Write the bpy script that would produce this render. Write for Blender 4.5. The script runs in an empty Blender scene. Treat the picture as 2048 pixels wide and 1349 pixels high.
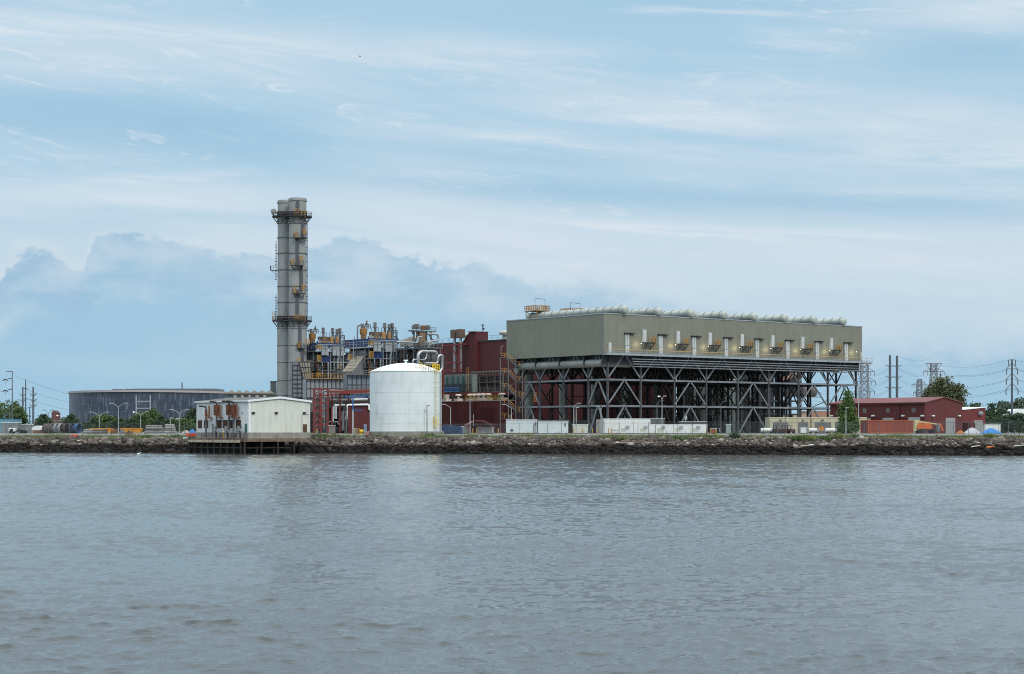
import bpy, math, random
import numpy as np
from mathutils import Vector
PI = math.pi
R = math.radians
scene = bpy.context.scene
COL = scene.collection
# ------------------------------------------------------------------ camera, world, sun, exposure
F, CX, HY, CH = 3627.0, 1024.0, 859.0, 5.0        # focal length in photo pixels, centre column, horizon row, eye height (m)
cam_d = bpy.data.cameras.new('camera')
cam_d.sensor_width = 36.0
cam_d.lens = 36.0 * F / 2048.0
cam_d.shift_y = (HY - 674.5) / 2048.0
cam_d.clip_start = 0.5
cam_d.clip_end = 20000.0
cam = bpy.data.objects.new('camera', cam_d)
cam.location = (0, 0, CH)
cam.rotation_euler = (R(90), 0, 0)
COL.objects.link(cam)
scene.camera = cam
scene.view_settings.view_transform = 'Standard'
scene.view_settings.look = 'None'
scene.view_settings.exposure = 0.0
scene.view_settings.gamma = 1.0
scene.cycles.filter_width = 1.0
scene.cycles.sample_clamp_indirect = 3.0

SUN_AZ, SUN_EL = 150.0, 40.0          # azimuth clockwise from +Y (behind and to the right of the camera)
sun_d = bpy.data.lights.new('sun', 'SUN')
sun_d.energy = 1.5
sun_d.angle = R(14)
sun_d.color = (1.0, 0.95, 0.87)
sun = bpy.data.objects.new('sun', sun_d)
sd = Vector((math.sin(R(SUN_AZ)) * math.cos(R(SUN_EL)), math.cos(R(SUN_AZ)) * math.cos(R(SUN_EL)), math.sin(R(SUN_EL))))
sun.rotation_euler = sd.to_track_quat('Z', 'Y').to_euler()
COL.objects.link(sun)

class NT:
    """small helper around a node tree"""
    def __init__(s, tree): s.t = tree; s.n = tree.nodes; s.l = tree.links
    def new(s, typ, **kw):
        nd = s.n.new(typ)
        for k, v in kw.items(): setattr(nd, k, v)
        return nd
    def put(s, sock, v):
        if isinstance(v, bpy.types.NodeSocket): s.l.new(v, sock)
        else: sock.default_value = v
    def math(s, op, a, b=0.0, c=0.0, clamp=False):
        nd = s.new('ShaderNodeMath', operation=op, use_clamp=clamp)
        s.put(nd.inputs[0], a); s.put(nd.inputs[1], b); s.put(nd.inputs[2], c)
        return nd.outputs[0]
    def mix(s, f, a, b, mode='MIX'):
        nd = s.new('ShaderNodeMix', data_type='RGBA', blend_type=mode)
        s.put(nd.inputs[0], f); s.put(nd.inputs[6], c4(a)); s.put(nd.inputs[7], c4(b))
        return nd.outputs[2]
    def noise(s, vec, scale, detail=3.0, rough=0.55, dist=0.0):
        nd = s.new('ShaderNodeTexNoise')
        s.put(nd.inputs['Vector'], vec); s.put(nd.inputs['Scale'], scale)
        nd.inputs['Detail'].default_value = detail; nd.inputs['Roughness'].default_value = rough
        nd.inputs['Distortion'].default_value = dist
        return nd.outputs[0]
    def mapr(s, v, a, b, c=0.0, d=1.0, smooth=True):
        nd = s.new('ShaderNodeMapRange', interpolation_type='SMOOTHSTEP' if smooth else 'LINEAR')
        s.put(nd.inputs[0], v); s.put(nd.inputs[1], a); s.put(nd.inputs[2], b); s.put(nd.inputs[3], c); s.put(nd.inputs[4], d)
        return nd.outputs[0]
    def comb(s, x, y, z):
        nd = s.new('ShaderNodeCombineXYZ')
        s.put(nd.inputs[0], x); s.put(nd.inputs[1], y); s.put(nd.inputs[2], z)
        return nd.outputs[0]
    def sep(s, v):
        nd = s.new('ShaderNodeSeparateXYZ'); s.put(nd.inputs[0], v); return nd.outputs
def c4(c):
    if isinstance(c, (tuple, list)) and len(c) == 3: return (c[0], c[1], c[2], 1.0)
    return c

def srgb(r, g, b):
    f = lambda v: (v / 255 / 12.92) if v / 255 <= 0.04045 else ((v / 255 + 0.055) / 1.055) ** 2.4
    return (f(r), f(g), f(b))

# ---- world: physical sky under broken streaky cloud, one bank of cumulus low over the far shore
world = bpy.data.worlds.new('World')
scene.world = world
world.use_nodes = True
w = NT(world.node_tree)
w.n.clear()
sky = w.new('ShaderNodeTexSky', sky_type='NISHITA')
sky.sun_disc = False
sky.sun_elevation = R(SUN_EL)
sky.sun_rotation = R(SUN_AZ)
sky.air_density = 1.0; sky.dust_density = 1.5; sky.ozone_density = 1.5
tc = w.new('ShaderNodeTexCoord').outputs['Generated']
dx, dy, dz = w.sep(tc)[:3]
az = w.math('ARCTAN2', dx, dy)
el = w.math('ARCSINE', dz)
K = 10.0                                           # the Background runs at 0.1
def kc(r, g, b): return tuple(v * K for v in srgb(r, g, b))
# high streaks: long, thin, slightly tilted
tilt = w.math('ADD', el, w.math('MULTIPLY', az, 0.10))
v1 = w.comb(w.math('MULTIPLY', az, 3.2), w.math('MULTIPLY', tilt, 24.0), 0.0)
n1 = w.noise(v1, 1.0, 7.0, 0.55, 0.6)
v2 = w.comb(w.math('MULTIPLY', az, 7.0), w.math('MULTIPLY', tilt, 70.0), 3.3)
n2 = w.noise(v2, 1.0, 8.0, 0.62, 0.9)
v3 = w.comb(w.math('MULTIPLY', az, 2.1), w.math('MULTIPLY', el, 9.0), 7.7)
n3 = w.noise(v3, 1.0, 3.0, 0.5, 0.2)
cov = w.math('ADD', w.math('MULTIPLY', n1, 0.55), w.math('ADD', w.math('MULTIPLY', n2, 0.20), w.math('MULTIPLY', n3, 0.45)))
streak = w.mapr(cov, 0.50, 0.72)
bright = w.mapr(w.math('ADD', w.math('MULTIPLY', n2, 0.6), w.math('MULTIPLY', n1, 0.4)), 0.60, 0.78)
skyb = w.mix(0.90, sky.outputs[0], kc(174, 209, 231))
c_hi = w.mix(w.math('MULTIPLY', streak, 0.75), skyb, kc(207, 223, 235))
wisp = w.mapr(n2, 0.35, 0.70)
warp = w.math('ADD', w.math('MULTIPLY', w.math('SUBTRACT', n1, 0.5), 0.022), w.math('MULTIPLY', w.math('SUBTRACT', n2, 0.5), 0.010))
def azp(px): return math.atan((px - CX) / F)
def band(c, x0, y0, x1, y1, wd, colr, amt, tex=0.5):
    """one long thin cloud bank lying between two directions of the sky"""
    a0, e0, a1, e1 = azp(x0), math.atan((HY - y0) / F), azp(x1), math.atan((HY - y1) / F)
    line = w.math('ADD', w.math('MULTIPLY', w.math('SUBTRACT', az, a0), (e1 - e0) / (a1 - a0)), e0)
    d = w.math('DIVIDE', w.math('ADD', w.math('SUBTRACT', el, line), warp), wd / F)
    g = w.math('POWER', 2.718, w.math('MULTIPLY', w.math('MULTIPLY', d, d), -1.0))
    f = (a1 - a0) * 0.35
    g = w.math('MULTIPLY', g, w.math('MULTIPLY', w.mapr(az, a0 - f * .6, a0 + f), w.mapr(az, a1 - f, a1 + f * .6, 1.0, 0.0)))
    g = w.math('MULTIPLY', g, w.math('ADD', 1.0 - tex, w.math('MULTIPLY', wisp, tex)))
    return w.mix(w.math('MULTIPLY', g, amt, clamp=True), c, colr)
BL, WH, BR = kc(156, 196, 222), kc(216, 228, 239), kc(234, 239, 244)
for args in ((-300, 225, 760, 300, 62, BL, .9, .2), (1650, 110, 2500, 150, 60, BL, .75, .3), (800, 300, 1300, 330, 26, BL, .6, .4), (1100, 10, 1750, 20, 26, BL, .5, .4),
             (-300, 95, 800, 115, 52, WH, .85, .5), (-200, 72, 620, 100, 20, BR, .5, .9), (780, 95, 1250, 125, 26, WH, .8, .7), (1000, 215, 2000, 268, 40, WH, .8, .5), (-300, 425, 640, 392, 30, WH, .7, .5),
             (130, 372, 520, 352, 11, BR, .6, .8), (620, 395, 1250, 520, 60, WH, .7, .3), (640, 355, 2500, 470, 26, BL, 1.0, .2), (980, 432, 1900, 492, 10, BR, .7, .7), (1250, 31, 1620, 36, 6, BR, .6, .5),
             (1860, 30, 2400, 50, 30, WH, .8, .5), (1720, 322, 2300, 338, 26, BR, .55, .8), (1500, 520, 2500, 560, 40, WH, .35, .3), (1500, 75, 1700, 105, 16, BR, .45, .8), (900, 268, 1100, 272, 6, BR, .6, .8), (1300, 170, 1800, 200, 20, WH, .5, .6)):
    c_hi = band(c_hi, *args)
v6 = w.comb(w.math('MULTIPLY', az, 26.0), w.math('MULTIPLY', tilt, 120.0), 11.0)
mot = w.mapr(w.noise(v6, 1.0, 9.0, 0.68, 1.2), 0.52, 0.74)
c_hi = w.mix(w.math('MULTIPLY', w.math('MULTIPLY', mot, w.mapr(n1, 0.38, 0.62)), 0.55), c_hi, BR)
# paler sky right above the cumulus bank
lowfade = w.mapr(el, 0.085, 0.150, 1.0, 0.0)
c_hi = w.mix(w.math('MULTIPLY', lowfade, 0.5), c_hi, kc(211, 224, 234))
# the overhead sky is brighter than the strip near the horizon
c_hi = w.mix(w.mapr(el, 0.235, 0.55), c_hi, (1.10 * K, 1.34 * K, 1.55 * K))
c_hi = w.mix(w.mapr(el, 0.5, 1.1), c_hi, (1.6 * K, 1.72 * K, 1.82 * K))
# cumulus bank
fc = w.new('ShaderNodeFloatCurve')
w.put(fc.inputs['Value'], w.mapr(az, -0.35, 0.35, 0.0, 1.0, False))
def apx(px): return (math.atan((px - CX) / F) + 0.35) / 0.70
def ely(py): return math.atan((HY - py) / F)
cpts = [(-250, 600), (-60, 590), (15, 545), (60, 515), (110, 515), (150, 545), (185, 495), (230, 474), (330, 480), (420, 500), (530, 500), (620, 492), (700, 474), (760, 478), (820, 508), (960, 524), (1040, 545), (1200, 556), (1400, 600), (1700, 640), (2300, 660)]
cur = fc.mapping.curves[0]
pts = [(min(1, max(0, apx(a))), ely(b) / 0.2) for a, b in cpts]
cur.points[0].location = (0.0, pts[0][1]); cur.points[1].location = (1.0, pts[-1][1])
for a, b in pts[1:-1]: cur.points.new(a, b)
for p_ in cur.points: p_.handle_type = 'AUTO'
fc.mapping.update()
top = w.math('MULTIPLY', fc.outputs[0], 0.2)
v4 = w.comb(w.math('MULTIPLY', az, 30.0), w.math('MULTIPLY', el, 48.0), 1.0)
puff = w.noise(v4, 1.0, 6.0, 0.62, 0.0)
v5 = w.comb(w.math('MULTIPLY', az, 150.0), w.math('MULTIPLY', el, 170.0), 5.0)
puff2 = w.noise(v5, 1.0, 4.0, 0.6, 0.0)
edge = w.math('ADD', w.math('SUBTRACT', top, el), w.math('ADD', w.math('MULTIPLY', w.math('SUBTRACT', puff, 0.5), 0.034), w.math('MULTIPLY', w.math('SUBTRACT', puff2, 0.5), 0.010)))
soft = w.mapr(az, -0.05, 0.10, 0.0045, 0.024)
m_c = w.mapr(edge, 0.0, soft)
rim = w.math('MULTIPLY', w.mapr(edge, -0.010, 0.0, 0.0, 1.0), w.mapr(az, -0.30, -0.12, 0.30, 0.0))
c_hi = w.mix(rim, c_hi, kc(222, 226, 233))
under = w.mapr(edge, 0.0, 0.045)
c_cu = w.mix(under, kc(156, 191, 217), kc(160, 198, 222))
shade_n = w.noise(v3, 2.4, 4.0, 0.5, 0.3)
c_cu = w.mix(w.math('MULTIPLY', w.mapr(shade_n, 0.42, 0.68), 0.5), c_cu, kc(182, 208, 225))
patch = w.mapr(w.noise(w.comb(w.math('MULTIPLY', az, 16.0), w.math('MULTIPLY', el, 34.0), 9.0), 1.0, 4.0, 0.6), 0.34, 0.58, 0.45, 1.0)
c_all = w.mix(w.math('MULTIPLY', m_c, w.math('MAXIMUM', patch, w.mapr(edge, 0.012, 0.04))), c_hi, c_cu)
bil = w.mapr(w.noise(w.comb(w.math('MULTIPLY', az, 44.0), w.math('MULTIPLY', el, 60.0), 2.0), 1.0, 6.0, 0.66), 0.40, 0.64)
c_all = w.mix(w.math('MULTIPLY', w.math('MULTIPLY', m_c, bil), w.mapr(edge, 0.0, 0.03, 0.42, 0.06)), c_all, kc(196, 214, 230))
horizon = w.mapr(el, 0.0, 0.03, 0.35, 0.0)
c_all = w.mix(horizon, c_all, kc(166, 202, 223))
bg = w.new('ShaderNodeBackground')
w.put(bg.inputs[0], c_all)
bg.inputs[1].default_value = 0.1
wo = w.new('ShaderNodeOutputWorld')
w.l.new(bg.outputs[0], wo.inputs[0])

# ------------------------------------------------------------------ helpers: photograph column/row <-> metres
TH = 37.8                                          # the plant's building grid, degrees from the picture plane
def X(px, Y): return (px - CX) / F * Y
def Z(py, Y): return CH + (HY - py) / F * Y
def along(P, ang, px):
    """distance from P along heading ang (degrees) until it stands in column px"""
    k = (px - CX) / F
    return (k * P[1] - P[0]) / (math.cos(R(ang)) - k * math.sin(R(ang)))
def step(P, ang, t): return (P[0] + math.cos(R(ang)) * t, P[1] + math.sin(R(ang)) * t)
def shoreY(x): return 370.0 - 0.245 * x
GZ = 4.0                                           # level of the plant's yard above the river

# ------------------------------------------------------------------ materials
MATS = {}
def mat(name, col, rough=0.65, metal=0.0, col2=None, nscale=0.4, namt=0.5, streak=None, samt=0.0,
        rib=0.0, ribamt=0.0, panel=0.0, pamt=0.04, bump=0.0, bscale=6.0, lines=0.0, linec=None, spec=0.4, emit=None, estr=0.0, thr=(0.45, 0.75), hline=0.0):
    if name in MATS: return MATS[name]
    m = bpy.data.materials.new(name); m.use_nodes = True
    t = NT(m.node_tree); t.n.clear()
    out = t.new('ShaderNodeOutputMaterial'); b = t.new('ShaderNodeBsdfPrincipled')
    t.l.new(b.outputs[0], out.inputs[0])
    b.inputs['Roughness'].default_value = rough; b.inputs['Metallic'].default_value = metal
    b.inputs['Specular IOR Level'].default_value = spec
    oc = t.new('ShaderNodeTexCoord').outputs['Object']
    x, y, z = t.sep(oc)[:3]
    c = c4(col)
    if col2 is None: col2 = tuple(v * 0.78 for v in col[:3])
    n = t.noise(oc, nscale, 5.0, 0.6)
    c = t.mix(t.math('MULTIPLY', t.mapr(n, 0.35, 0.7), namt), c, col2)
    run = t.math('ADD', x, y)
    if panel:
        wn = t.new('ShaderNodeTexWhiteNoise', noise_dimensions='1D')
        t.put(wn.inputs['W'], t.math('FLOOR', t.math('DIVIDE', run, panel)))
        c = t.mix(1.0, c, t.mix(wn.outputs['Value'], (1 - pamt,) * 3, (1 + pamt,) * 3), 'MULTIPLY')
    if lines:
        fr = t.math('FRACT', t.math('DIVIDE', run, lines))
        lm = t.math('LESS_THAN', fr, 0.09)
        if hline:
            fz = t.math('FRACT', t.math('DIVIDE', z, hline))
            lm = t.math('MAXIMUM', lm, t.math('LESS_THAN', fz, 0.06))
        c = t.mix(t.math('MULTIPLY', lm, 0.75), c, linec or tuple(v * 0.45 for v in col[:3]))
    if streak is not None:
        sv = t.comb(t.math('MULTIPLY', run, 1.0), t.math('MULTIPLY', y, 0.7), t.math('MULTIPLY', z, 0.12))
        sn = t.noise(sv, 1.3, 6.0, 0.65)
        sn2 = t.noise(oc, 0.35, 3.0, 0.5)
        f = t.mapr(t.math('ADD', t.math('MULTIPLY', sn, 0.7), t.math('MULTIPLY', sn2, 0.3)), thr[0], thr[1])
        c = t.mix(t.math('MULTIPLY', f, samt), c, streak)
    t.put(b.inputs['Base Color'], c)
    h = None
    if rib:
        s = t.math('SINE', t.math('MULTIPLY', run, 2 * PI / rib))
        h = t.math('MULTIPLY', s, ribamt)
    if bump:
        bn = t.math('MULTIPLY', t.noise(oc, bscale, 5.0, 0.6), bump)
        h = bn if h is None else t.math('ADD', h, bn)
    if h is not None:
        bp = t.new('ShaderNodeBump'); bp.inputs['Strength'].default_value = 1.0; bp.inputs['Distance'].default_value = 1.0
        t.put(bp.inputs['Height'], h); t.l.new(bp.outputs[0], b.inputs['Normal'])
    if emit is not None:
        t.put(b.inputs['Emission Color'], c4(emit)); b.inputs['Emission Strength'].default_value = estr
    MATS[name] = m
    return m

# ------------------------------------------------------------------ mesh builder
class MB:
    def __init__(s): s.v = []; s.f = []; s.mi = []; s.cur = 0
    def face(s, *idx): s.f.append(idx); s.mi.append(s.cur)
    def add(s, vs, fs):
        o = len(s.v); s.v.extend(vs)
        for f in fs: s.f.append(tuple(i + o for i in f)); s.mi.append(s.cur)
    def box(s, x0, x1, y0, y1, z0, z1):
        if x0 > x1: x0, x1 = x1, x0
        if y0 > y1: y0, y1 = y1, y0
        if z0 > z1: z0, z1 = z1, z0
        s.add([(x0, y0, z0), (x1, y0, z0), (x1, y1, z0), (x0, y1, z0), (x0, y0, z1), (x1, y0, z1), (x1, y1, z1), (x0, y1, z1)],
              [(0, 3, 2, 1), (4, 5, 6, 7), (0, 1, 5, 4), (1, 2, 6, 5), (2, 3, 7, 6), (3, 0, 4, 7)])
        return s
    def rbox(s, cx, cy, z0, z1, lx, ly, ang):
        c, sn = math.cos(R(ang)), math.sin(R(ang)); q = []
        for z in (z0, z1):
            for a, b in ((-1, -1), (1, -1), (1, 1), (-1, 1)):
                u, v = a * lx / 2, b * ly / 2
                q.append((cx + u * c - v * sn, cy + u * sn + v * c, z))
        s.add(q, [(0, 3, 2, 1), (4, 5, 6, 7), (0, 1, 5, 4), (1, 2, 6, 5), (2, 3, 7, 6), (3, 0, 4, 7)])
        return s
    def tube(s, p, q, r, n=8, r2=None, caps=True, rot=0.0):
        p = Vector(p); q = Vector(q); d = (q - p)
        if d.length < 1e-6: return s
        d.normalize()
        a = Vector((0, 0, 1)) if abs(d.z) < 0.9 else Vector((1, 0, 0))
        e1 = d.cross(a).normalized(); e2 = d.cross(e1)
        if r2 is None: r2 = r
        vs = []
        for c, rr in ((p, r), (q, r2)):
            for i in range(n):
                t = 2 * PI * (i + rot) / n
                vs.append(tuple(c + e1 * math.cos(t) * rr + e2 * math.sin(t) * rr))
        fs = [(i, (i + 1) % n, n + (i + 1) % n, n + i) for i in range(n)]
        if caps: fs += [tuple(range(n - 1, -1, -1)), tuple(range(n, 2 * n))]
        s.add(vs, fs)
        return s
    def bar(s, p, q, w): return s.tube(p, q, w * 0.7071, 4, rot=0.5)
    def path(s, pts, r, n=8, bend=0.0):
        P = [Vector(p) for p in pts]
        if bend:
            Q = [P[0]]
            for i in range(1, len(P) - 1):
                a, b, c = P[i - 1], P[i], P[i + 1]
                d1 = (a - b); d2 = (c - b); k = min(bend, d1.length * .45, d2.length * .45)
                s1 = b + d1.normalized() * k; s2 = b + d2.normalized() * k
                for t in (0, .25, .5, .75, 1): Q.append(s1 * (1 - t) ** 2 + b * 2 * t * (1 - t) + s2 * t * t)
            Q.append(P[-1]); P = Q
        rings = []
        prev = None
        for i, p in enumerate(P):
            d = (P[min(i + 1, len(P) - 1)] - P[max(i - 1, 0)]).normalized()
            if prev is None:
                a = Vector((0, 0, 1)) if abs(d.z) < 0.9 else Vector((1, 0, 0))
                e1 = d.cross(a).normalized()
            else: e1 = (prev - d * prev.dot(d)).normalized()
            prev = e1; e2 = d.cross(e1)
            rings.append([tuple(p + e1 * math.cos(2 * PI * j / n) * r + e2 * math.sin(2 * PI * j / n) * r) for j in range(n)])
        vs = [v for g in rings for v in g]; fs = []
        for i in range(len(rings) - 1):
            for j in range(n): fs.append((i * n + j, i * n + (j + 1) % n, (i + 1) * n + (j + 1) % n, (i + 1) * n + j))
        fs += [tuple(range(n - 1, -1, -1)), tuple(range(len(vs) - n, len(vs)))]
        s.add(vs, fs)
        return s
    def lathe(s, cx, cy, prof, n=32, a0=0.0, a1=2 * PI, caps=True):
        full = abs(a1 - a0 - 2 * PI) < 1e-6; m = n if full else n + 1
        vs = [(cx + r * math.cos(a0 + (a1 - a0) * i / n), cy + r * math.sin(a0 + (a1 - a0) * i / n), z) for r, z in prof for i in range(m)]
        fs = []
        for k in range(len(prof) - 1):
            for i in range(n):
                j = (i + 1) % m
                fs.append((k * m + i, k * m + j, (k + 1) * m + j, (k + 1) * m + i))
        if caps and full:
            if prof[0][0] > 1e-4: fs.append(tuple(range(m - 1, -1, -1)))
            if prof[-1][0] > 1e-4: fs.append(tuple(range(len(vs) - m, len(vs))))
        s.add(vs, fs)
        return s
    def prism(s, prof, a, b, axis='y'):
        """extrude a closed outline; axis y: outline in xz, axis x: outline in yz, axis z: outline in xy"""
        n = len(prof)
        def mk(p, t): return (p[0], t, p[1]) if axis == 'y' else ((t, p[0], p[1]) if axis == 'x' else (p[0], p[1], t))
        vs = [mk(p, a) for p in prof] + [mk(p, b) for p in prof]
        fs = [(i, (i + 1) % n, n + (i + 1) % n, n + i) for i in range(n)] + [tuple(range(n - 1, -1, -1)), tuple(range(n, 2 * n))]
        s.add(vs, fs)
        return s
    def ball(s, c, r, n=10, sx=1, sy=1, sz=1):
        k = max(3, n // 2); prof = []
        vs = []; fs = []
        for i in range(k + 1):
            th = PI * i / k
            for j in range(n):
                ph = 2 * PI * j / n
                vs.append((c[0] + r * sx * math.sin(th) * math.cos(ph), c[1] + r * sy * math.sin(th) * math.sin(ph), c[2] + r * sz * math.cos(th)))
        for i in range(k):
            for j in range(n): fs.append((i * n + j, (i + 1) * n + j, (i + 1) * n + (j + 1) % n, i * n + (j + 1) % n))
        s.add(vs, fs)
        return s
    def rail(s, pts, h=1.1, gap=2.0, w=0.06, closed=False, mid=True):
        P = [Vector(p) for p in pts]
        if closed: P.append(P[0])
        up = Vector((0, 0, 1))
        for a, b in zip(P[:-1], P[1:]):
            s.bar(a + up * h, b + up * h, w)
            if mid: s.bar(a + up * h * .5, b + up * h * .5, w * .8)
            n = max(1, int(round((b - a).length / gap)))
            for i in range(n + 1):
                q = a.lerp(b, i / n); s.bar(q, q + up * h, w)
        return s
    def grid(s, o, du, dv, nu, nv, w):
        """bars of a grid spanned by du x dv from o"""
        o = Vector(o); du = Vector(du); dv = Vector(dv)
        for i in range(nu + 1): s.bar(o + du * (i / nu), o + du * (i / nu) + dv, w)
        for j in range(nv + 1): s.bar(o + dv * (j / nv), o + dv * (j / nv) + du, w)
        return s
    def build(s, name, material, parent=None, smooth=None, **tg):
        me = bpy.data.meshes.new(name)
        me.from_pydata(s.v, [], s.f)
        ms = material if isinstance(material, (list, tuple)) else [material]
        for m_ in ms: me.materials.append(m_)
        if len(ms) > 1: me.polygons.foreach_set('material_index', s.mi)
        if smooth:
            me.shade_smooth()
            me.set_sharp_from_angle(angle=R(smooth))
        me.update()
        o = bpy.data.objects.new(name, me); COL.objects.link(o)
        if parent is not None: o.parent = parent
        tag(o, **tg)
        return o
def tag(o, label=None, cat=None, group=None, kind=None):
    if label: o['label'] = label
    if cat: o['category'] = cat
    if group: o['group'] = group
    if kind: o['kind'] = kind
    return o
def thing(name, label, cat, loc=(0, 0, 0), rz=0.0, group=None):
    o = bpy.data.objects.new(name, None); COL.objects.link(o)
    o.empty_display_size = 0.5
    o.location = loc; o.rotation_euler = (0, 0, R(rz))
    return tag(o, label, cat, group)
KIDS = {}
def dup(root, loc, rz=None, label=None, group=None, scale=None):
    bpy_children = [c for c in bpy.data.objects if c.parent is root]
    r = root.copy(); COL.objects.link(r); r.location = loc
    if rz is not None: r.rotation_euler = (0, 0, R(rz))
    if scale is not None: r.scale = (scale,) * 3 if not isinstance(scale, tuple) else scale
    if label: r['label'] = label
    if group: r['group'] = group
    for ch in bpy_children:
        c = ch.copy(); COL.objects.link(c); c.parent = r
        for g in [q for q in bpy.data.objects if q.parent is ch]:
            d = g.copy(); COL.objects.link(d); d.parent = c
    return r
def npmesh(name, V, Fc, material, parent=None, smooth=False, mi=None, **tg):
    """V (n,3) and Fc (m,k) arrays, all faces with k corners"""
    me = bpy.data.meshes.new(name)
    V = np.asarray(V, dtype=np.float32); Fc = np.asarray(Fc, dtype=np.int32)
    m, k = Fc.shape
    me.vertices.add(len(V)); me.vertices.foreach_set('co', V.ravel())
    me.loops.add(m * k); me.loops.foreach_set('vertex_index', Fc.ravel())
    me.polygons.add(m)
    me.polygons.foreach_set('loop_start', np.arange(0, m * k, k, dtype=np.int32))
    me.polygons.foreach_set('loop_total', np.full(m, k, dtype=np.int32))
    if smooth: me.polygons.foreach_set('use_smooth', np.ones(m, dtype=bool))
    ms = material if isinstance(material, (list, tuple)) else [material]
    for q in ms: me.materials.append(q)
    if mi is not None: me.polygons.foreach_set('material_index', np.asarray(mi, dtype=np.int32))
    me.update(calc_edges=True)
    o = bpy.data.objects.new(name, me); COL.objects.link(o)
    if parent is not None: o.parent = parent
    tag(o, **tg)
    return o
rng = np.random.default_rng(7)
random.seed(7)

# common materials
m_steel = mat('weathered_galvanised_steel', (0.15, 0.16, 0.165), 0.55, 0.3, (0.085, 0.082, 0.085), 0.8, 0.6)
m_steel_l = mat('pale_galvanised_steel', (0.42, 0.45, 0.47), 0.4, 0.5, (0.26, 0.28, 0.30), 0.8, 0.5)
m_dark = mat('dark_steel', (0.045, 0.045, 0.05), 0.6, 0.2, (0.025, 0.025, 0.027), 0.7, 0.5)
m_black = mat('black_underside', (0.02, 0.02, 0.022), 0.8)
m_yel = mat('yellow_safety_paint', (0.42, 0.225, 0.05), 0.6, 0, (0.22, 0.13, 0.05), 0.9, 0.5)
m_yel_b = mat('bright_yellow_paint', (0.80, 0.55, 0.03), 0.5, 0, (0.55, 0.36, 0.04), 0.9, 0.5)
m_white = mat('white_paint', (0.78, 0.79, 0.78), 0.5, 0, (0.62, 0.62, 0.60), 0.5, 0.35)
m_conc = mat('concrete', (0.30, 0.28, 0.25), 0.9, 0, (0.16, 0.145, 0.125), 0.5, 0.7, streak=(0.07, 0.06, 0.05), samt=0.5, bump=0.02)
m_redst = mat('red_oxide_steel', (0.19, 0.030, 0.022), 0.6, 0, (0.10, 0.02, 0.017), 0.7, 0.6)
m_blue = mat('blue_paint', (0.035, 0.13, 0.33), 0.5, 0, (0.02, 0.07, 0.19), 0.7, 0.5)
m_rust = mat('rusted_iron', (0.15, 0.055, 0.028), 0.85, 0.1, (0.055, 0.026, 0.018), 1.5, 0.8, bump=0.02)
m_grey = mat('grey_paint', (0.33, 0.35, 0.36), 0.55, 0, (0.24, 0.25, 0.26), 0.6, 0.5)
m_lampglow = mat('lit_lamp_glass', (0.9, 0.9, 0.8), 0.4, emit=(1.0, 0.93, 0.72), estr=4.0)
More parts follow.
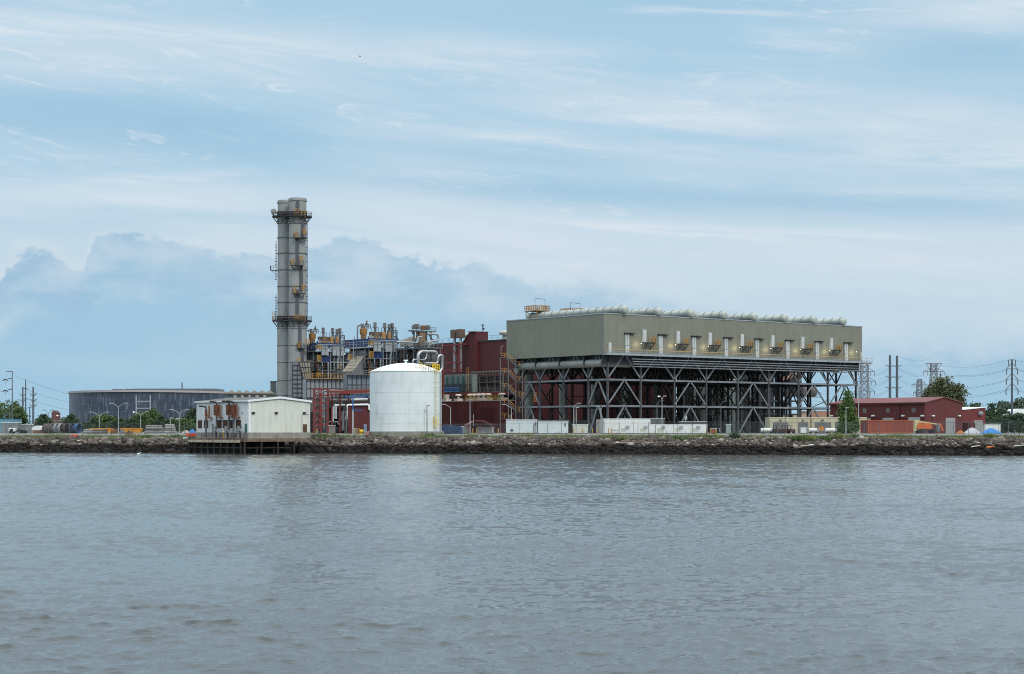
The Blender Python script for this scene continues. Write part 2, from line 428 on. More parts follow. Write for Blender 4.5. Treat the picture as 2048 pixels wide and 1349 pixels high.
# ------------------------------------------------------------------ SETTING: river, yard, riprap
def build_water():
    ny, nx = 1500, 1100
    ys = 16.0 * (430.0 / 16.0) ** (np.arange(ny) / (ny - 1))
    ts = np.linspace(-0.5, 0.5, nx)
    YY = np.repeat(ys[:, None], nx, 1); XX = ts[None, :] * ys[:, None]
    H = np.zeros_like(XX); DX = np.zeros_like(XX); DY = np.zeros_like(XX)
    r = np.random.default_rng(3)
    sp = np.maximum(YY * 0.0022, 1e-3)
    for i in range(72):
        lam = 0.22 * (2.4 / 0.22) ** (i / 71.0) * r.uniform(0.9, 1.1)
        a = R(-90) + R(18) + r.normal(0, R(38))
        k = 2 * PI / lam
        kx, ky = k * math.cos(a), k * math.sin(a)
        amp = 0.0038 * lam * (1.0 if lam < 2 else 0.8)
        ph = r.uniform(0, 2 * PI)
        fade = np.clip((lam / sp - 0.7) / 1.6, 0, 1)
        arg = kx * XX + ky * YY + ph
        s = np.sin(arg)
        H += amp * fade * s
        DX -= amp * fade * math.cos(a) * np.cos(arg) * 0.8; DY -= amp * fade * math.sin(a) * np.cos(arg) * 0.8
    # slow gusts: patches of stronger and weaker ripples
    G = np.zeros_like(XX)
    for i in range(14):
        lam = r.uniform(5, 45); a_ = r.uniform(0, 2 * PI); G += np.sin(2 * PI / lam * (math.cos(a_) * XX + math.sin(a_) * YY) + r.uniform(0, 6.28))
    g = np.exp(0.26 * G / math.sqrt(7.0)) * 1.0
    g = np.minimum(g, 1.6)
    V = np.stack([XX - DX * 1.6 * g, YY - DY * 1.6 * g, H * g], -1).reshape(-1, 3)
    i = np.arange(ny - 1)[:, None] * nx + np.arange(nx - 1)[None, :]
    Fq = np.stack([i, i + 1, i + nx + 1, i + nx], -1).reshape(-1, 4)
    m = bpy.data.materials.new('river_water'); m.use_nodes = True
    t = NT(m.node_tree); t.n.clear()
    out = t.new('ShaderNodeOutputMaterial'); b = t.new('ShaderNodeBsdfPrincipled')
    t.l.new(b.outputs[0], out.inputs[0])
    oc = t.new('ShaderNodeTexCoord').outputs['Object']
    x, y, z = t.sep(oc)[:3]
    n = t.noise(t.comb(t.math('MULTIPLY', x, 0.02), t.math('MULTIPLY', y, 0.05), 0.0), 1.0, 3.0)
    t.put(b.inputs['Base Color'], t.mix(n, (0.064, 0.068, 0.064), (0.046, 0.056, 0.058)))
    b.inputs['Roughness'].default_value = 0.045
    b.inputs['IOR'].default_value = 1.333
    v = t.comb(t.math('MULTIPLY', x, 1.0), t.math('MULTIPLY', y, 1.7), 0.0)
    n1 = t.noise(v, 5.0, 4.0, 0.65, 0.4)
    n2 = t.noise(v, 1.3, 4.0, 0.6, 0.3)
    h = t.math('ADD', t.math('MULTIPLY', n1, 0.020), t.math("MULTIPLY", n2, 0.030))
    bp = t.new('ShaderNodeBump'); bp.inputs['Strength'].default_value = 1.0; bp.inputs['Distance'].default_value = 1.0
    t.put(bp.inputs['Height'], h); t.l.new(bp.outputs[0], b.inputs['Normal'])
    npmesh('river_water', V, Fq, m, smooth=True, kind='structure')
    # the river goes on beyond the rippled sheet on both sides and behind the viewer
    mb = MB()
    for (x0, x1, y0, y1) in ((-1500, 1500, -1500, 12.0),): mb.add([(x0, y0, -0.02), (x1, y0, -0.02), (x1, y1, -0.02), (x0, y1, -0.02)], [(0, 1, 2, 3)])
    mb.add([(-0.5 * 16, 12.0, -0.02), (0.5 * 16, 12.0, -0.02), (0.5 * 16, 16.2, -0.02), (-0.5 * 16, 16.2, -0.02)], [(0, 1, 2, 3)])
    for sg in (-1, 1):
        q = [(sg * 0.499 * 16, 12.0, -0.02), (sg * 1500, 12.0, -0.02), (sg * 1500, 900, -0.02), (sg * 0.499 * 430, 900, -0.02), (sg * 0.499 * 430, 430, -0.02), (sg * 0.499 * 16, 16, -0.02)]
        mb.add(q, [(0, 1, 2, 3, 4, 5) if sg > 0 else (5, 4, 3, 2, 1, 0)])
    mb.build('far_river_water', m, kind='structure')
build_water()

# terrain strip profile behind the waterline: s = metres inland from the waterline
def bank_recess(x):
    """the bank steps back under the pump house pier"""
    a = X(402, 395); b = X(500, 372); c = X(585, 372)
    if x <= a - 2 or x >= c: return 0.0
    if x < a: return 20.0 * (x - a + 2) / 2
    if x < b: return 20.0
    t = (x - b) / (c - b)
    return 20.0 * (1 - t) ** 0.8
PROF = [(-6.0, -2.0), (0.0, 0.0), (3.0, 1.15), (6.0, 2.3), (8.2, 2.95), (9.5, 3.05), (14.0, 3.2), (18.5, 3.42), (20.5, 3.68), (26.0, 3.72), (28.5, 3.97), (32.0, 4.0)]
PROF_L = [(-6.0, -2.0), (0.0, 0.0), (3.0, 1.2), (5.5, 2.2), (7.5, 2.65), (9.5, 2.85), (14.0, 3.1), (18.5, 3.38), (20.5, 3.66), (26.0, 3.72), (28.5, 3.97), (32.0, 4.0)]
def bank_z(x, s):
    r = bank_recess(x)
    s = s - r
    w_ = min(1, max(0, (x + 70) / 30))
    a = np.interp(s, [p[0] for p in PROF_L], [p[1] for p in PROF_L]); b = np.interp(s, [p[0] for p in PROF], [p[1] for p in PROF])
    return float(a * (1 - w_) + b * w_)
def build_ground():
    ss = [-6, -2, 0, 1.5, 3, 4.5, 6, 7, 8.2, 9.5, 11, 12.5, 14, 16, 18.5, 20.5, 23, 26, 28.5, 32, 46]
    xs = np.arange(-420, 421, 2.0)
    V = []; 
    for x in xs:
        for s in ss: V.append((x, shoreY(x) + s, bank_z(x, s) + (0.06 * math.sin(x * 1.7 + s) + 0.05 * math.sin(x * 0.6 - s * 2) if 2 < s < 20 else 0)))
    n = len(ss); Fq = []
    for i in range(len(xs) - 1):
        for j in range(n - 1): Fq.append((i * n + j, (i + 1) * n + j, (i + 1) * n + j + 1, i * n + j + 1))
    m = bpy.data.materials.new('bank_soil_and_grass'); m.use_nodes = True
    t = NT(m.node_tree); t.n.clear()
    out = t.new('ShaderNodeOutputMaterial'); b = t.new('ShaderNodeBsdfPrincipled'); t.l.new(b.outputs[0], out.inputs[0])
    b.inputs['Roughness'].default_value = 0.95
    oc = t.new('ShaderNodeTexCoord').outputs['Object']; x, y, z = t.sep(oc)[:3]
    s = t.math('SUBTRACT', y, t.math('SUBTRACT', 370.0, t.math('MULTIPLY', x, 0.245)))
    nn = t.noise(oc, 0.35, 5.0, 0.65); n2 = t.noise(oc, 2.5, 4.0, 0.6)
    grass = t.mix(t.mapr(nn, 0.35, 0.65), (0.085, 0.115, 0.035), (0.26, 0.21, 0.11))
    grass = t.mix(t.math('MULTIPLY', n2, 0.5), grass, (0.06, 0.07, 0.03))
    yard = t.mix(t.mapr(nn, 0.3, 0.7), (0.17, 0.165, 0.155), (0.25, 0.235, 0.21))
    rock = t.mix(n2, (0.05, 0.042, 0.035), (0.02, 0.017, 0.014))
    c = t.mix(t.mapr(s, 8.0, 9.5), rock, grass)
    c = t.mix(t.mapr(t.math('ADD', s, t.math('MULTIPLY', nn, 3.0)), 22.0, 24.0), c, yard)
    t.put(b.inputs['Base Color'], c)
    npmesh('river_bank', V, Fq, m, smooth=True, kind='structure')
    # the rest of the land runs to the horizon
    my = mat('yard_ground', (0.19, 0.18, 0.165), 0.95, 0, (0.12, 0.125, 0.09), 0.05, 0.7, bump=0.0)
    mb = MB()
    xa, xb = -420, 420
    mb.add([(xa, shoreY(xa) + 44, GZ - 0.01), (xb, shoreY(xb) + 44, GZ - 0.01), (9000, shoreY(xb) + 44, GZ - 0.01), (9000, 12000, GZ - 0.01), (-9000, 12000, GZ - 0.01), (-9000, shoreY(xa) + 44, GZ - 0.01)], [(0, 1, 2, 3, 4, 5)])
    mb.build('ground', my, kind='structure')
    # service road behind the grass verge
    mr = mat('asphalt', (0.10, 0.10, 0.105), 0.9, 0, (0.06, 0.06, 0.062), 0.3, 0.6)
    mb = MB()
    for a, bx in ((-300, -62), (-30, 300)):
        mb.add([(a, shoreY(a) + 21.5, 3.76), (bx, shoreY(bx) + 21.5, 3.76), (bx, shoreY(bx) + 25.5, 3.76), (a, shoreY(a) + 25.5, 3.76)], [(0, 1, 2, 3)])
        mb.add([(a, shoreY(a) + 21.5, 3.3), (bx, shoreY(bx) + 21.5, 3.3), (bx, shoreY(bx) + 21.5, 3.76), (a, shoreY(a) + 21.5, 3.76)], [(0, 1, 2, 3)])
    mb.build('road', mr, kind='structure')
build_ground()
def gz(x, Y): return min(GZ, bank_z(x, Y - shoreY(x)))

def build_rocks():
    r = np.random.default_rng(11)
    # deformed icosphere variants
    import bmesh
    bm = bmesh.new(); bmesh.ops.create_icosphere(bm, subdivisions=1, radius=1.0)
    base = np.array([v.co[:] for v in bm.verts]); fb = np.array([[v.index for v in f.verts] for f in bm.faces]); bm.free()
    variants = []
    for k in range(24):
        sc = r.uniform(0.6, 1.2, 3) * np.array([1.15, 1, 0.72]); b = base * (1 + r.normal(0, 0.17, (len(base), 1))) * sc
        variants.append(b)
    N = 30000
    Vs = np.empty((N, len(base), 3), np.float32); cols = []
    xs = r.uniform(-150, 150, N)
    for i in range(N):
        x = xs[i]
        s = r.uniform(-0.8, 9.0) if r.random() < 0.94 else r.uniform(8.5, 11.5)
        rec = bank_recess(x)
        if x < -50: s = min(s, 8.2 + r.uniform(-1, 0.6))
        s_in = s + rec
        size = min(0.8, 0.13 + r.gamma(1.5, 0.10))
        if s > 8.5: size *= 0.6
        if i % 60 == 0: size = r.uniform(0.55, 0.95)
        b = variants[r.integers(24)]
        a = r.uniform(0, 2 * PI); ca, sa = math.cos(a), math.sin(a)
        bx = b[:, 0] * ca - b[:, 1] * sa; by = b[:, 0] * sa + b[:, 1] * ca
        til = r.normal(0, 0.35); ct, st = math.cos(til), math.sin(til)
        bz = b[:, 2] * ct - by * st; by2 = b[:, 2] * st + by * ct
        Vs[i, :, 0] = bx * size + x; Vs[i, :, 1] = by2 * size + shoreY(x) + s_in
        Vs[i, :, 2] = bz * size + bank_z(x, s_in) + size * 0.15 + r.uniform(0, 0.16)
    Fq = (fb[None] + (np.arange(N) * len(base))[:, None, None]).reshape(-1, 3)
    m = bpy.data.materials.new('riprap_rock'); m.use_nodes = True
    t = NT(m.node_tree); t.n.clear()
    out = t.new('ShaderNodeOutputMaterial'); b = t.new('ShaderNodeBsdfPrincipled'); t.l.new(b.outputs[0], out.inputs[0])
    oc = t.new('ShaderNodeTexCoord').outputs['Object']; x, y, z = t.sep(oc)[:3]
    isl = t.new('ShaderNodeNewGeometry').outputs['Random Per Island']
    cr = t.new('ShaderNodeValToRGB'); t.put(cr.inputs[0], isl)
    e = cr.color_ramp.elements
    e[0].position = 0.0; e[0].color = (0.055, 0.042, 0.036, 1); e[1].position = 1.0; e[1].color = (0.52, 0.46, 0.38, 1)
    for p_, c_ in ((0.35, (0.085, 0.070, 0.062, 1)), (0.65, (0.14, 0.115, 0.10, 1)), (0.86, (0.20, 0.17, 0.145, 1)), (0.95, (0.30, 0.26, 0.22, 1))):
        q = e.new(p_); q.color = c_
    n = t.noise(oc, 3.0, 4.0, 0.6)
    c = t.mix(t.math('MULTIPLY', n, 0.6), cr.outputs[0], (0.06, 0.05, 0.042))
    tide = t.mapr(t.math('ADD', z, t.math('MULTIPLY', t.math('SUBTRACT', t.noise(oc, 0.25, 4.0, 0.6), 0.5), 1.8)), 1.5, 2.1, 1.0, 0.0)
    c = t.mix(t.math('MULTIPLY', tide, 0.93), c, (0.006, 0.005, 0.0045))
    t.put(b.inputs['Base Color'], c); b.inputs['Roughness'].default_value = 0.9; b.inputs['Specular IOR Level'].default_value = 0.2
    npmesh('riprap_rocks', Vs.reshape(-1, 3), Fq, m, kind='stuff', label='grey brown riprap rocks piled along the river bank', cat='rocks')
build_rocks()
# ------------------------------------------------------------------ AIR COOLED CONDENSER (big raised grey-green hall on steel legs)
m_clad = mat('olive_grey_cladding', (0.213, 0.212, 0.166), 0.6, 0.1, (0.185, 0.185, 0.145), 0.12, 0.8, streak=(0.15, 0.15, 0.12), samt=0.6, rib=0.9, ribamt=0.012, panel=0.9, pamt=0.035)
m_duct = mat('pale_duct_paint', (0.44, 0.46, 0.41), 0.5, 0.1, (0.34, 0.36, 0.32), 0.3, 0.6, streak=(0.25, 0.24, 0.2), samt=0.35)
m_duct2 = mat('weathered_riser_paint', (0.30, 0.31, 0.28), 0.6, 0.1, (0.20, 0.20, 0.18), 0.3, 0.7, streak=(0.12, 0.11, 0.09), samt=0.6)
m_pan = mat('white_panel', (0.50, 0.52, 0.51), 0.5, 0, (0.38, 0.38, 0.36), 0.8, 0.5)
AY = 450.0
AP = (X(1208, AY), AY)
LU = along(AP, TH, 1724); LV = along(AP, TH + 90, 1013)
acc = thing('air_cooled_condenser', 'huge olive-grey clad box with pale roof ducts raised on braced steel columns', 'condenser', (AP[0], AP[1], 0), TH)
zT = Z(628, AY); zB = Z(709.5, AY); zBm1 = Z(759, AY); zBm2 = Z(812, AY)
mb = MB()
t_ = 0.25
mb.box(0, LU, 0, t_, zB, zT).box(0, LU, LV - t_, LV, zB, zT).box(0, t_, t_, LV - t_, zB, zT).box(LU - t_, LU, t_, LV - t_, zB, zT)
mb.build('cladding', m_clad, acc)
mb = MB(); mb.box(-0.12, LU + 0.12, -0.12, 0.3, zT, zT + 0.25).box(-0.12, LU + 0.12, LV - 0.3, LV + 0.12, zT, zT + 0.25).box(-0.12, 0.3, 0.3, LV - 0.3, zT, zT + 0.25).box(LU - 0.3, LU + 0.12, 0.3, LV - 0.3, zT, zT + 0.25)
mb.build('coping', m_steel_l, acc)
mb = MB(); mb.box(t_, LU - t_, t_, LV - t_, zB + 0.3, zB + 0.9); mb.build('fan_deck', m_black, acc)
ucol = [along(AP, TH, p) for p in (1217, 1286, 1353, 1417, 1480, 1541.5, 1601.5, 1660.5, 1717)]
vcol = [along(AP, TH + 90, p) for p in (1217, 1165, 1115.5, 1068, 1028)]
vcol[0] = 0.9
ucol = [ucol[0] + 0.5] + ucol[1:]
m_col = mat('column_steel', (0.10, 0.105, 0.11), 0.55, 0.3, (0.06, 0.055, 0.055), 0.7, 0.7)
m_dark2 = mat('inner_brown_steel', (0.032, 0.030, 0.030), 0.65, 0.2, (0.02, 0.019, 0.019), 0.7, 0.6)  # inner legs and braces: shade under the deck is put into this dark colour
zD = Z(733, AY)        # underside of the deck girders
cw = 0.44
for i, u in enumerate(ucol):
    for j, v in enumerate(vcol):
        mb = MB(); h = cw / 2
        mb.box(u - h, u + h, v - h, v - h + 0.16, GZ - .2, zB + .3).box(u - h, u + h, v + h - 0.16, v + h, GZ - .2, zB + .3).box(u - 0.1, u + 0.1, v - h + .16, v + h - .16, GZ - .2, zB + .3)
        for zz in (zBm1, zBm2): mb.box(u - h - .08, u + h + .08, v - h - .08, v + h + .08, zz - .45, zz + .45)
        mb.box(u - .6, u + .6, v - .6, v + .6, GZ - .3, GZ + .25)
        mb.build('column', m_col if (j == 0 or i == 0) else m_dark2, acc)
# horizontal beams, as one frame per line
def frame_line(fixed, vals, axis, tiers, name='brace_frame', front=False):
    mb = MB(); bw = 0.31 if front else 0.25
    P = lambda a, z: (a, fixed, z) if axis == 'u' else (fixed, a, z)
    for z in (zBm1, zBm2):
        a0, a1 = (vals[0], vals[-1])
        if axis == 'u': mb.box(a0, a1, fixed - .18, fixed + .18, z - .22, z + .22)
        else: mb.box(fixed - .18, fixed + .18, a0, a1, z - .22, z + .22)
    for k, (a, b) in enumerate(zip(vals[:-1], vals[1:])):
        m = (a + b) / 2
        if 1 in tiers.get(k, ()): mb.bar(P(a, zBm1 + .3), P(m - .25, zB + .1), bw); mb.bar(P(b, zBm1 + .3), P(m + .25, zB + .1), bw)
        if 2 in tiers.get(k, ()): mb.bar(P(a, zBm2 + .3), P(m - .3, zBm1 - .3), bw); mb.bar(P(b, zBm2 + .3), P(m + .3, zBm1 - .3), bw)
        if 3 in tiers.get(k, ()): mb.bar(P(a + .6, GZ + .1), P(m - .3, zBm2 - .3), bw); mb.bar(P(b - .6, GZ + .1), P(m + .3, zBm2 - .3), bw)
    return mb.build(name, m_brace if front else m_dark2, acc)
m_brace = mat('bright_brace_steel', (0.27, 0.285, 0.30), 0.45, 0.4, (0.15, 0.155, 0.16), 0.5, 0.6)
A = (1, 2, 3)
frame_line(vcol[0], ucol, 'u', {0: A, 1: (1,), 2: A, 3: (1,), 4: A, 5: (1,), 6: A, 7: (1, 2)}, front=True)
frame_line(vcol[1], ucol, 'u', {0: (1, 2), 1: (1,), 2: (1, 3), 3: (1,), 4: (2, 3), 5: (1,), 6: (1,), 7: (1,)})
frame_line(vcol[2], ucol, 'u', {0: (1,), 1: (1, 2), 2: (1,), 3: (1, 2, 3), 4: (1,), 5: (1, 2), 6: (1,)})
frame_line(vcol[3], ucol, 'u', {0: A, 1: (1,), 2: A, 3: (1, 2), 4: A, 5: (1, 2), 6: (1,)})
rr_ = random.Random(8)
for k in range(46):
    mb = MB()
    u_, v_ = rr_.uniform(6, LU - 14), rr_.uniform(4, LV - 3); z_ = rr_.choice((zBm1, zBm2, zBm1 + 3, zBm2 + 3, GZ + 3)); L_ = rr_.uniform(3, 10)
    if rr_.random() < .4: mb.bar((u_, v_, GZ), (u_, v_, z_ + 2), .2)
    else: mb.bar((u_, v_, z_), (u_ + L_, v_, z_ + rr_.choice((0, 0, 2.5, -2.5))), .16)
    mb.build('inner_pipe', m_dark2, acc)
frame_line(vcol[4], ucol, 'u', {0: A, 1: (1,), 2: A, 3: (1,), 4: A, 5: (1,), 6: (1, 2)})
for i, u in enumerate(ucol):
    frame_line(u, vcol, 'v', [{0: A, 1: (1,), 2: (1,), 3: A}, {0: (1,), 1: (1, 2), 2: (1,), 3: (1,)}, {0: (1, 2, 3), 2: (1, 2)}][i % 3 if i else 0], front=(i == 0))
# deck girders
mb = MB()
for j, v in enumerate(vcol): mb.box(0.3, LU - .3, v - .15, v + .15, zD + .5, zB + .25)
for i, u in enumerate(ucol): mb.box(u - .15, u + .15, 0.3, LV - .3, zD + 1.2, zB + .22)
for i in range(len(ucol) - 1):
    mb.box((ucol[i] + ucol[i + 1]) / 2 - .12, (ucol[i] + ucol[i + 1]) / 2 + .12, 0.4, LV - .4, zD + 1.6, zB + .2)
mb.build('deck_girders', m_dark, acc)
# fan rings under the deck
for i in range(len(ucol) - 1):
    for j in range(4):
        mb = MB(); cu = (ucol[i] + ucol[i + 1]) / 2; cv = (vcol[j] + vcol[j + 1]) / 2
        mb.lathe(cu, cv, [(4.0, zB - 1.6), (3.7, zB - 0.6), (3.7, zB + .28)], 20, caps=False)
        mb.build('fan_ring', m_dark, acc)
# walkway along the right-hand face with yellow top rail and mesh infill
mb = MB(); mb.box(-0.3, LU + 2.6, -1.5, -0.02, zB - .1, zB + .12); mb.box(LU + .02, LU + 2.6, -0.02, 3.0, zB - .1, zB + .12)
wk = mb.build('walkway', m_steel_l, acc)
mb = MB()
n = 44
for i in range(n + 1):
    u = -0.3 + (LU + 2.9) * i / n; mb.box(u - .05, u + .05, -1.5, -1.4, zB + .12, zB + 1.3)
mb.box(-.3, LU + 2.6, -1.5, -1.42, zB + .65, zB + .72)
mb.box(-.3, LU + 2.6, -1.5, -1.44, zB + .12, zB + .4)
mb.build('guard_panel', m_steel_l, wk)
mb = MB(); mb.box(-.32, LU + 2.62, -1.53, -1.39, zB + 1.3, zB + 1.42); mb.build('hand_rail', mat('faded_yellow_rail', (0.55, 0.33, 0.14), 0.6), wk)
# four condensate pipes slung below the walkway
for k in range(4):
    u0 = along(AP, TH, 1258 + 2 * k); zz = zB - 0.95 - 0.62 * k
    mb = MB(); mb.tube((u0, -1.1 + .12 * k, zz), (LU - .5 if k < 3 else LU - 7, -1.1 + .12 * k, zz), 0.13, 8)
    mb.build('pipe', m_brace, acc, smooth=40)
# ladder-and-hoist panels, door boxes with yellow cages
for i in range(len(ucol) - 1):
    u = ucol[i] + 0.52 * (ucol[i + 1] - ucol[i]) - .6 if i else along(AP, TH, 1253)
    pxs = (1253, 1320, 1387, 1451, 1513, 1574, 1633, 1691)
    u = along(AP, TH, pxs[i])
    mb = MB(); mb.box(u - .62, u - .05, -.36, -.01, zB + 2.4, zB + 5.3).box(u + .05, u + .62, -.36, -.01, zB + 2.4, zB + 5.3).box(u - .62, u + .62, -.4, -.01, zB + .3, zB + 2.3)
    hp = mb.build('hoist_panel', m_pan, acc)
    mb = MB(); mb.box(u - .9, u + 2.4, -.7, -.02, zB + 5.35, zB + 5.62).box(u - .1, u + .1, -1.8, -.02, zB + 5.35, zB + 5.6)
    mb.build('hoist_beam', m_dark, hp)
    # lamp bracket next to each hoist
    pl = (1279.5, 1348, 1413, 1475.5, 1537.5, 1597, 1655.5, 1709)[i]
    u = along(AP, TH, pl)
    mb = MB(); mb.bar((u, -1.45, zB + .1), (u, -1.45, zB + 3.0), .09); mb.bar((u, -1.45, zB + 3.0), (u - .5, -1.2, zB + 3.05), .08)
    lp = mb.build('lamp_post', m_steel, acc)
    mb = MB(); mb.box(u - .62, u - .42, -1.3, -1.15, zB + 2.95, zB + 3.05); lg = mb.build('lamp', m_lampglow, lp)
    ld = bpy.data.lights.new('wall_lamp', 'POINT'); ld.energy = 55; ld.color = (1.0, 0.80, 0.42); ld.shadow_soft_size = 0.3
    lo = bpy.data.objects.new('wall_lamp_light', ld); COL.objects.link(lo); lo.parent = lp; lo.location = (u - 1.0, -0.9, zB + 2.75)
    if i < 7:
        px = (1287, 1354.5, 1418.5, 1482.5, 1543.5, 1603.5, 1661)[i]
        u = along(AP, TH, px)
        mb = MB(); mb.box(u - .55, u + .55, -.5, -.01, zB + 3.4, zB + 6.6); db = mb.build('door_box', m_pan, acc)
        mb = MB(); mb.box(u - .6, u + 2.5, -1.8, -.5, zB + 3.1, zB + 3.38); mb.bar((u, -.1, zB + 1.8), (u, -1.7, zB + 3.1), .14); mb.bar((u + 2.2, -.1, zB + 1.8), (u + 2.2, -1.7, zB + 3.1), .14)
        mb.build('landing', m_dark, db)
        mb = MB(); mb.rail([(u + .6, -1.75, zB + 3.3), (u + 2.5, -1.75, zB + 3.3), (u + 2.5, -.5, zB + 3.3)], 1.25, .6, .13)
        for a in range(4): mb.bar((u + 2.6, -.9, zB + 2.2 + a * .85), (u + 3.3, -.9, zB + 2.2 + a * .85), .1)
        mb.bar((u + 2.6, -.9, zB + 1.9), (u + 2.6, -.9, zB + 5.1), .12); mb.bar((u + 3.3, -.9, zB + 1.9), (u + 3.3, -.9, zB + 5.1), .12)
        mb.build('cage', m_yel, db)
mb = MB(); u = along(AP, TH, 1214.5) ; mb.box(u + .2, u + 1.0, -.45, -.01, zB + .3, zB + 3.0); mb.build('door_box', m_pan, acc)
mb = MB(); mb.box(LU - .9, LU - .2, -.45, -.01, zB + .3, zB + 3.0); mb.build('door_box', m_pan, acc)
# roof steam ducts: eight parallel, running back from the front face
for i, px in enumerate((1256, 1326, 1390.5, 1455.5, 1516, 1577, 1635, 1693.5)):
    u = along(AP, TH, px) - 1.6
    rr = 1.05
    zc = zT + 1.25
    v0 = -0.9 if i == 0 else -0.4
    mb = MB(); mb.tube((u, v0, zc), (u, LV - 2.0, zc), rr, 20)
    dct = mb.build('steam_duct', m_duct, acc, smooth=40)
    mb = MB(); mb.ball((u, v0, zc), rr * 1.0, 16, 1, .5, 1); mb.build('end_cap', m_duct, dct, smooth=60)
    mb = MB(); k = 13
    for q in range(k): vv = 0.6 + (LV - 4) * q / (k - 1); mb.tube((u, vv - .09, zc), (u, vv + .09, zc), rr + .13, 20)
    mb.build('stiffener_rings', m_duct2, dct, smooth=40)
    mb = MB()
    for vv in (0.4, LV * .33, LV * .66, LV - 4): mb.box(u - .8, u + .8, vv - .12, vv + .12, zT + .25, zc - .7)
    mb.build('saddles', m_steel, dct)
    # riser at the back
    vb = LV - 1.6
    mb = MB(); mb.tube((u, vb, zD - 1), (u, vb, GZ + 2.0), 1.15, 20); rs = mb.build('riser', m_duct2, acc, smooth=40)
    mb = MB()
    for q in range(9): zz = GZ + 3 + q * 2.1; mb.tube((u, vb, zz - .06), (u, vb, zz + .06), 1.23, 20)
    mb.build('stiffener_rings', m_duct2, rs, smooth=40)
# steam header below the deck and big duct on the ground
mb = MB(); mb.tube((2, LV - 1.6, zD + .2), (LU - 12, LV - 1.6, zD + .2), 1.1, 16); mb.build('steam_header', m_duct2, acc, smooth=40)
mb = MB(); mb.tube((1.5, 1.8, zB - 2.0), (1.5, LV - 4, zB - 2.0), 1.0, 16); mb.tube((1.5, 1.8, zB - 2.0), (10, 1.8, zB - 2.0), 1.0, 16); mb.build('steam_header', m_duct2, acc, smooth=40)
mb = MB(); mb.path([(5, LV - 1.6, GZ + 2), (10, LV - 6, GZ + 2), (45, LV - 6, GZ + 2)], 1.5, 16); mb.build('ground_duct', mat('brown_duct', (0.16, 0.125, 0.11), .7), acc, smooth=40)
# rooftop service platforms at the far ends of two ducts
for (uu, vv, sz) in ((along(AP, TH, 1256) - 1.6, LV - 5.2, 1.0), (along(AP, TH, 1326) - 1.6, LV - 5.5, .8)):
    mb = MB(); z0 = zT + 2.6
    mb.box(uu - 2.2, uu + 2.2, vv - 2.6, vv + 2.6, z0, z0 + .15)
    for a in (-2, 2):
        for b in (-2.3, 2.3): mb.bar((uu + a, vv + b, zT), (uu + a, vv + b, z0), .16)
    mb.bar((uu - 2, vv - 2.3, zT), (uu + 2, vv - 2.3, z0), .14); mb.bar((uu - 2, vv - 2.3, zT), (uu - 2, vv + 2.3, z0), .14)
    pf = mb.build('roof_platform', m_yel, acc)
    mb = MB(); mb.rail([(uu - 2.2, vv - 2.6, z0 + .1), (uu + 2.2, vv - 2.6, z0 + .1), (uu + 2.2, vv + 2.6, z0 + .1), (uu - 2.2, vv + 2.6, z0 + .1)], 1.3 * sz, .7, .13, True)
    mb.build('platform_rail', m_yel, pf)
    mb = MB(); mb.path([(uu - 1.6, vv - 1, z0), (uu - 1.6, vv - 1, z0 + 3.4 * sz), (uu + 1.8, vv - 1, z0 + 3.2 * sz), (uu + 1.8, vv - 1, z0)], .07, 4); mb.build('davit_frame', m_dark, pf)
# stair tower at the left edge: thing of its own
sx, sy = step(AP, TH + 90, LV + 0.5); sx, sy = X(1018, 478), 478.0
st = thing('stair_tower', 'zigzag steel stair tower with yellow rails at the condenser left edge', 'stairs', (sx, sy, GZ), 0)
hgt = Z(716, sy) - GZ
nf = 5; fh = hgt / nf
for k in range(nf + 1):
    mb = MB()
    z1 = k * fh
    mb.box(-2.2, -0.2, -0.9, .9, z1 - .1, z1); mb.build('landing', m_steel, st)
    if k: mb = MB(); mb.box(1.8, 3.6, -.9, .9, z1 - fh * .55 - .1, z1 - fh * .55); mb.build('landing', m_steel, st)
    if k:
        mb = MB(); a = (-.2, -.6, z1); b = (1.8, -.6, z1 - fh * .55)
        mb.bar(a, b, .28); mb.bar((a[0], .2, a[2]), (b[0], .2, b[2]), .28)
        for q in range(8):
            f_ = (q + .5) / 8; mb.box(-.2 + 2 * f_ - .15, -.2 + 2 * f_ + .15, -.6, .2, z1 - fh * .55 * f_ - .05, z1 - fh * .55 * f_ + .0)
        a = (1.8, .7, z1 - fh * .55); b = (-.2, .7, z1 - fh)
        mb.bar(a, b, .25)
        fl = mb.build('stair_flight', m_steel, st)
        mb = MB()
        mb.bar((-.2, -.6, z1 + 1.1), (1.8, -.6, z1 - fh * .55 + 1.1), .13); mb.bar((-.2, -.6, z1 + .6), (1.8, -.6, z1 - fh * .55 + .6), .09)
        mb.rail([(-.2, -.85, z1), (-2.2, -.85, z1), (-2.2, .85, z1)], 1.1, .9, .1)
        mb.rail([(1.8, -.85, z1 - fh * .55), (3.6, -.85, z1 - fh * .55)], 1.1, .9, .1)
        mb.build('stair_rail', m_yel, fl)
for x_, y_ in ((-2.3, -1), (-.2, -1), (1.8, -1), (3.6, -1), (-2.3, 1), (3.6, 1)):
    mb = MB(); mb.bar((x_, y_, -.2), (x_, y_, hgt + .1), .22); mb.build('post', m_steel, st)
mb = MB(); mb.bar((-2.1, 0, hgt), (-2.1, 0, hgt + 3), .1); mb.bar((-2.1, 0, hgt + 3), (-1.4, 0, hgt + 3.1), .1); mb.build('lamp_arm', m_steel_l, st)
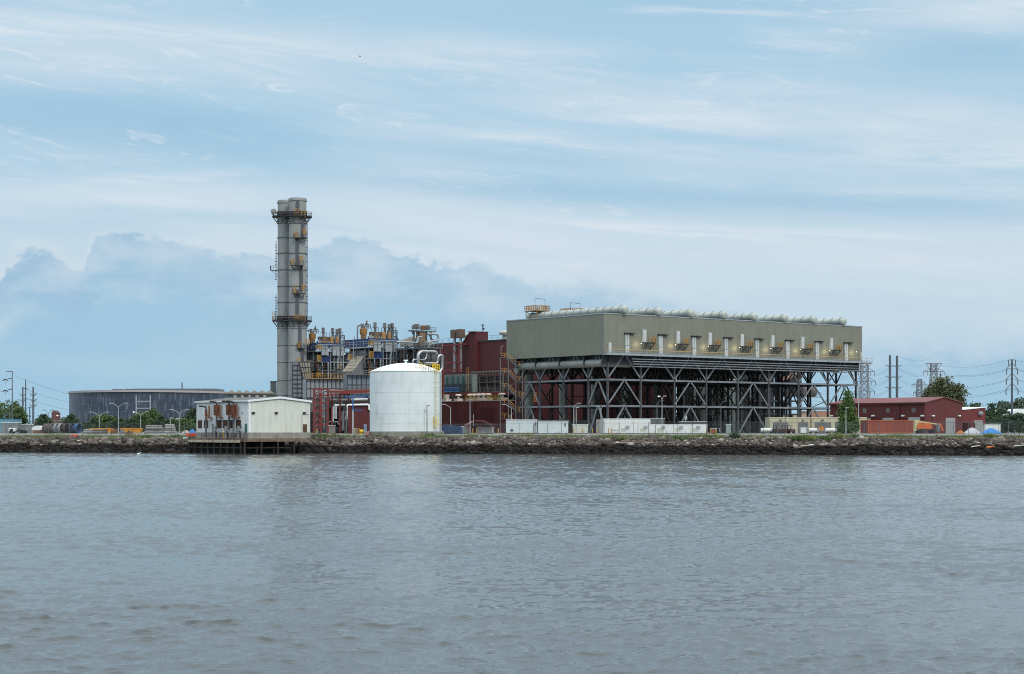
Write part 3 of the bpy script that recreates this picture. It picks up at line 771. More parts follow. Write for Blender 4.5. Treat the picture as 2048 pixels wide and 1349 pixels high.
# ------------------------------------------------------------------ CHIMNEYS
m_chim = mat('grey_chimney_shell', (0.31, 0.315, 0.305), 0.6, 0.1, (0.24, 0.245, 0.235), 0.15, 0.7, streak=(0.17, 0.14, 0.11), samt=0.75, thr=(0.48, 0.72))
m_sil_ring = mat('dark_flange', (.13, .125, .115), .7)
def stack(cx, cy, top, rad, front):
    lab = 'front grey steel chimney with yellow caged ladders up its right side' if front else 'rear grey steel chimney with microwave dish and ladder on its left'
    t = thing('chimney', lab, 'chimney', (cx, cy, GZ), 0)
    H = top - GZ
    zr = lambda py: Z(py, cy) - GZ
    mb = MB()
    prof = [(rad * 1.08, -.2), (rad * 1.0, zr(845)), (rad, zr(650)), (rad * .97, zr(640)), (rad * .94, zr(420)), (rad * .94, H - .9), (rad * 1.02, H - .85), (rad * 1.02, H - .35), (rad * .95, H - .3), (rad * .95, H), (rad * .86, H), (rad * .86, H - 3)]
    mb.lathe(0, 0, prof, 40, caps=False); mb.build('shell', m_chim, t, smooth=30)
    for py in (448, 477, 508, 541, 574, 606, 692, 726, 762, 792):
        mb = MB(); mb.lathe(0, 0, [(rad * 1.0, zr(py) - .1), (rad * 1.035, zr(py) - .08), (rad * 1.035, zr(py) + .08), (rad * 1.0, zr(py) + .1)], 40, caps=False); mb.build('flange_ring', m_sil_ring, t, smooth=30)
    for py in (443, 446.5, 653.5, 657): mb = MB(); mb.lathe(0, 0, [(rad * .98, zr(py) - .15), (rad * 1.07, zr(py) - .12), (rad * 1.07, zr(py) + .12), (rad * .98, zr(py) + .15)], 40, caps=False); mb.build('flange_ring', m_chim, t, smooth=30)
    for py in (433.5, 641.5):
        z0 = zr(py)
        mb = MB(); mb.lathe(0, 0, [(rad * .97, z0 - .25), (rad + 1.5, z0 - .25), (rad + 1.5, z0), (rad * .97, z0)], 32, caps=False)
        for q in range(12):
            a = 2 * PI * (q + .5) / 12
            mb.bar((math.cos(a) * rad, math.sin(a) * rad, z0 - 2.0), (math.cos(a) * (rad + 1.4), math.sin(a) * (rad + 1.4), z0 - .2), .14)
        pf = mb.build('ring_platform', m_dark, t)
        mb = MB(); P = [(math.cos(2 * PI * q / 24) * (rad + 1.45), math.sin(2 * PI * q / 24) * (rad + 1.45), z0) for q in range(24)]
        mb.rail(P, 1.15, 1.2, .09, True); mb.build('platform_rail', mat('dull_rail', (0.25, 0.2, 0.14), .6), pf)
        mb = MB(); mb.lathe(0, 0, [(rad * 1.0, z0 + .1), (rad * 1.035, z0 + .12), (rad * 1.035, z0 + 1.3), (rad * 1.0, z0 + 1.32)], 32, caps=False)
        mb.build('dark_band', m_dark, pf)
    return t, zr
SF = (X(595.3, 525), 525.0); SB = (X(572.8, 530.3), 530.3)
ST, zr = stack(SF[0], SF[1], Z(397.5, SF[1]), 2.68, True)
SR = 2.68
def onface(a, r=SR): return (math.sin(R(a)) * r, -math.cos(R(a)) * r)
# ladders zigzag up the visible front, with side landings and yellow cages
seg = [(852, 700, 34), (700, 646, 20), (640, 582, 5), (582, 534, 28), (534, 480, 5), (480, 436, 38), (430, 405, 8)]
for (pa, pb, ang) in seg:
    z0, z1 = zr(pa), zr(pb); x_, y_ = onface(ang, SR + .25)
    mb = MB(); mb.box(x_ - .42, x_ + .42, y_ - .25, y_ + .25, z0, z1)
    mb.build('caged_ladder', mat('ladder_cage_mesh', (0.10, 0.10, 0.115), .6, .3), ST)
for (py, ang) in ((692, 36), (584, 14), (528, 4), (473, 20)):
    z0 = zr(py) ; mb = MB()
    x_, y_ = onface(ang, SR + .75)
    hw = 1.8
    mb.box(x_ - hw, x_ + hw, y_ - .8, y_ + .6, z0 - .9, z0 - .7)
    mb.bar((x_ - hw + .3, y_ - .7, z0 - .8), (x_ - hw + .9, y_ + .6, z0 - 2.2), .14); mb.bar((x_ + hw - .2, y_ - .7, z0 - .8), (x_ + hw - .9, y_ + .6, z0 - 2.2), .14)
    sp = mb.build('side_landing', m_dark, ST)
    mb = MB(); mb.rail([(x_ - hw, y_ + .5, z0 - .75), (x_ - hw, y_ - .8, z0 - .75), (x_ + hw, y_ - .8, z0 - .75), (x_ + hw, y_ + .5, z0 - .75)], 1.1, .9, .08); mb.build('landing_rail', m_steel, sp)
    for sgn, dz in ((-1, 0.0), (1, .9)):
        mb = MB()
        cx_ = x_ + sgn * (hw - .55)
        for q in range(4): mb.lathe(cx_, y_ - .45, [(.5, z0 - .75 + dz + q * .5), (.55, z0 - .72 + dz + q * .5), (.55, z0 - .66 + dz + q * .5), (.5, z0 - .63 + dz + q * .5)], 10, caps=False)
        for q in range(6): a = q * PI / 3; mb.bar((cx_ + .53 * math.cos(a), y_ - .45 + .53 * math.sin(a), z0 - .75 + dz), (cx_ + .53 * math.cos(a), y_ - .45 + .53 * math.sin(a), z0 + 1.1 + dz), .07)
        mb.bar((cx_, y_ - .95, z0 - .7 + dz), (cx_, y_ - .95, z0 + .9 + dz), .08); mb.build('gate_cage', m_yel, sp)
for py, ang in ((429, 30), (426, 2), (637, 28), (636, 2)):
    x_, y_ = onface(ang, SR + .9); z0 = zr(py + 5); mb = MB()
    mb.grid((x_ - .8, y_, z0 - .4), (1.7, 0, 0), (0, 0, 1.9), 4, 3, .09); mb.build('yellow_gate', m_yel, ST)
# pipe run down the right edge
mb = MB(); x_, y_ = onface(82, SR + .15); mb.tube((x_, y_, zr(655)), (x_, y_, zr(448)), .12, 6)
for q in range(14): mb.box(x_ - .2, x_ + .15, y_ - .1, y_ + .1, zr(650 - q * 14) - .1, zr(650 - q * 14) + .1)
mb.build('conduit', m_dark, ST)
SB_T, zr2 = stack(SB[0], SB[1], Z(402, SB[1]), 2.68, False)
mb = MB(); x_, y_ = onface(-86, SR + .3)
for pa, pb in ((535, 482), (640, 590), (560, 535)):
    for s_ in (-.25, .25): mb.bar((x_, y_ + s_, zr2(pa)), (x_, y_ + s_, zr2(pb)), .1)
    k = int((zr2(pb) - zr2(pa)) / .8)
    for q in range(k): z_ = zr2(pa) + q * .8; mb.box(x_ - .35, x_ + .1, y_ - .35, y_ + .35, z_, z_ + .14)
mb.build('caged_ladder', m_dark, SB_T)
mb = MB(); z0 = zr2(541); mb.box(x_ - 1.6, x_ + .2, y_ - .8, y_ + .8, z0 - .1, z0); mb.rail([(x_ - 1.6, y_ - .8, z0), (x_ - 1.6, y_ + .8, z0)], 1.2, .8, .09); mb.rail([(x_ + .1, y_ - .8, z0), (x_ - 1.6, y_ - .8, z0)], 1.2, .8, .09); mb.bar((x_ + .2, y_, z0 - 1.5), (x_ - 1.5, y_, z0), .12)
mb.build('side_landing', m_dark, SB_T)
mb = MB(); x2 = -SR - 1.0; zc = zr2(424)
mb.tube((x2, -.6, zc), (x2 - .05, -.85, zc), .88, 20, .8); mb.ball((x2, -.6, zc), .88, 16, 1, .25, 1); ds = mb.build('microwave_dish', m_chim, SB_T, smooth=40)
mb = MB(); mb.bar((x2, -.3, zc), (x2 + .9, 0, zc - .3), .16); mb.bar((x2, -.3, zc - 2.2), (x2, -.3, zc), .16); mb.build('dish_arm', m_dark, ds)
mb = MB(); mb.box(x2 - .5, x2 + .5, -.5, .3, zr2(641), zr2(641) + 2.6); mb.build('white_cabinet', m_pan, SB_T)

# ------------------------------------------------------------------ WHITE TANK
m_tank = mat('white_tank_paint', (0.72, 0.755, 0.745), 0.55, 0, (0.64, 0.68, 0.67), 0.18, 0.7, streak=(0.36, 0.36, 0.32), samt=0.5, thr=(0.48, 0.78), bump=0.015)
m_tankroof = bpy.data.materials.new('peeling_white_roof'); m_tankroof.use_nodes = True
t = NT(m_tankroof.node_tree); b = t.n['Principled BSDF']
oc = t.new('ShaderNodeTexCoord').outputs['Object']; x_, y_, z_ = t.sep(oc)[:3]
n_ = t.noise(oc, 1.1, 5.0, .7); msk = t.mapr(n_, .50, .54)
near = t.mapr(t.math('ABSOLUTE', t.math('ADD', y_, 5.0)), 0.5, 3.0, 1.0, 0.0)
t.put(b.inputs['Base Color'], t.mix(t.math('MULTIPLY', t.math('MULTIPLY', msk, near), .8), (0.86, 0.86, 0.85), (0.36, 0.30, 0.24)))
TY = 395.5; TX = X(811.5, TY); TR = (883.5 - 740) / 2 / F * TY
tank = thing('storage_tank', 'large white cylindrical storage tank with low domed roof and yellow ladder', 'tank', (TX, TY, GZ), 0)
th = Z(744.5, TY - 2) - GZ
mb = MB(); mb.lathe(0, 0, [(TR, 0.4), (TR, th), (TR + .09, th), (TR + .09, th + .14), (TR - .05, th + .16)], 96, caps=False)
for q in range(1, 6): mb.lathe(0, 0, [(TR, th * q / 6 - .02), (TR + .03, th * q / 6 - .015), (TR + .03, th * q / 6 + .015), (TR, th * q / 6 + .02)], 96, caps=False)
mb.build('tank_wall', m_tank, tank, smooth=35)
rt = Z(727.5, TY) - GZ
prof = [(TR, th + .1)] + [(TR * math.cos(a), th + .1 + (rt - th - .1) * (1 - (1 - math.sin(a)) ** 1.0)) for a in np.linspace(0.05, PI / 2, 14)]
prof = [(TR * (1 - s_), th + .12 + (rt - th) * (1 - (1 - s_) ** 2)) for s_ in np.linspace(0, .98, 14)]
mb = MB(); mb.lathe(0, 0, prof, 96, caps=False); mb.add([], []); mb.lathe(0, 0, [(TR * .021, rt + .1), (0.001, rt + .12)], 12, caps=False)
mb.build('dome_roof', m_tankroof, tank, smooth=60)
mb = MB(); mb.tube((0, 0, rt), (0, 0, rt + .7), .22, 10); mb.tube((0, 0, rt + .6), (0, 0, rt + .8), .5, 12); mb.build('roof_vent', m_white, tank)
mb = MB(); mb.lathe(0, 0, [(TR + .5, -.9), (TR + .5, .5), (TR + .05, .55)], 96, caps=False); mb.build('concrete_base', m_conc, tank, smooth=40)
# ladder at right with cage and roof gate
la = math.asin(min(.98, (X(870, TY - 3) - TX) / TR)); lx, ly = math.sin(la) * (TR + .35), -math.cos(la) * (TR + .35)
mb = MB()
for s_ in (-.28, .28): mb.bar((lx + s_ * math.cos(la), ly + s_ * math.sin(la), 1.0), (lx + s_ * math.cos(la), ly + s_ * math.sin(la), th + 1.2), .06)
for q in range(36): z0 = 1.0 + q * .36; mb.bar((lx - .28 * math.cos(la), ly - .28 * math.sin(la), z0), (lx + .28 * math.cos(la), ly + .28 * math.sin(la), z0), .035)
for q in range(11): z0 = 3 + q * 1.0; mb.lathe(lx + .3 * math.sin(la), ly - .3 * math.cos(la), [(.42, z0), (.45, z0 + .04)], 10, caps=False)
mb.build('ladder', mat('faded_yellow', (0.62, 0.52, 0.20), .6), tank)
mb = MB(); mb.grid((lx - .5, ly - .4, 1.5), (1.0, .15, 0), (0, 0, 2.2), 3, 3, .09); mb.build('ladder_gate', m_yel_b, tank)
mb = MB(); a0 = la - .42
P = [(math.sin(a0 + q * .09) * (TR - .1), -math.cos(a0 + q * .09) * (TR - .1), th + .2) for q in range(9)]
mb.rail(P, 1.2, 1.0, .09); mb.rail([P[0], (P[0][0] * .8, P[0][1] * .8, th + .9)], 1.2, 1, .09); mb.rail([P[-1], (P[-1][0] * .8, P[-1][1] * .8, th + .9)], 1.2, 1, .09)
mb.grid((lx - .6, ly - .2, th + .1), (1.3, .2, 0), (0, 0, 1.5), 3, 2, .13)
mb.build('roof_rail', m_yel_b, tank)
# overflow pipe at right edge
pa = math.asin(.955); mb = MB(); qx, qy = math.sin(pa) * (TR + .3), -math.cos(pa) * (TR + .3)
mb.path([(qx - .6, qy + .4, th - .3), (qx, qy, th - .3), (qx, qy, .6), (qx + .4, qy - .3, .2)], .13, 8, .4); mb.build('overflow_pipe', m_grey, tank, smooth=50)
# ------------------------------------------------------------------ RED TURBINE HALL
m_red = mat('dark_red_cladding', (0.100, 0.018, 0.019), 0.6, 0.05, (0.082, 0.015, 0.016), 0.1, 0.8, rib=0.6, ribamt=0.02, panel=0.6, pamt=0.06)
HP = (X(968, 548), 548.0)
t_near = along(HP, TH - 90, 1166)
HC = step(HP, TH - 90, t_near)                 # corner nearest to the river
far = along(HC, TH + 90, 862)
right = along(HC, TH, 1352)
hz = Z(683.6, 548)
hall = thing('turbine_hall', 'tall dark red clad turbine hall with raised tower behind the condenser', 'building', (HC[0], HC[1], 0), TH)
tw0, tw1 = along(HC, TH + 90, 957), along(HC, TH + 90, 941)
mb = MB(); mb.box(0, right, 0, far, GZ - .2, hz); mb.build('wall', m_red, hall)
mb = MB(); mb.box(-.25, right + .25, -.25, far + .25, hz, hz + .35); mb.build('roof', mat('dark_roof_trim', (.05, .05, .055), .7), hall)
zt = Z(665, 553)
tower_u = along(step(HC, TH + 90, tw0), TH, 976)
mb = MB(); ts_ = along(HC, TH + 90, 940) - tw0
mb.prism([(tw0, GZ), (tw0 + 3.4, GZ), (tw0 + 3.4, hz - 1), (tw0 + 7.0, hz - .6), (tw0 + 7.0, hz), (tw0 + 3.4, zt), (tw0, zt)], -1.0, tower_u, 'x'); tw = mb.build('tower', m_red, hall)
mb = MB(); mb.box(-1.6, tower_u + .1, tw0 - .15, tw0 + 3.4, zt, zt + .25); mb.build('tower_coping', m_steel_l, tw)
mb = MB(); ua = 2.4; mb.bar((ua, tw0 + 1, zt), (ua, tw0 + 1, zt + 2.6), .22); mb.box(ua - .45, ua + .45, tw0 + .8, tw0 + 1.2, zt + 1.9, zt + 2.05); mb.box(ua - .1, ua + .5, tw0 + .8, tw0 + 1.2, zt + .8, zt + 1.3); mb.build('antenna', m_dark, tw)
# roof ventilators
for i, (px, Yd, s_) in enumerate(((906, 10, 1.0), (916, 6, 1.05), (985, 4, 1.15))):
    v = along(HC, TH + 90, px) - 3; v = max(1, min(far - 2, v)); cx_, cy_ = 2.5 + Yd * .2, v
    mb = MB(); mb.lathe(cx_, cy_, [(1.3 * s_, hz + .3), (1.3 * s_, hz + 1.7), (2.1 * s_, hz + 1.9), (2.3 * s_, hz + 2.5), (2.0 * s_, hz + 3.0), (.01, hz + 3.3)], 20, caps=False)
    mb.build('roof_ventilator', mat('cream_vent', (.52, .50, .43), .6), hall, smooth=40)
mb = MB(); mb.rail([(.2, 0, hz + .35), (.2, tw0 - .3, hz + .35)], 1.3, 3, .07); mb.rail([(.2, tw1 + 3, hz + .35), (.2, far, hz + .35)], 1.3, 3, .07); mb.build('roof_rail', m_steel, hall)
# two brown silencers on a red frame against the wall
for px in (921, 933):
    v = along(HC, TH + 90, px) 
    mb = MB(); zc = Z(672, 552); mb.lathe(-2.2, v, [(.01, zc - .6), (1.35, zc - .5), (1.35, zc + 2.0), (1.0, zc + 2.1)], 20); s1 = mb.build('silencer', mat('brown_silencer', (.13, .085, .06), .7), hall, smooth=40)
    mb = MB(); mb.tube((-2.2, v, Z(743, 550)), (-2.2, v, zc - .5), .42, 12); mb.build('vent_pipe', m_steel_l, s1, smooth=40)
mb = MB(); va, vb = along(HC, TH + 90, 940), along(HC, TH + 90, 906)
for v in (va, vb):
    mb.bar((-4, v, GZ), (-4, v, Z(688, 550)), .45); mb.bar((-.2, v, Z(688, 550)), (-4.2, v, Z(688, 550)), .4)
for py in (689, 725, 740): mb.bar((-4, va - 1, Z(py, 550)), (-4, vb, Z(py, 550)), .45)
mb.bar((-4, va, Z(725, 550)), (-4, (va + vb) / 2, Z(690, 550)), .3)
mb.build('red_frame', m_redst, hall)

# ------------------------------------------------------------------ PUMP HOUSE on piles
m_ph = mat('cream_ribbed_siding', (0.65, 0.645, 0.565), 0.6, 0, (0.58, 0.575, 0.50), 0.2, 0.6, rib=0.42, ribamt=0.02, panel=0.42, pamt=0.04, streak=(0.40, 0.38, 0.31), samt=0.5)  # warm light on the gable is put into this cream colour
m_ph2 = mat('white_stained_siding', (0.70, 0.71, 0.69), 0.6, 0, (0.62, 0.63, 0.61), 0.2, 0.6, rib=0.42, ribamt=0.03, panel=1.0, pamt=0.05, streak=(0.36, 0.30, 0.24), samt=0.45, thr=(.5, .8))
PY = 372.0; PP = (X(497.5, PY), PY)
pu = along(PP, TH, 620.5); pv = along(PP, TH + 90, 393.5)
ph = thing('pump_house', 'cream metal pump house with low gable and rusty exhausts standing on a pier', 'building', (PP[0], PP[1], 0), TH)
z0 = Z(865.5, PY); z1 = Z(802, PY); zp = Z(796, PY + 4.5)
m_ = pu / 2
mb = MB(); mb.prism([(0, z0), (pu, z0), (pu, z1), (m_, zp), (0, z1)], .06, 0.22, 'y'); mb.build('gable_wall', m_ph, ph)
mb = MB(); mb.box(0, .2, .22, pv, z0, z1); mb.build('side_wall', m_ph2, ph)
mb = MB(); mb.box(pu - .2, pu, .22, pv, z0, z1); mb.build('side_wall', m_ph2, ph)
mb = MB(); mb.prism([(0, z0), (pu, z0), (pu, z1), (m_, zp), (0, z1)], pv, pv + .15, 'y'); mb.build('gable_wall', m_ph, ph)
mb = MB(); e_ = .25
mb.prism([(-e_, z1 - .05), (m_, zp + .02), (pu + e_, z1 - .05), (pu + e_, z1 + .15), (m_, zp + .24), (-e_, z1 + .15)], -.15, pv + .4, 'y')
rf = mb.build('roof', mat('grey_metal_roof', (.085, .08, .075), .7, .1, (.2, .18, .16), .5, .7), ph)
mb = MB(); mb.prism([(-e_ - .05, z1 - .25), (m_, zp - .16), (pu + e_ + .05, z1 - .25), (pu + e_ + .05, z1 + .17), (m_, zp + .26), (-e_ - .05, z1 + .17)], -.26, -.152, 'y'); mb.build('gable_trim', m_white, rf)
mb = MB(); mb.box(-.4, -.26, -.2, pv + .4, z1 - .15, z1 + .14); mb.build('gutter', m_white, rf)
mb = MB(); mb.box(-.05, .4, -.02, .06, z0, z1 - .2); mb.build('corner_trim', m_white, ph)
mb = MB(); zc0 = Z(877.5, PY); mb.box(-.08, pu + .0, -.04, pv, zc0, z0); mb.build('concrete_plinth', m_conc, ph)
# louvres on the stained wall
m_louv = mat('rusty_brown_louvre', (.12, .06, .035), .8, 0, (.06, .035, .025), 1.5, .8)
fx = lambda x_z: along(PP, TH + 90, x_z)
def z6(py): return Z(py, PY + 6)
for a, b in ((396.5, 404), (408.5, 416), (434, 443.5), (446, 455.5), (460, 467.5), (472.5, 482)):
    va, vb = fx(a), fx(b); lo, hi = z6(856.5), z6(840.5)
    mb = MB(); mb.box(-.06, 0.0, va, vb, lo, hi)
    for q in range(12): zz = lo + (hi - lo) * (q + .5) / 12; mb.box(-.13, -.06, min(va, vb) + .05, max(va, vb) - .05, zz - .03, zz + .05)
    mb.build('louvre', m_louv, ph)
for a, b, c_ in ((424, 427.5, (.18, .2, .2)), (490.2, 494, (.02, .14, .11))):
    mb = MB(); mb.box(-.07, 0.0, fx(a), fx(b), z0 + .02, z6(848)); mb.build('door', mat('door_%d' % a, c_, .5), ph, label='dark green door' if a > 480 else 'grey door')
for px, py in ((485.5, 826),): mb = MB(); mb.ball((-.15, fx(px), z6(py)), .22, 8); mb.build('wall_light', m_grey, ph)
for px in (506.5, 552.5, 608.5):
    mb = MB(); uu = along(PP, TH, px); zz = Z(826, PY + uu * .6); mb.box(uu - .35, uu + .3, -.3, .05, zz - .18, zz + .16); mb.ball((uu - .1, -.25, zz), .2, 8); mb.build('wall_light', m_dark, ph)
mb = MB(); uu = along(PP, TH, 610); mb.box(uu - .5, uu + .5, 0.0, .06, z0 - .2, Z(849, PY + 8)); mb.build('door', m_louv, ph, label='rusty brown door')
mb = MB(); uu = along(PP, TH, 604); mb.path([(uu, -.03, z0), (uu, -.03, Z(829, PY + 8)), (uu + 1.6, -.03, Z(829, PY + 8))], .05, 5); mb.build('conduit', m_grey, ph)
# rusty exhaust silencers on stand pipes: three sets
for i, (px, w_, top, bot, twin) in enumerate(((418, .5, 819, 832, 0), (439, 1.15, 810, 831, 0), (464, 1.15, 810, 831, 1))):
    v = fx(px); zt_, zb_ = z6(top), z6(bot)
    for k in range(2 if twin else 1):
        vv = v - k * 1.9 if twin else v
        mb = MB(); mb.tube((-.7, vv, zb_), (-.7, vv, zt_), w_ * .55, 12); sl = mb.build('exhaust_silencer', m_rust, ph, smooth=40, label='rusted exhaust silencer')
        mb = MB(); mb.path([(-.7, vv, zt_), (-.7, vv, zt_ + .55), (-1.2, vv + .55, zt_ + .7), (-1.6, vv + 1.3, zt_ + .75)], .16, 8, .3); mb.build('exhaust_tip', mat('sooty_pipe', (.04, .035, .03), .8), sl, smooth=50)
        mb = MB(); mb.tube((-.7, vv, zc0 + .3), (-.7, vv, zb_), .2, 8); mb.build('stand_pipe', m_steel, sl, smooth=50)
        mb = MB(); mb.box(-1.1, -.02, vv - 1.6, vv - .7, zb_ - .5, zb_ - .35); mb.grid((-1.2, vv - 1.6, zb_ - .5), (0, .9, 0), (0, 0, .9), 2, 1, .1); mb.bar((-.5, vv - 1.0, zb_ - .4), (-.5, vv - 1.0, zb_ + 2.2), .25); mb.build('bracket', mat('rust_bracket', (.22, .09, .055), .8), sl)
# pier deck and piles
pier = thing('pier', 'rust-stained concrete pier deck on dark timber piles under the pump house', 'pier', (PP[0], PP[1], 0), TH)
zd = Z(880.5, PY)
m_deck = mat('rust_stained_deck_edge', (.20, .15, .11), .85, 0, (.09, .05, .03), .9, .95, streak=(.13, .055, .03), samt=.8)
mb = MB(); mb.box(-1.9, pu * .86, -1.6, pv - .6, zd - .35, zc0 - .02); mb.build('deck', m_deck, pier)
mb = MB()
for q in range(8): va = q * (pv / 8); mb.box(-2.15, -1.9, va + .25, va + pv / 8 - .25, zd - .55, zd - .05)
mb.build('edge_beams', mat('cream_edge', (.50, .45, .34), .85, 0, (.3, .2, .12), 1, .8), pier)
m_pile = mat('wet_timber_pile', (.035, .026, .022), .85, 0, (.012, .01, .009), 1.2, .7)
for i in range(9):
    for j, uu in enumerate((-1.7, 2.0, 6.0, 10)):
        mb = MB(); v = .2 + i * (pv - .2) / 8; mb.tube((uu, v, -2.5), (uu, v, zd - .3), .24, 10); mb.build('pile', m_pile, pier, smooth=50)
for i in range(4):
    mb = MB(); uu = -1.7 + i * 3.9 ; mb.tube((uu, -1.3, -2.5), (uu, -1.3, zd - .3), .24, 10); mb.build('pile', m_pile, pier, smooth=50)
mb = MB(); mb.box(-1.9, 9, -1.4, -1.25, zd - 1.7, zd - 1.5); mb.box(-1.95, -1.8, 0, pv, zd - 1.7, zd - 1.5); mb.build('waling', m_pile, pier)
mb = MB(); mb.box(-1.2, 10, 2.5, pv + 1, -2, zd - .4); mb.build('bulkhead', mat('bulkhead_shade_black', (.012, .011, .01), .9), pier)  # black box: the shade under the pier is put into its colour
mb = MB(); mb.rail([(-1.95, pv - 1, zc0), (-1.95, 0, zc0), (-1.95, -1.5, zc0)], 1.1, 2.4, .05, mid=True); mb.build('pier_rail', m_rust, pier)
m_pump = mat('pump_grey', (.19, .20, .20), .6, 0, (.1, .1, .1), 1, .7)
# three grey vertical pumps with elbow on the deck
for i, px in enumerate((429, 452, 477)):
    v = along(step(PP, TH + 180, 1.3), TH + 90, px)
    p = step(step(PP, TH + 180, 1.3), TH + 90, v)
    lab = ['grey vertical pump with elbow pipe, leftmost on the pier', 'grey vertical pump beside the yellow post on the pier', 'grey vertical pump nearest the green door'][i]
    pmp = thing('vertical_pump', lab, 'pump', (p[0], p[1], zc0), TH, 'vertical pumps on the pier')
    mb = MB(); mb.lathe(0, 0, [(.55, 0), (.55, .12), (.4, .15), (.4, 1.1), (.55, 1.15), (.55, 1.3), (.38, 1.35), (.38, 2.2), (.3, 2.5), (.1, 2.6)], 14); mb.build('casing', m_pump, pmp, smooth=40)
    mb = MB(); mb.path([(0, 0, 1.6), (0, -1.0, 1.6), (0, -1.6, 1.2), (0, -1.6, .2)], .22, 8, .3); mb.build('elbow_pipe', m_pump, pmp, smooth=40)
p = step(step(PP, TH + 180, 1.5), TH + 90, along(step(PP, TH + 180, 1.5), TH + 90, 449))
mb = MB(); mb.tube((0, 0, 0), (0, 0, 1.35), .28, 10); mb.ball((0, 0, 1.35), .28, 10); o = mb.build('bollard', m_yel_b, label='stout yellow bollard between the pumps on the pier', cat='bollard'); o.location = (p[0], p[1], zc0)
mb = MB()
for q in range(6): mb.box(-1.8 + q * .3, -1.5 + q * .3, 3.0, 3.9, zc0 + .3 * q, zc0 + .3 * q + .08)
mb.rail([(-1.85, 3.0, zc0), (0, 3.0, zc0 + 1.8)], 1.1, 1, .06)
mb.build('pier_steps', m_steel, ph)
# dark service building behind it with five T-shaped vents
BP = (X(455, 415), 415.0)
sb = thing('service_building', 'low grey building with hipped roof vents just behind the pump house', 'building', (BP[0], BP[1], 0), 12)
L_ = along(BP, 12, 547)
zt_ = Z(789.5, 417)
mb = MB(); mb.box(0, L_, 0, 9, GZ - .2, zt_); mb.build('wall', mat('sage_grey_wall', (.22, .25, .25), .6), sb)
mb = MB(); mb.box(-.8, L_ + .6, -.8, 9.8, zt_, zt_ + .35); mb.build('roof', mat('brown_grey_roof', (.17, .15, .12), .8), sb)
for q in range(6):
    c_ = (q + .55) * L_ / 6
    mb = MB(); mb.add([(c_ - .9, .2, zt_ + .36), (c_ + .9, .2, zt_ + .36), (c_ + .9, 2.2, zt_ + .36), (c_ - .9, 2.2, zt_ + .36), (c_ - .2, 1.2, zt_ + .95), (c_ + .2, 1.2, zt_ + .95)], [(0, 1, 5, 4), (1, 2, 5), (2, 3, 4, 5), (3, 0, 4)]); mb.build('roof_hip', mat('brown_grey_roof', (.17, .15, .12), .8), sb)
for px in (470, 484.5, 499, 514, 529):
    c_ = along(BP, 12, px); mb = MB(); mb.box(c_ - .12, c_ + .12, -.3, -.02, zt_ - 1.1, zt_ - .1); mb.box(c_ - .4, c_ + .4, -.35, -.02, zt_ - .45, zt_ - .15); mb.build('wall_bracket', m_white, sb)
# ------------------------------------------------------------------ frames on the plant grid, addressed by photo column
class Fr:
    def __init__(s, px, Y, ang=TH): s.P = (X(px, Y), Y); s.a = ang
    def u(s, px, v=0.0): return along(step(s.P, s.a + 90, v), s.a, px)
    def v(s, px, u=0.0): return along(step(s.P, s.a, u), s.a + 90, px)
    def Y(s, u=0.0, v=0.0): return s.P[1] + math.sin(R(s.a)) * u + math.cos(R(s.a)) * v
    def z(s, py, u=0.0, v=0.0): return Z(py, s.Y(u, v))
    def thing(s, name, label, cat, z=0.0, group=None): return thing(name, label, cat, (s.P[0], s.P[1], z), s.a, group)
m_case = mat('grey_boiler_casing', (0.20, 0.21, 0.22), 0.6, 0.1, (0.12, 0.125, 0.13), 0.25, 0.7, streak=(.13, .11, .09), samt=.4, lines=1.3, linec=(.08, .08, .085), hline=2.4)
m_case_tan = mat('tan_lit_boiler_casing', (0.36, 0.32, 0.25), 0.7, 0, (0.25, 0.22, 0.17), 0.4, 0.7, streak=(.16, .12, .09), samt=.5, lines=1.3, linec=(.10, .09, .08))  # light on the sloping roofs is put into this tan colour
m_ribbed = mat('ribbed_grey_duct', (0.30, 0.315, 0.33), 0.6, 0.1, (0.20, 0.21, 0.22), 0.3, 0.6, streak=(.14, .12, .1), samt=.4, lines=1.1, linec=(.09, .09, .095))
m_navy = mat('navy_blue_sheeting', (0.018, 0.038, 0.13), 0.5, 0, (0.012, 0.025, 0.08), 0.6, 0.6, lines=1.5, linec=(.06, .08, .14))
m_orv = mat('orange_yellow_vessel', (0.38, 0.19, 0.05), 0.6, 0, (0.16, 0.09, 0.05), 1.2, 0.9)
m_silver = mat('silver_pipe_lagging', (0.48, 0.47, 0.47), 0.33, 0.75, (0.28, 0.25, 0.24), 0.5, 0.5)
m_beige = mat('beige_lagging', (0.46, 0.42, 0.36), 0.7, 0, (0.28, 0.24, 0.20), 0.8, 0.7)
m_sil = mat('grey_silencer', (0.17, 0.16, 0.16), 0.7, 0.1, (0.09, 0.07, 0.06), 0.8, 0.6)
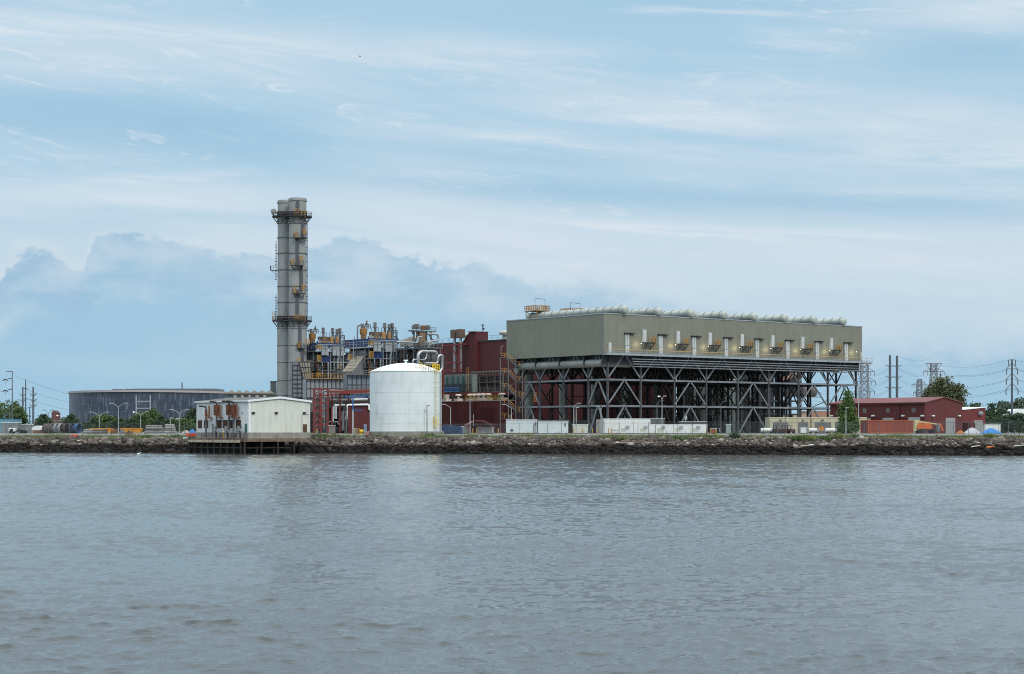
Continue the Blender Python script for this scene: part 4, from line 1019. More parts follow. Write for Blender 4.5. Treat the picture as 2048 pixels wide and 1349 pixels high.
def boiler():
    f = Fr(738, 500); r = random.Random(5)
    t = f.thing('boiler_unit', 'middle heat recovery boiler with navy sheeting, orange vessel and four thin silencers', 'boiler')
    zt, zp = f.z(678), f.z(694)
    U, V = f.u(791), f.v(699)
    U2 = f.u(800)
    # main casing body
    mb = MB(); mb.box(2.0, U2 + 6, 2.0, V + 4, GZ, f.z(712)); mb.build('casing', m_case, t)
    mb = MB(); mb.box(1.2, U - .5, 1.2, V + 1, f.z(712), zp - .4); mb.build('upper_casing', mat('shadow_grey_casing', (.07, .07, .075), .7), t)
    # columns and bracing
    for (u, v) in ((.4, .4), (U2 * .45, .4), (U2 + .2, .4), (.4, V * .5), (.4, V - .2), (U2 + 4, .4)):
        mb = MB(); mb.box(u - .3, u + .3, v - .3, v + .3, GZ, zp - .3); mb.build('column', m_steel, t)
    for k, py in enumerate((717, 735, 752)):
        mb = MB(); zz = f.z(py); mb.box(-.3, U2 + 4, -.9, .6, zz - .15, zz + .15); mb.box(-.9, .6, .6, V, zz - .15, zz + .15)
        pf = mb.build('walkway', m_steel_l if k == 0 else m_steel, t)
        mb = MB(); mb.rail([(U2 + 4, -.85, zz + .15), (-.85, -.85, zz + .15), (-.85, V, zz + .15)], 1.2, 2.2, .1); mb.build('walkway_rail', m_yel if k == 2 else m_steel, pf)
    # pale vertical pipes on the right-hand face
    for px, rr in ((749, .2), (761, .28), (766, .2), (773, .2), (781, .33), (787, .26), (792, .3)):
        u = f.u(px, -.6); mb = MB(); mb.tube((u, -.6, GZ + 4), (u, -.6, zp - .5), rr, 10); mb.build('down_pipe', m_steel_l, t, smooth=50)
    # top platform
    mb = MB(); mb.box(-1.0, U2 + .6, -1.0, V + .8, zp - .35, zp); pf = mb.build('top_platform', m_steel_l, t)
    mb = MB(); mb.box(-1.0, -.85, -.85, V + .8, zp + .05, zt); mb.box(-1.0, U + .5, -1.0, -.85, zp + 1.1, zt + .1); mb.build('navy_sheeting', m_navy, pf)
    mb = MB()
    for px in (750, 757, 773, 780, 789): u = f.u(px, -1.2); mb.box(u - .5, u + .5, -1.6, -1.05, zp - 1.3, zp + 1.6)
    mb.build('control_cabinets', m_grey, pf)
    mb = MB(); mb.rail([(U2 + .6, -1.7, zp + .1), (-1.7, -1.7, zp + .1), (-1.7, V + .8, zp + .1)], 1.3, 1.8, .1); mb.bar((-1, -1.8, zp + 1.8), (U2 + 6, -1.8, zp + 1.8), .2); mb.build('platform_rail', m_steel_l, pf)
    mb = MB(); mb.rail([(-1.2, -1.75, zp + .2), (.4, -1.75, zp + .2)], 1.3, .5, .16); mb.build('yellow_gate', m_yel, pf)
    # navy and yellow boxes below
    a, b = f.u(747, -.7), f.u(764, -.7)
    mb = MB(); mb.box(a, b, -.95, -.5, f.z(717), f.z(704)); mb.build('navy_box', m_navy, t)
    a, b = f.u(738.5, -1), f.u(746, -1)
    mb = MB(); mb.grid((a, -1.1, f.z(715)), (b - a, 0, 0), (0, 0, f.z(704) - f.z(715)), 3, 3, .18); mb.build('yellow_cage', m_yel, t)
    # sloping inlet duct, its lit sloping roof facing the left
    v0, v1 = 1.2, 6.6
    mb = MB(); zs = [f.z(712), f.z(745)]
    q = [(-.5, zs[0]), (-4.4, zs[1]), (-4.4, GZ + 6), (-.5, GZ + 6)]
    # outline in u-z, extruded along v
    mb.prism(q, v0, v1, 'y'); mb.build('inlet_duct', m_case, t)
    mb = MB(); mb.add([(-.6, v0 - .1, zs[0] + .12), (-4.5, v0 - .1, zs[1] + .12), (-4.5, v1 + .1, zs[1] + .12), (-.6, v1 + .1, zs[0] + .12)], [(0, 3, 2, 1)])
    q = Vector((-3.9, 0, zs[1] - zs[0]))
    mb.grid((-.6, v0, zs[0] + .2), q, (0, v1 - v0, 0), 5, 5, .12)
    mb.build('sloping_roof', m_case_tan, t)
    mb = MB(); mb.box(-.4, 1.0, v0, V, zs[0], f.z(701)); mb.build('neck_casing', m_case, t)
    # roof-top equipment
    zz = zt
    mb = MB(); uu, vv = f.u(727, 5), 5.0
    mb.lathe(uu, vv, [(.75, zp), (.8, f.z(671, uu, vv)), (1.05, f.z(667, uu, vv)), (1.1, f.z(658.5, uu, vv)), (.6, f.z(657, uu, vv)), (.01, f.z(656, uu, vv))], 20); vs = mb.build('orange_vessel', m_orv, t, smooth=40)
    mb = MB(); z_ = f.z(655, uu, vv); mb.rail([(uu - 1.8, vv - 1, z_ - .4), (uu + 1.6, vv - 1, z_ - .4), (uu + 1.6, vv + 1, z_ - .4)], 1.2, .8, .12); mb.box(uu - .6, uu - .1, vv - .3, vv + .3, z_ - .4, z_ + 1.0); mb.bar((uu + .2, vv, z_ - .3), (uu + 1.2, vv, z_ + 1.9), .28); mb.bar((uu + .9, vv - .3, z_ + 1.3), (uu + 1.4, vv + .3, z_ + 1.1), .3); mb.build('valve_gear', m_sil, vs)
    mb = MB(); mb.path([(uu - 2.0, vv, zp), (uu - 2.0, vv, f.z(652, uu, vv)), (uu - .3, vv, f.z(652, uu, vv))], .2, 8, .6); mb.build('loop_pipe', m_sil, vs, smooth=50)
    mb = MB(); mb.box(uu + 1.4, uu + 5.5, vv - 2, vv, zp + 1, f.z(671)); mb.build('lagged_drum', m_beige, t)
    mb = MB(); mb.box(uu + 2.2, uu + 6.0, vv - 1, vv + .6, f.z(670), f.z(662)); mb.build('rusty_box', mat('rust_brown_box', (.17, .10, .07), .8), t)
    for q in range(9): mb = MB(); x_ = r.uniform(.5, U); mb.path([(x_, r.uniform(1, 4), zp + .5), (x_, 2, zt + r.uniform(.3, 1.2)), (x_ + r.uniform(1, 2.4), 2, zt + r.uniform(.2, 1.2)), (x_ + 2, 3, zp + 1)], .14, 6, .3); mb.build('small_pipe', m_steel_l, t, smooth=50)
    mb = MB()
    for q in range(10): x_, y_, w_ = r.uniform(.5, U), r.uniform(1, 4), r.uniform(.3, .8); mb.box(x_, x_ + w_, y_, y_ + w_, zp + .5, zt + r.uniform(0, 1.6))
    mb.build('valve_boxes', m_sil, t)
    for px, top, col in ((750, 645.5, 0), (769.5, 646.5, 0), (778.5, 648.5, 0), (784.5, 647, 0)):
        vv = 3.0; uu = f.u(px, vv); mb = MB(); a = f.z(top, uu, vv)
        mb.tube((uu, vv, zp + .5), (uu, vv, a - 1.0), .17, 8); mb.lathe(uu, vv, [(.17, a - 1.55), (.44, a - 1.3), (.44, a), (.36, a + .04)], 12); mb.build('vent_silencer', m_sil, t, smooth=40)
        mb = MB(); z_ = f.z(668, uu, vv); mb.grid((uu - .7, vv - .6, zp + .4), (1.4, 0, 0), (0, 0, z_ + 1.3 - zp), 2, 4, .12); mb.grid((uu - .7, vv + .6, zp + .4), (1.4, 0, 0), (0, 0, z_ + 1.3 - zp), 1, 2, .1); mb.build('silencer_frame', m_steel, t)
    for px in (767.5, 778.5):
        vv = 1.6; uu = f.u(px, vv); mb = MB(); mb.lathe(uu, vv, [(.6, zp + .8), (.6, f.z(669, uu, vv)), (.35, f.z(665, uu, vv)), (.2, f.z(664, uu, vv))], 12); mb.build('orange_vessel', m_orv, t, smooth=40)
    mb = MB(); a, b = f.u(775, 1), f.u(794, 1); mb.grid((a, 1, zp), (b - a, 0, 0), (0, 0, f.z(659) - zp), 2, 1, .24); mb.grid((b, 1, zp), (0, 2.2, 0), (0, 0, f.z(659) - zp), 1, 3, .2)
    mb.bar((a + (b - a) / 2, 1, zp), (b, 1, f.z(668)), .15); mb.bar((b, 1, f.z(668)), (a + (b - a) / 2, 1, f.z(659)), .15); mb.build('lattice_frame', m_steel, t)
    # dark clutter of pipes in the middle storeys
    mb = MB()
    for q in range(26):
        x_ = r.uniform(.6, U2 + 3); z_ = r.uniform(GZ + 12, zp - 2); mb.box(x_, x_ + r.uniform(.2, 1.3), 1.3 - r.uniform(0, .8), 1.9, z_, z_ + r.uniform(.3, 2.2))
    mb.build('dark_equipment', m_dark, t)
    for q in range(12):
        mb = MB(); x_ = r.uniform(.6, U2 + 3); z_ = r.uniform(GZ + 12, zp - 3); mb.path([(x_, .6, z_), (x_, .2, z_ + r.uniform(1, 3)), (x_ + r.uniform(-2, 2), .2, z_ + r.uniform(1, 3))], .12, 6, .2); mb.build('small_pipe', m_steel_l, t, smooth=50)
    for k in range(26):
        mb = MB(); x_ = r.uniform(-.6, U2 + 4); y_ = r.uniform(-1.2, -.4); z_ = r.uniform(GZ + 10, zp - 4)
        if k % 2: x_, y_ = r.uniform(-1.4, -.5), r.uniform(0, V)
        mb.path([(x_, y_, z_), (x_, y_, z_ + r.uniform(2, 7)), (x_ + r.uniform(-1.5, 1.5), y_ + .2, z_ + r.uniform(6, 8))], r.choice((.07, .1, .14)), 5, .2)
        mb.build('riser_pipe', r.choice((m_steel_l, m_steel, m_sil, m_rust)), t, smooth=50)
    for k in range(7):
        mb = MB(); x_ = r.uniform(-.5, U2 + 2); z_ = r.uniform(GZ + 12, zp - 3); w_ = r.uniform(1.5, 4)
        mb.box(x_, x_ + w_, -1.5, -.6, z_ - .12, z_); mb.rail([(x_, -1.5, z_), (x_ + w_, -1.5, z_)], 1.1, .8, .07); mb.build('small_platform', r.choice((m_steel, m_yel, m_steel)), t)
    for k in range(10):
        mb = MB(); x_ = r.uniform(0, U); y_ = r.uniform(-.6, 3); mb.bar((x_, y_, zp), (x_, y_, zt + r.uniform(.8, 2.6)), .09); mb.box(x_ - .2, x_ + .25, y_ - .2, y_ + .2, zt + .2, zt + .55); mb.build('valve_spindle', r.choice((m_sil, m_yel, m_steel_l)), t)
    for (px, py) in ((741, 750), (700, 722)):
        mb = MB(); u = f.u(px, -1.0); z_ = f.z(py); mb.rail([(u - .6, -1.1, z_), (u + .6, -1.1, z_)], 1.5, .4, .14); mb.build('yellow_gate', m_yel, t)
    return t
b2 = boiler()
b1 = dup(b2, (b2.location[0] - 17.1, b2.location[1] + 25.8, 0), label='left heat recovery boiler with navy sheeting directly right of the chimneys')
# third unit, different: lagged pipes and three drum silencers
f = Fr(850, 492)
t = f.thing('boiler_unit', 'right-hand boiler with three drum silencers and shiny looped pipes behind the tank', 'boiler')
U, V = f.u(878), f.v(796); zp = f.z(694.5)
mb = MB(); mb.box(1, U, 1, V, GZ, f.z(699)); mb.build('casing', m_case, t)
mb = MB(); mb.box(-.8, U + .6, -.8, V + .5, zp - .4, zp); pf = mb.build('top_platform', m_steel, t)
mb = MB(); mb.rail([(U + .6, -.75, zp), (-.75, -.75, zp), (-.75, V + .5, zp)], 1.25, 1.6, .1); mb.build('platform_rail', m_steel_l, pf)
for k, (u, v) in enumerate(((-.4, -.4), (U, -.4), (-.4, V * .35), (-.4, V * .7), (-.4, V))):
    mb = MB(); mb.box(u - .25, u + .25, v - .25, v + .25, GZ, zp - .3); mb.build('column', m_steel, t)
mb = MB(); r = random.Random(9)
for q in range(22): v_ = r.uniform(0, V); z_ = r.uniform(f.z(722), f.z(699)); mb.box(.2, 1, v_, v_ + r.uniform(.4, 2), z_, z_ + r.uniform(.4, 1.5))
mb.build('dark_equipment', mat('dark_rusty_kit', (.07, .05, .04), .8), t)
for k in range(22):
    mb = MB(); y_ = r.uniform(0, V); x_ = r.uniform(-.9, -.2); z_ = r.uniform(f.z(730), f.z(700)); mb.path([(x_, y_, z_), (x_, y_, z_ + r.uniform(1, 4)), (x_ + .2, y_ + r.uniform(-2, 2), z_ + r.uniform(2, 4.4))], r.choice((.08, .12)), 5, .2); mb.build('riser_pipe', r.choice((m_steel_l, m_steel, m_rust)), t, smooth=50)
for k in range(14):
    mb = MB(); y_ = r.uniform(0, V * .9); x_ = r.uniform(-.4, 2); mb.bar((x_, y_, zp), (x_, y_, zp + r.uniform(1.4, 3.6)), .1); mb.box(x_ - .2, x_ + .3, y_ - .2, y_ + .3, zp + .4, zp + r.uniform(.9, 1.6)); mb.build('valve_spindle', r.choice((m_sil, m_beige, m_steel_l)), t)
mb = MB()
for k in range(5): vv = f.v(806 + k * 5.2, .5); mb.tube((.0, vv, zp + 1.6 + .2 * k), (3.5, vv, zp + 1.8 + .2 * k), .8, 12)
mb.build('lagged_pipes', m_beige, t, smooth=40)
mb = MB(); mb.box(.2, 3, 1, V - 1, zp + .4, zp + 1.6); mb.build('lagged_drum', m_beige, t)
for px, w_, tp, bt, mm in ((833.5, .75, 649, 659, m_sil), (829.5, .7, 651, 659, m_sil), (846, .8, 652, 660, mat('orange_drum', (.25, .11, .04), .6)), (855, .75, 651.5, 660, m_sil)):
    v_ = 1.5; uu = f.u(px, v_); mb = MB(); mb.lathe(uu, v_, [(w_, f.z(bt, uu, v_)), (w_, f.z(tp, uu, v_)), (w_ * .9, f.z(tp - .5, uu, v_))], 16); mb.build('drum_silencer', mm, t, smooth=40)
mb = MB(); a, b = f.u(820, 1.5), f.u(868, 1.5); zz = f.z(662)
mb.box(a, b, .6, 2.6, zz - .2, zz + .1); mb.rail([(a, .6, zz), (b, .6, zz)], 1.0, 1.5, .1)
for px in (828, 834, 853, 862): u = f.u(px, 1.5); mb.bar((u, 1.5, zp), (u, 1.5, zz), .34)
mb.bar((a + .5, 1.5, zz), (f.u(829, 1.5), 1.5, f.z(675)), .24); mb.bar((f.u(855, 1.5), 1.5, zz - .5), (f.u(866, 1.5), 1.5, f.z(680)), .24); mb.bar((f.u(840, 1.5), 1.5, zz), (f.u(852, 1.5), 1.5, f.z(678)), .2)
mb.build('silencer_stand', m_steel, t)
mb = MB(); mb.box(f.u(838, 1.2), f.u(850, 1.2), .9, 1.8, zp + .4, f.z(664)); mb.build('rusty_kit', mat('rust_brown_kit', (.22, .15, .10), .8), t)
mb = MB(); mb.path([(f.u(853), -.3, f.z(668)), (f.u(875), -.3, f.z(668)), (f.u(876), -.3, f.z(682)), (f.u(858), -.3, f.z(682)), (f.u(857), -.3, f.z(694))], .3, 10, .9); mb.path([(f.u(832), -.4, f.z(686)), (f.u(834), -.4, f.z(675)), (f.u(842), -.4, f.z(675))], .22, 8, .5)
mb.path([(f.u(790), -.8, f.z(686.5)), (f.u(833), -.8, f.z(686.5)), (f.u(833.5), -.8, f.z(676))], .2, 8, .4); mb.build('white_pipe', m_steel_l, t, smooth=50)
def silver(pts, r_):
    mb = MB(); mb.path([(f.u(a, -2.0), -2.0, f.z(b)) for a, b in pts], r_, 14, 1.6); mb.build('silver_pipe', m_silver, t, smooth=60)
silver([(836.5, 735), (836.5, 704.5), (871, 704.5), (873, 710)], .48)
silver([(850, 728), (875.5, 728), (875.5, 713), (884.5, 711), (884.5, 738), (878, 745)], .48)
silver([(826, 730), (826, 721), (852, 721), (854, 706)], .26)
mb = MB()
for px in (842, 852, 862): mb.bar((f.u(px, -1.4), -1.4, f.z(745)), (f.u(px, -1.4), -1.4, f.z(704)), .2)
mb.bar((f.u(836, -1.4), -1.4, f.z(700.5)), (f.u(853, -1.4), -1.4, f.z(700.5)), .5); mb.bar((f.u(866, -1.4), -1.4, f.z(697)), (f.u(881, -1.4), -1.4, f.z(712)), .3)
mb.build('pipe_supports', m_dark, t)
mb = MB(); v_ = -1.2; a, b = f.u(858, v_), f.u(886, v_); mb.grid((a, v_, f.z(790)), (b - a, 0, 0), (0, 0, f.z(735) - f.z(790)), 4, 5, .35); mb.build('red_frame', m_redst, t)

# ribbed ducts and lower plant in front of the boilers
def ribbed(px0, px1, Y, py0, py1, lab, ang=TH * .35, depth=8, mtl=None, nm='duct_house', railc=None):
    f = Fr(px0, Y, ang); t = f.thing(nm, lab, 'duct'); L = f.u(px1)
    z0, z1 = f.z(py1), f.z(py0)
    mb = MB(); mb.box(0, L, 0, depth, z0, z1); mb.build('casing', mtl or m_ribbed, t)
    n = max(3, int(L / 1.1))
    mb = MB()
    for i in range(n + 1): u = L * i / n; mb.box(u - .08, u + .08, -.22, -.005, z0, z1)
    for zz in (z0 + .2, (z0 + z1) / 2, z1 - .25): mb.box(-.05, L + .05, -.28, -.225, zz - .08, zz + .08)
    mb.build('stiffeners', m_dark, t)
    if railc:
        mb = MB(); mb.box(-.3, L + .3, -1.2, -.3, z1 - .1, z1 + .05); mb.rail([(-.3, -1.2, z1), (L + .3, -1.2, z1)], 1.2, 1.8, .1); mb.build('walkway', railc, t)
    mb = MB()
    for i in range(3):
        u = .5 + (L - 1) * i / 2; mb.box(u - .2, u + .2, .1, .5, GZ, z0)
    mb.build('legs', m_steel, t)
    return t
ribbed(613, 697, 486, 757, 797, 'long ribbed grey duct under a yellow rail right of the chimneys', railc=m_yel)
ribbed(695, 742, 476, 750, 790, 'blue-grey ribbed duct casing just left of the white tank', mtl=mat('blue_grey_casing', (.19, .225, .26), .6, .1, (.13, .15, .17), .3, .6, lines=1.1, linec=(.07, .08, .09)), railc=m_steel)
# breeching duct at the foot of the chimneys with sloping tan top
f = Fr(585, 519, 10)
t = f.thing('breeching_duct', 'gridded grey duct with tan sloping top joining the front chimney', 'duct')
a, b = 0, f.u(613); z = f.z
mb = MB(); mb.prism([(a, z(796)), (b, z(796)), (b, z(758)), (f.u(604), z(722)), (a, z(722))], 0, 5, 'y'); mb.build('casing', m_case, t)
mb = MB(); q = [(f.u(598), z(724)), (f.u(620), z(724)), (f.u(622), z(757)), (f.u(607), z(757))]
mb.add([(p[0], -.7, p[1]) for p in q] + [(p[0], -.1, p[1]) for p in q], [(0, 3, 2, 1), (4, 5, 6, 7), (0, 1, 5, 4), (1, 2, 6, 5), (2, 3, 7, 6), (3, 0, 4, 7)])
mb.build('sloping_top', m_case_tan, t)
mb = MB()
for px in (585, 594.5, 603.5, 612.5): mb.box(f.u(px) - .1, f.u(px) + .1, -.16, -.005, z(795), z(731 if px < 605 else 758))
for py in (731, 741, 750, 759, 768, 777, 786, 795): mb.box(a - .05, b * (1 if py > 757 else .62), -.24, -.165, z(py) - .09, z(py) + .09)
for k in range(4): g = k / 3; mb.bar((f.u(598 + 9 * g), -.8, z(724 + 33 * g)), (f.u(620 + 2 * g), -.8, z(724 + 33 * g)), .16)
for k in range(5): g = k / 4; mb.bar((f.u(598 + 22 * g), -.8, z(724)), (f.u(607 + 15 * g), -.8, z(757)), .14)
mb.build('stiffeners', m_dark, t)
f = Fr(541, 536, 8); t = f.thing('fan_house', 'small ribbed grey fan house at the left foot of the chimneys', 'building')
mb = MB(); mb.box(0, f.u(553), 0, 6, GZ, f.z(764)); mb.prism([(f.u(551), GZ), (f.u(560), GZ), (f.u(560), f.z(728)), (f.u(555.5), f.z(728))], 1, 5, 'y'); mb.build('casing', mat('grey_ribbed_house', (.19, .19, .19), .7, 0, (.13, .13, .13), .3, .6, lines=.9, linec=(.07, .07, .07)), t)
mb = MB(); mb.box(-.1, f.u(553) + .1, -.12, 6, f.z(764), f.z(764) + .2); mb.build('roof', m_steel, t)

# ------------------------------------------------------------------ red pipe rack, red pump building, jib crane (left of the tank)
f = Fr(627, 425, 6)
t = f.thing('pipe_rack', 'red oxide steel rack tower carrying pipes between pump house and tank', 'pipe rack')
z = f.z
lev = (778, 791, 806, 821, 837, 849, 862)
for px in (627.5, 642.5, 656):
    for v in (0, 3.2):
        mb = MB(); u = f.u(px, v); mb.box(u - .2, u + .2, v - .2, v + .2, GZ - .2, z(778)); mb.build('post', m_redst, t)
mb = MB()
for py in lev[:-1]:
    for v in (0, 3.2): mb.bar((f.u(627.5, v), v, z(py)), (f.u(656, v), v, z(py)), .3)
    for px in (627.5, 656): mb.bar((f.u(px), 0, z(py)), (f.u(px), 3.2, z(py)), .25)
mb.build('cross_beams', m_redst, t)
mb = MB()
for i in range(len(lev) - 1):
    a, b = f.u(627.5), f.u(642.5); m2 = (a + b) / 2
    mb.bar((m2, 0, z(lev[i]) - .1), (b, 0, z(lev[i + 1])), .16)
    mb.path([(a + .3, .5, z(lev[i + 1])), (m2, .5, z(lev[i]) - .5), (b - .3, .5, z(lev[i + 1]))], .13, 6, .8)
mb.build('knee_braces', m_redst, t)
mb = MB()
for q in range(8): x_ = f.u(629) + q * .22; mb.path([(x_, 1, GZ), (x_, 1, z(790) + q * .1), (x_ + 1.6, 1.6, z(783) + q * .05), (f.u(740), 1.8 + q * .15, z(786) + q * .06)], .09, 6, .6)
mb.tube((f.u(648), 1, GZ + 1), (f.u(648), 1, z(788)), .22, 8)
mb.build('rack_pipes', m_steel_l, t, smooth=50)
for (pa, ya, pb, yb, w_) in ((656, 779, 741, 776, .16), (656, 784, 741, 781, .5), (656, 790, 700, 788.5, .4), (680, 787, 741, 784, .35)):
    mb = MB(); mb.bar((f.u(pa), -.2, z(ya)), (f.u(pb), .4, z(yb)), w_); mb.build('red_beam', m_redst, t)
mb = MB(); mb.rail([(f.u(656), -.2, z(784)), (f.u(741), .2, z(781))], 1.2, 2, .08); mb.build('rack_rail', m_steel, t)
for px in (664, 680, 697):
    mb = MB(); u = f.u(px, 3.4); mb.box(u - .18, u + .18, 3.2, 3.6, GZ, z(788)); mb.build('post', m_redst, t)
mb = MB(); mb.bar((f.u(664, 3.4), 3.4, z(815)), (f.u(680, 3.4), 3.4, z(792)), .2); mb.bar((f.u(680, 3.4), 3.4, z(845)), (f.u(690, 3.4), 3.4, z(812)), .15); mb.build('diagonal_brace', m_steel, t)
# dark process building behind the rack
f = Fr(656, 440, 6); t = f.thing('process_building', 'dark open process building behind the red pipe rack', 'building')
mb = MB(); mb.box(0, f.u(745), 6, 14, GZ, f.z(796)); mb.build('back_wall', mat('dark_maroon_wall', (.035, .018, .02), .8), t)
mb = MB()
r = random.Random(21)
for q in range(22): x_ = r.uniform(0, f.u(700)); z_ = r.uniform(GZ, f.z(805)); mb.box(x_, x_ + r.uniform(.4, 2.0), 4.5, 5.9, z_, z_ + r.uniform(.3, 1.6))
mb.build('machinery', m_dark, t)
for i, (pts, rr, mm) in enumerate((([(666, 846), (666, 810), (690, 810)], .16, m_white), ([(669, 838), (669, 811.5), (684, 811.5), (684, 800)], .13, m_steel_l), ([(672, 838), (672, 812)], .13, m_white), ([(658, 844), (676, 844), (677, 850)], .2, m_steel), ([(660, 800), (700, 800)], .3, m_sil), ([(703, 800), (735, 799)], .35, m_silver), ([(686, 860), (686, 822)], .35, m_steel))):
    mb = MB(); mb.path([(f.u(a, 3), 3 - .2 * i, f.z(b)) for a, b in pts], rr, 8, .5); mb.build('process_pipe', mm, t, smooth=50)
f = Fr(697, 418, 4); t = f.thing('pump_building', 'small dark red building with white pipe along its roof left of the tank', 'building')
mb = MB(); mb.box(0, f.u(745), 0, 6, GZ - .2, f.z(812)); mb.build('wall', m_red, t)
mb = MB(); mb.path([(f.u(693), -.4, f.z(840)), (f.u(694), -.4, f.z(810.5)), (f.u(738), -.4, f.z(809.5)), (f.u(738.5), -.4, f.z(820))], .22, 8, .4); mb.build('white_pipe', m_white, t, smooth=50)
mb = MB(); mb.bar((f.u(693), -.6, GZ), (f.u(693), -.6, f.z(812)), .25); mb.bar((f.u(693), -.6, f.z(838)), (f.u(698), -.6, f.z(838)), .1); mb.bar((f.u(690), -.6, f.z(826)), (f.u(697), -.6, f.z(816)), .12); mb.build('stanchion', m_steel, t)
f = Fr(706, 405, 0); t = f.thing('jib_crane', 'blue jib crane on a white post left of the storage tank', 'crane')
mb = MB(); mb.tube((0, 0, GZ), (0, 0, f.z(820)), .14, 10); mb.build('post', m_white, t)
mb = MB(); mb.bar((0, 0, f.z(820)), (0, 0, f.z(795)), .28); mb.build('mast', m_blue, t)
mb = MB(); mb.bar((f.u(690), 0, f.z(794)), (f.u(739), 0, f.z(792)), .3); mb.build('upper_arm', m_blue, t)
mb = MB(); mb.bar((0, -.1, f.z(820.5)), (f.u(725), -.1, f.z(821)), .28); mb.build('lower_arm', m_blue, t)

# ------------------------------------------------------------------ right of the tank: long red annex, vents, enclosures
f = Fr(1009, 500); t = f.thing('red_annex', 'long low dark red building between the tank and the condenser', 'building')
V = f.v(878); zt_ = f.z(802)
mb = MB(); mb.box(0, 3.6, 0, V, GZ - .2, zt_); mb.build('wall', m_red, t)
mb = MB(); mb.box(-.12, 3.7, -.12, V, zt_, zt_ + .22); mb.build('roof_edge', mat('pale_pink_trim', (.38, .28, .26), .6), t)
mb = MB(); va, vb = f.v(988), f.v(961)
for q in range(10): mb.box(-.1, -.01, va, vb, f.z(845) + q * .45, f.z(845) + q * .45 + .2)
mb.build('louvre', mat('red_louvre', (.09, .014, .014), .6), t)
for px in (911, 949.5): mb = MB(); v = f.v(px); mb.box(-.14, -.01, v - .1, v + .1, GZ, zt_); mb.build('downpipe', mat('dark_trim', (.05, .012, .012), .6), t)
mb = MB(); v = f.v(948, -.2); mb.tube((-.2, v + .2, f.z(852)), (-.2, v + .2, f.z(829)), .09, 6); mb.build('vent_pipe', m_white, t)
m_vent = mat('cream_roof_vent', (.55, .50, .40), .6, 0, (.4, .34, .27), .7, .7)
for i, (px, w_, mush) in enumerate(((893, .85, 0), (917, .8, 1), (941, .85, 1), (949, .75, 1), (958, .8, 1), (967, .8, 1), (977, .8, 1), (1004, .9, 1))):
    u_ = 1.8; v = f.v(px, u_); mb = MB(); za = zt_ + .2; zc = zt_ + 1.6
    mb.box(u_ - w_ * 1.2, u_ + w_ * 1.2, v - w_ * 1.2, v + w_ * 1.2, za, za + .75)
    if mush: mb.lathe(u_, v, [(w_ * .6, za + .75), (w_ * .6, zc), (w_ * 1.2, zc + .1), (w_ * 1.2, zc + .35), (w_ * .7, zc + .6), (.01, zc + .65)], 14, caps=False)
    else: mb.lathe(u_, v, [(w_, za + .75), (w_, zc + .5), (.01, zc + .55)], 16, caps=False)
    mb.build('roof_vent', m_vent, t, smooth=40)
for pa, pb in ((952, 930), (1000, 974), (925, 885)):
    mb = MB(); mb.rail([(.2, f.v(pa, .2), zt_ + .3), (.2, f.v(pb, .2), zt_ + .3)], 1.3, .7 if pb > 900 else 1.6, .13 if pb > 900 else .07); mb.build('roof_rail', m_yel if pb > 900 else m_steel, t)
f = Fr(1008, 512); t = f.thing('pipe_bridge', 'dark red elevated pipe bridge running behind the low red building', 'pipe bridge')
V = f.v(872)
mb = MB(); mb.box(0, 1.0, 0, V, f.z(787), f.z(783.5)); mb.build('red_beam', m_redst, t)
mb = MB(); mb.box(1.0, 4.0, 0, V, f.z(786), f.z(785)); mb.rail([(0, 0, f.z(783)), (0, V, f.z(783))], 1.2, 1.8, .09); mb.build('walkway', m_steel, t)
for v_ in np.linspace(1, V - 1, 5): mb = MB(); mb.box(.2, .6, v_ - .2, v_ + .2, GZ, f.z(787)); mb.build('post', m_redst, t)
mb = MB(); mb.box(4, 4.6, 0, V, GZ, f.z(790)); mb.build('shadowed_wall', mat('maroon_black_wall', (.03, .014, .014), .8), t)  # shade behind the bridge is put into the wall's near-black colour
mb = MB()
for k, py in enumerate((774, 778, 781)): mb.tube((-.1, f.v(919), f.z(py)), (-.1, f.v(886), f.z(py) + .1), .16, 8)
mb.build('blue_pipes', m_blue, t)
f = Fr(944, 526); t = f.thing('generator_enclosure', 'green-grey equipment enclosure right behind the storage tank', 'enclosure')
V = f.v(880); mb = MB(); mb.box(0, 2.0, 0, V, f.z(785), f.z(748)); mb.build('casing', mat('green_grey_casing', (.17, .20, .19), .6, .1, (.11, .13, .125), .4, .6, lines=1.8, linec=(.06, .09, .08)), t)
mb = MB()
for k in range(6): v_ = V * (k + .5) / 6; mb.box(-.5, -.05, v_ - .15, v_ + .15, f.z(783), f.z(752)) 
mb.build('ribs', mat('teal_green_steel', (.03, .09, .08), .6), t)
mb = MB(); mb.box(-.45, -.1, .4, V - .4, f.z(780), f.z(768)); mb.build('dark_bay', m_dark, t)
mb = MB(); mb.grid((-.9, f.v(937, -.9), f.z(783)), (0, .9, 0), (0, 0, f.z(735) - f.z(783)), 1, 12, .07); mb.build('ladder', m_yel, t)
f = Fr(1006, 524); t = f.thing('filter_house', 'dark brown steel-framed filter house left of the condenser', 'filter house')
V = f.v(944); a = f.z(783); b = f.z(741)
mb = MB(); mb.box(.6, 2.2, 0, V, a, b - 1.6); mb.build('screen', mat('brown_black_screen', (.03, .024, .022), .8, 0, (.06, .045, .04), 1.2, .6), t)
mb = MB(); mb.grid((0, 0, a), (0, V, 0), (0, 0, b - a - .5), 4, 2, .3); mb.grid((.3, 0, a), (0, V, 0), (0, 0, b - a - 2), 24, 9, .07); mb.build('frame', mat('brown_frame_steel', (.13, .11, .10), .7), t)
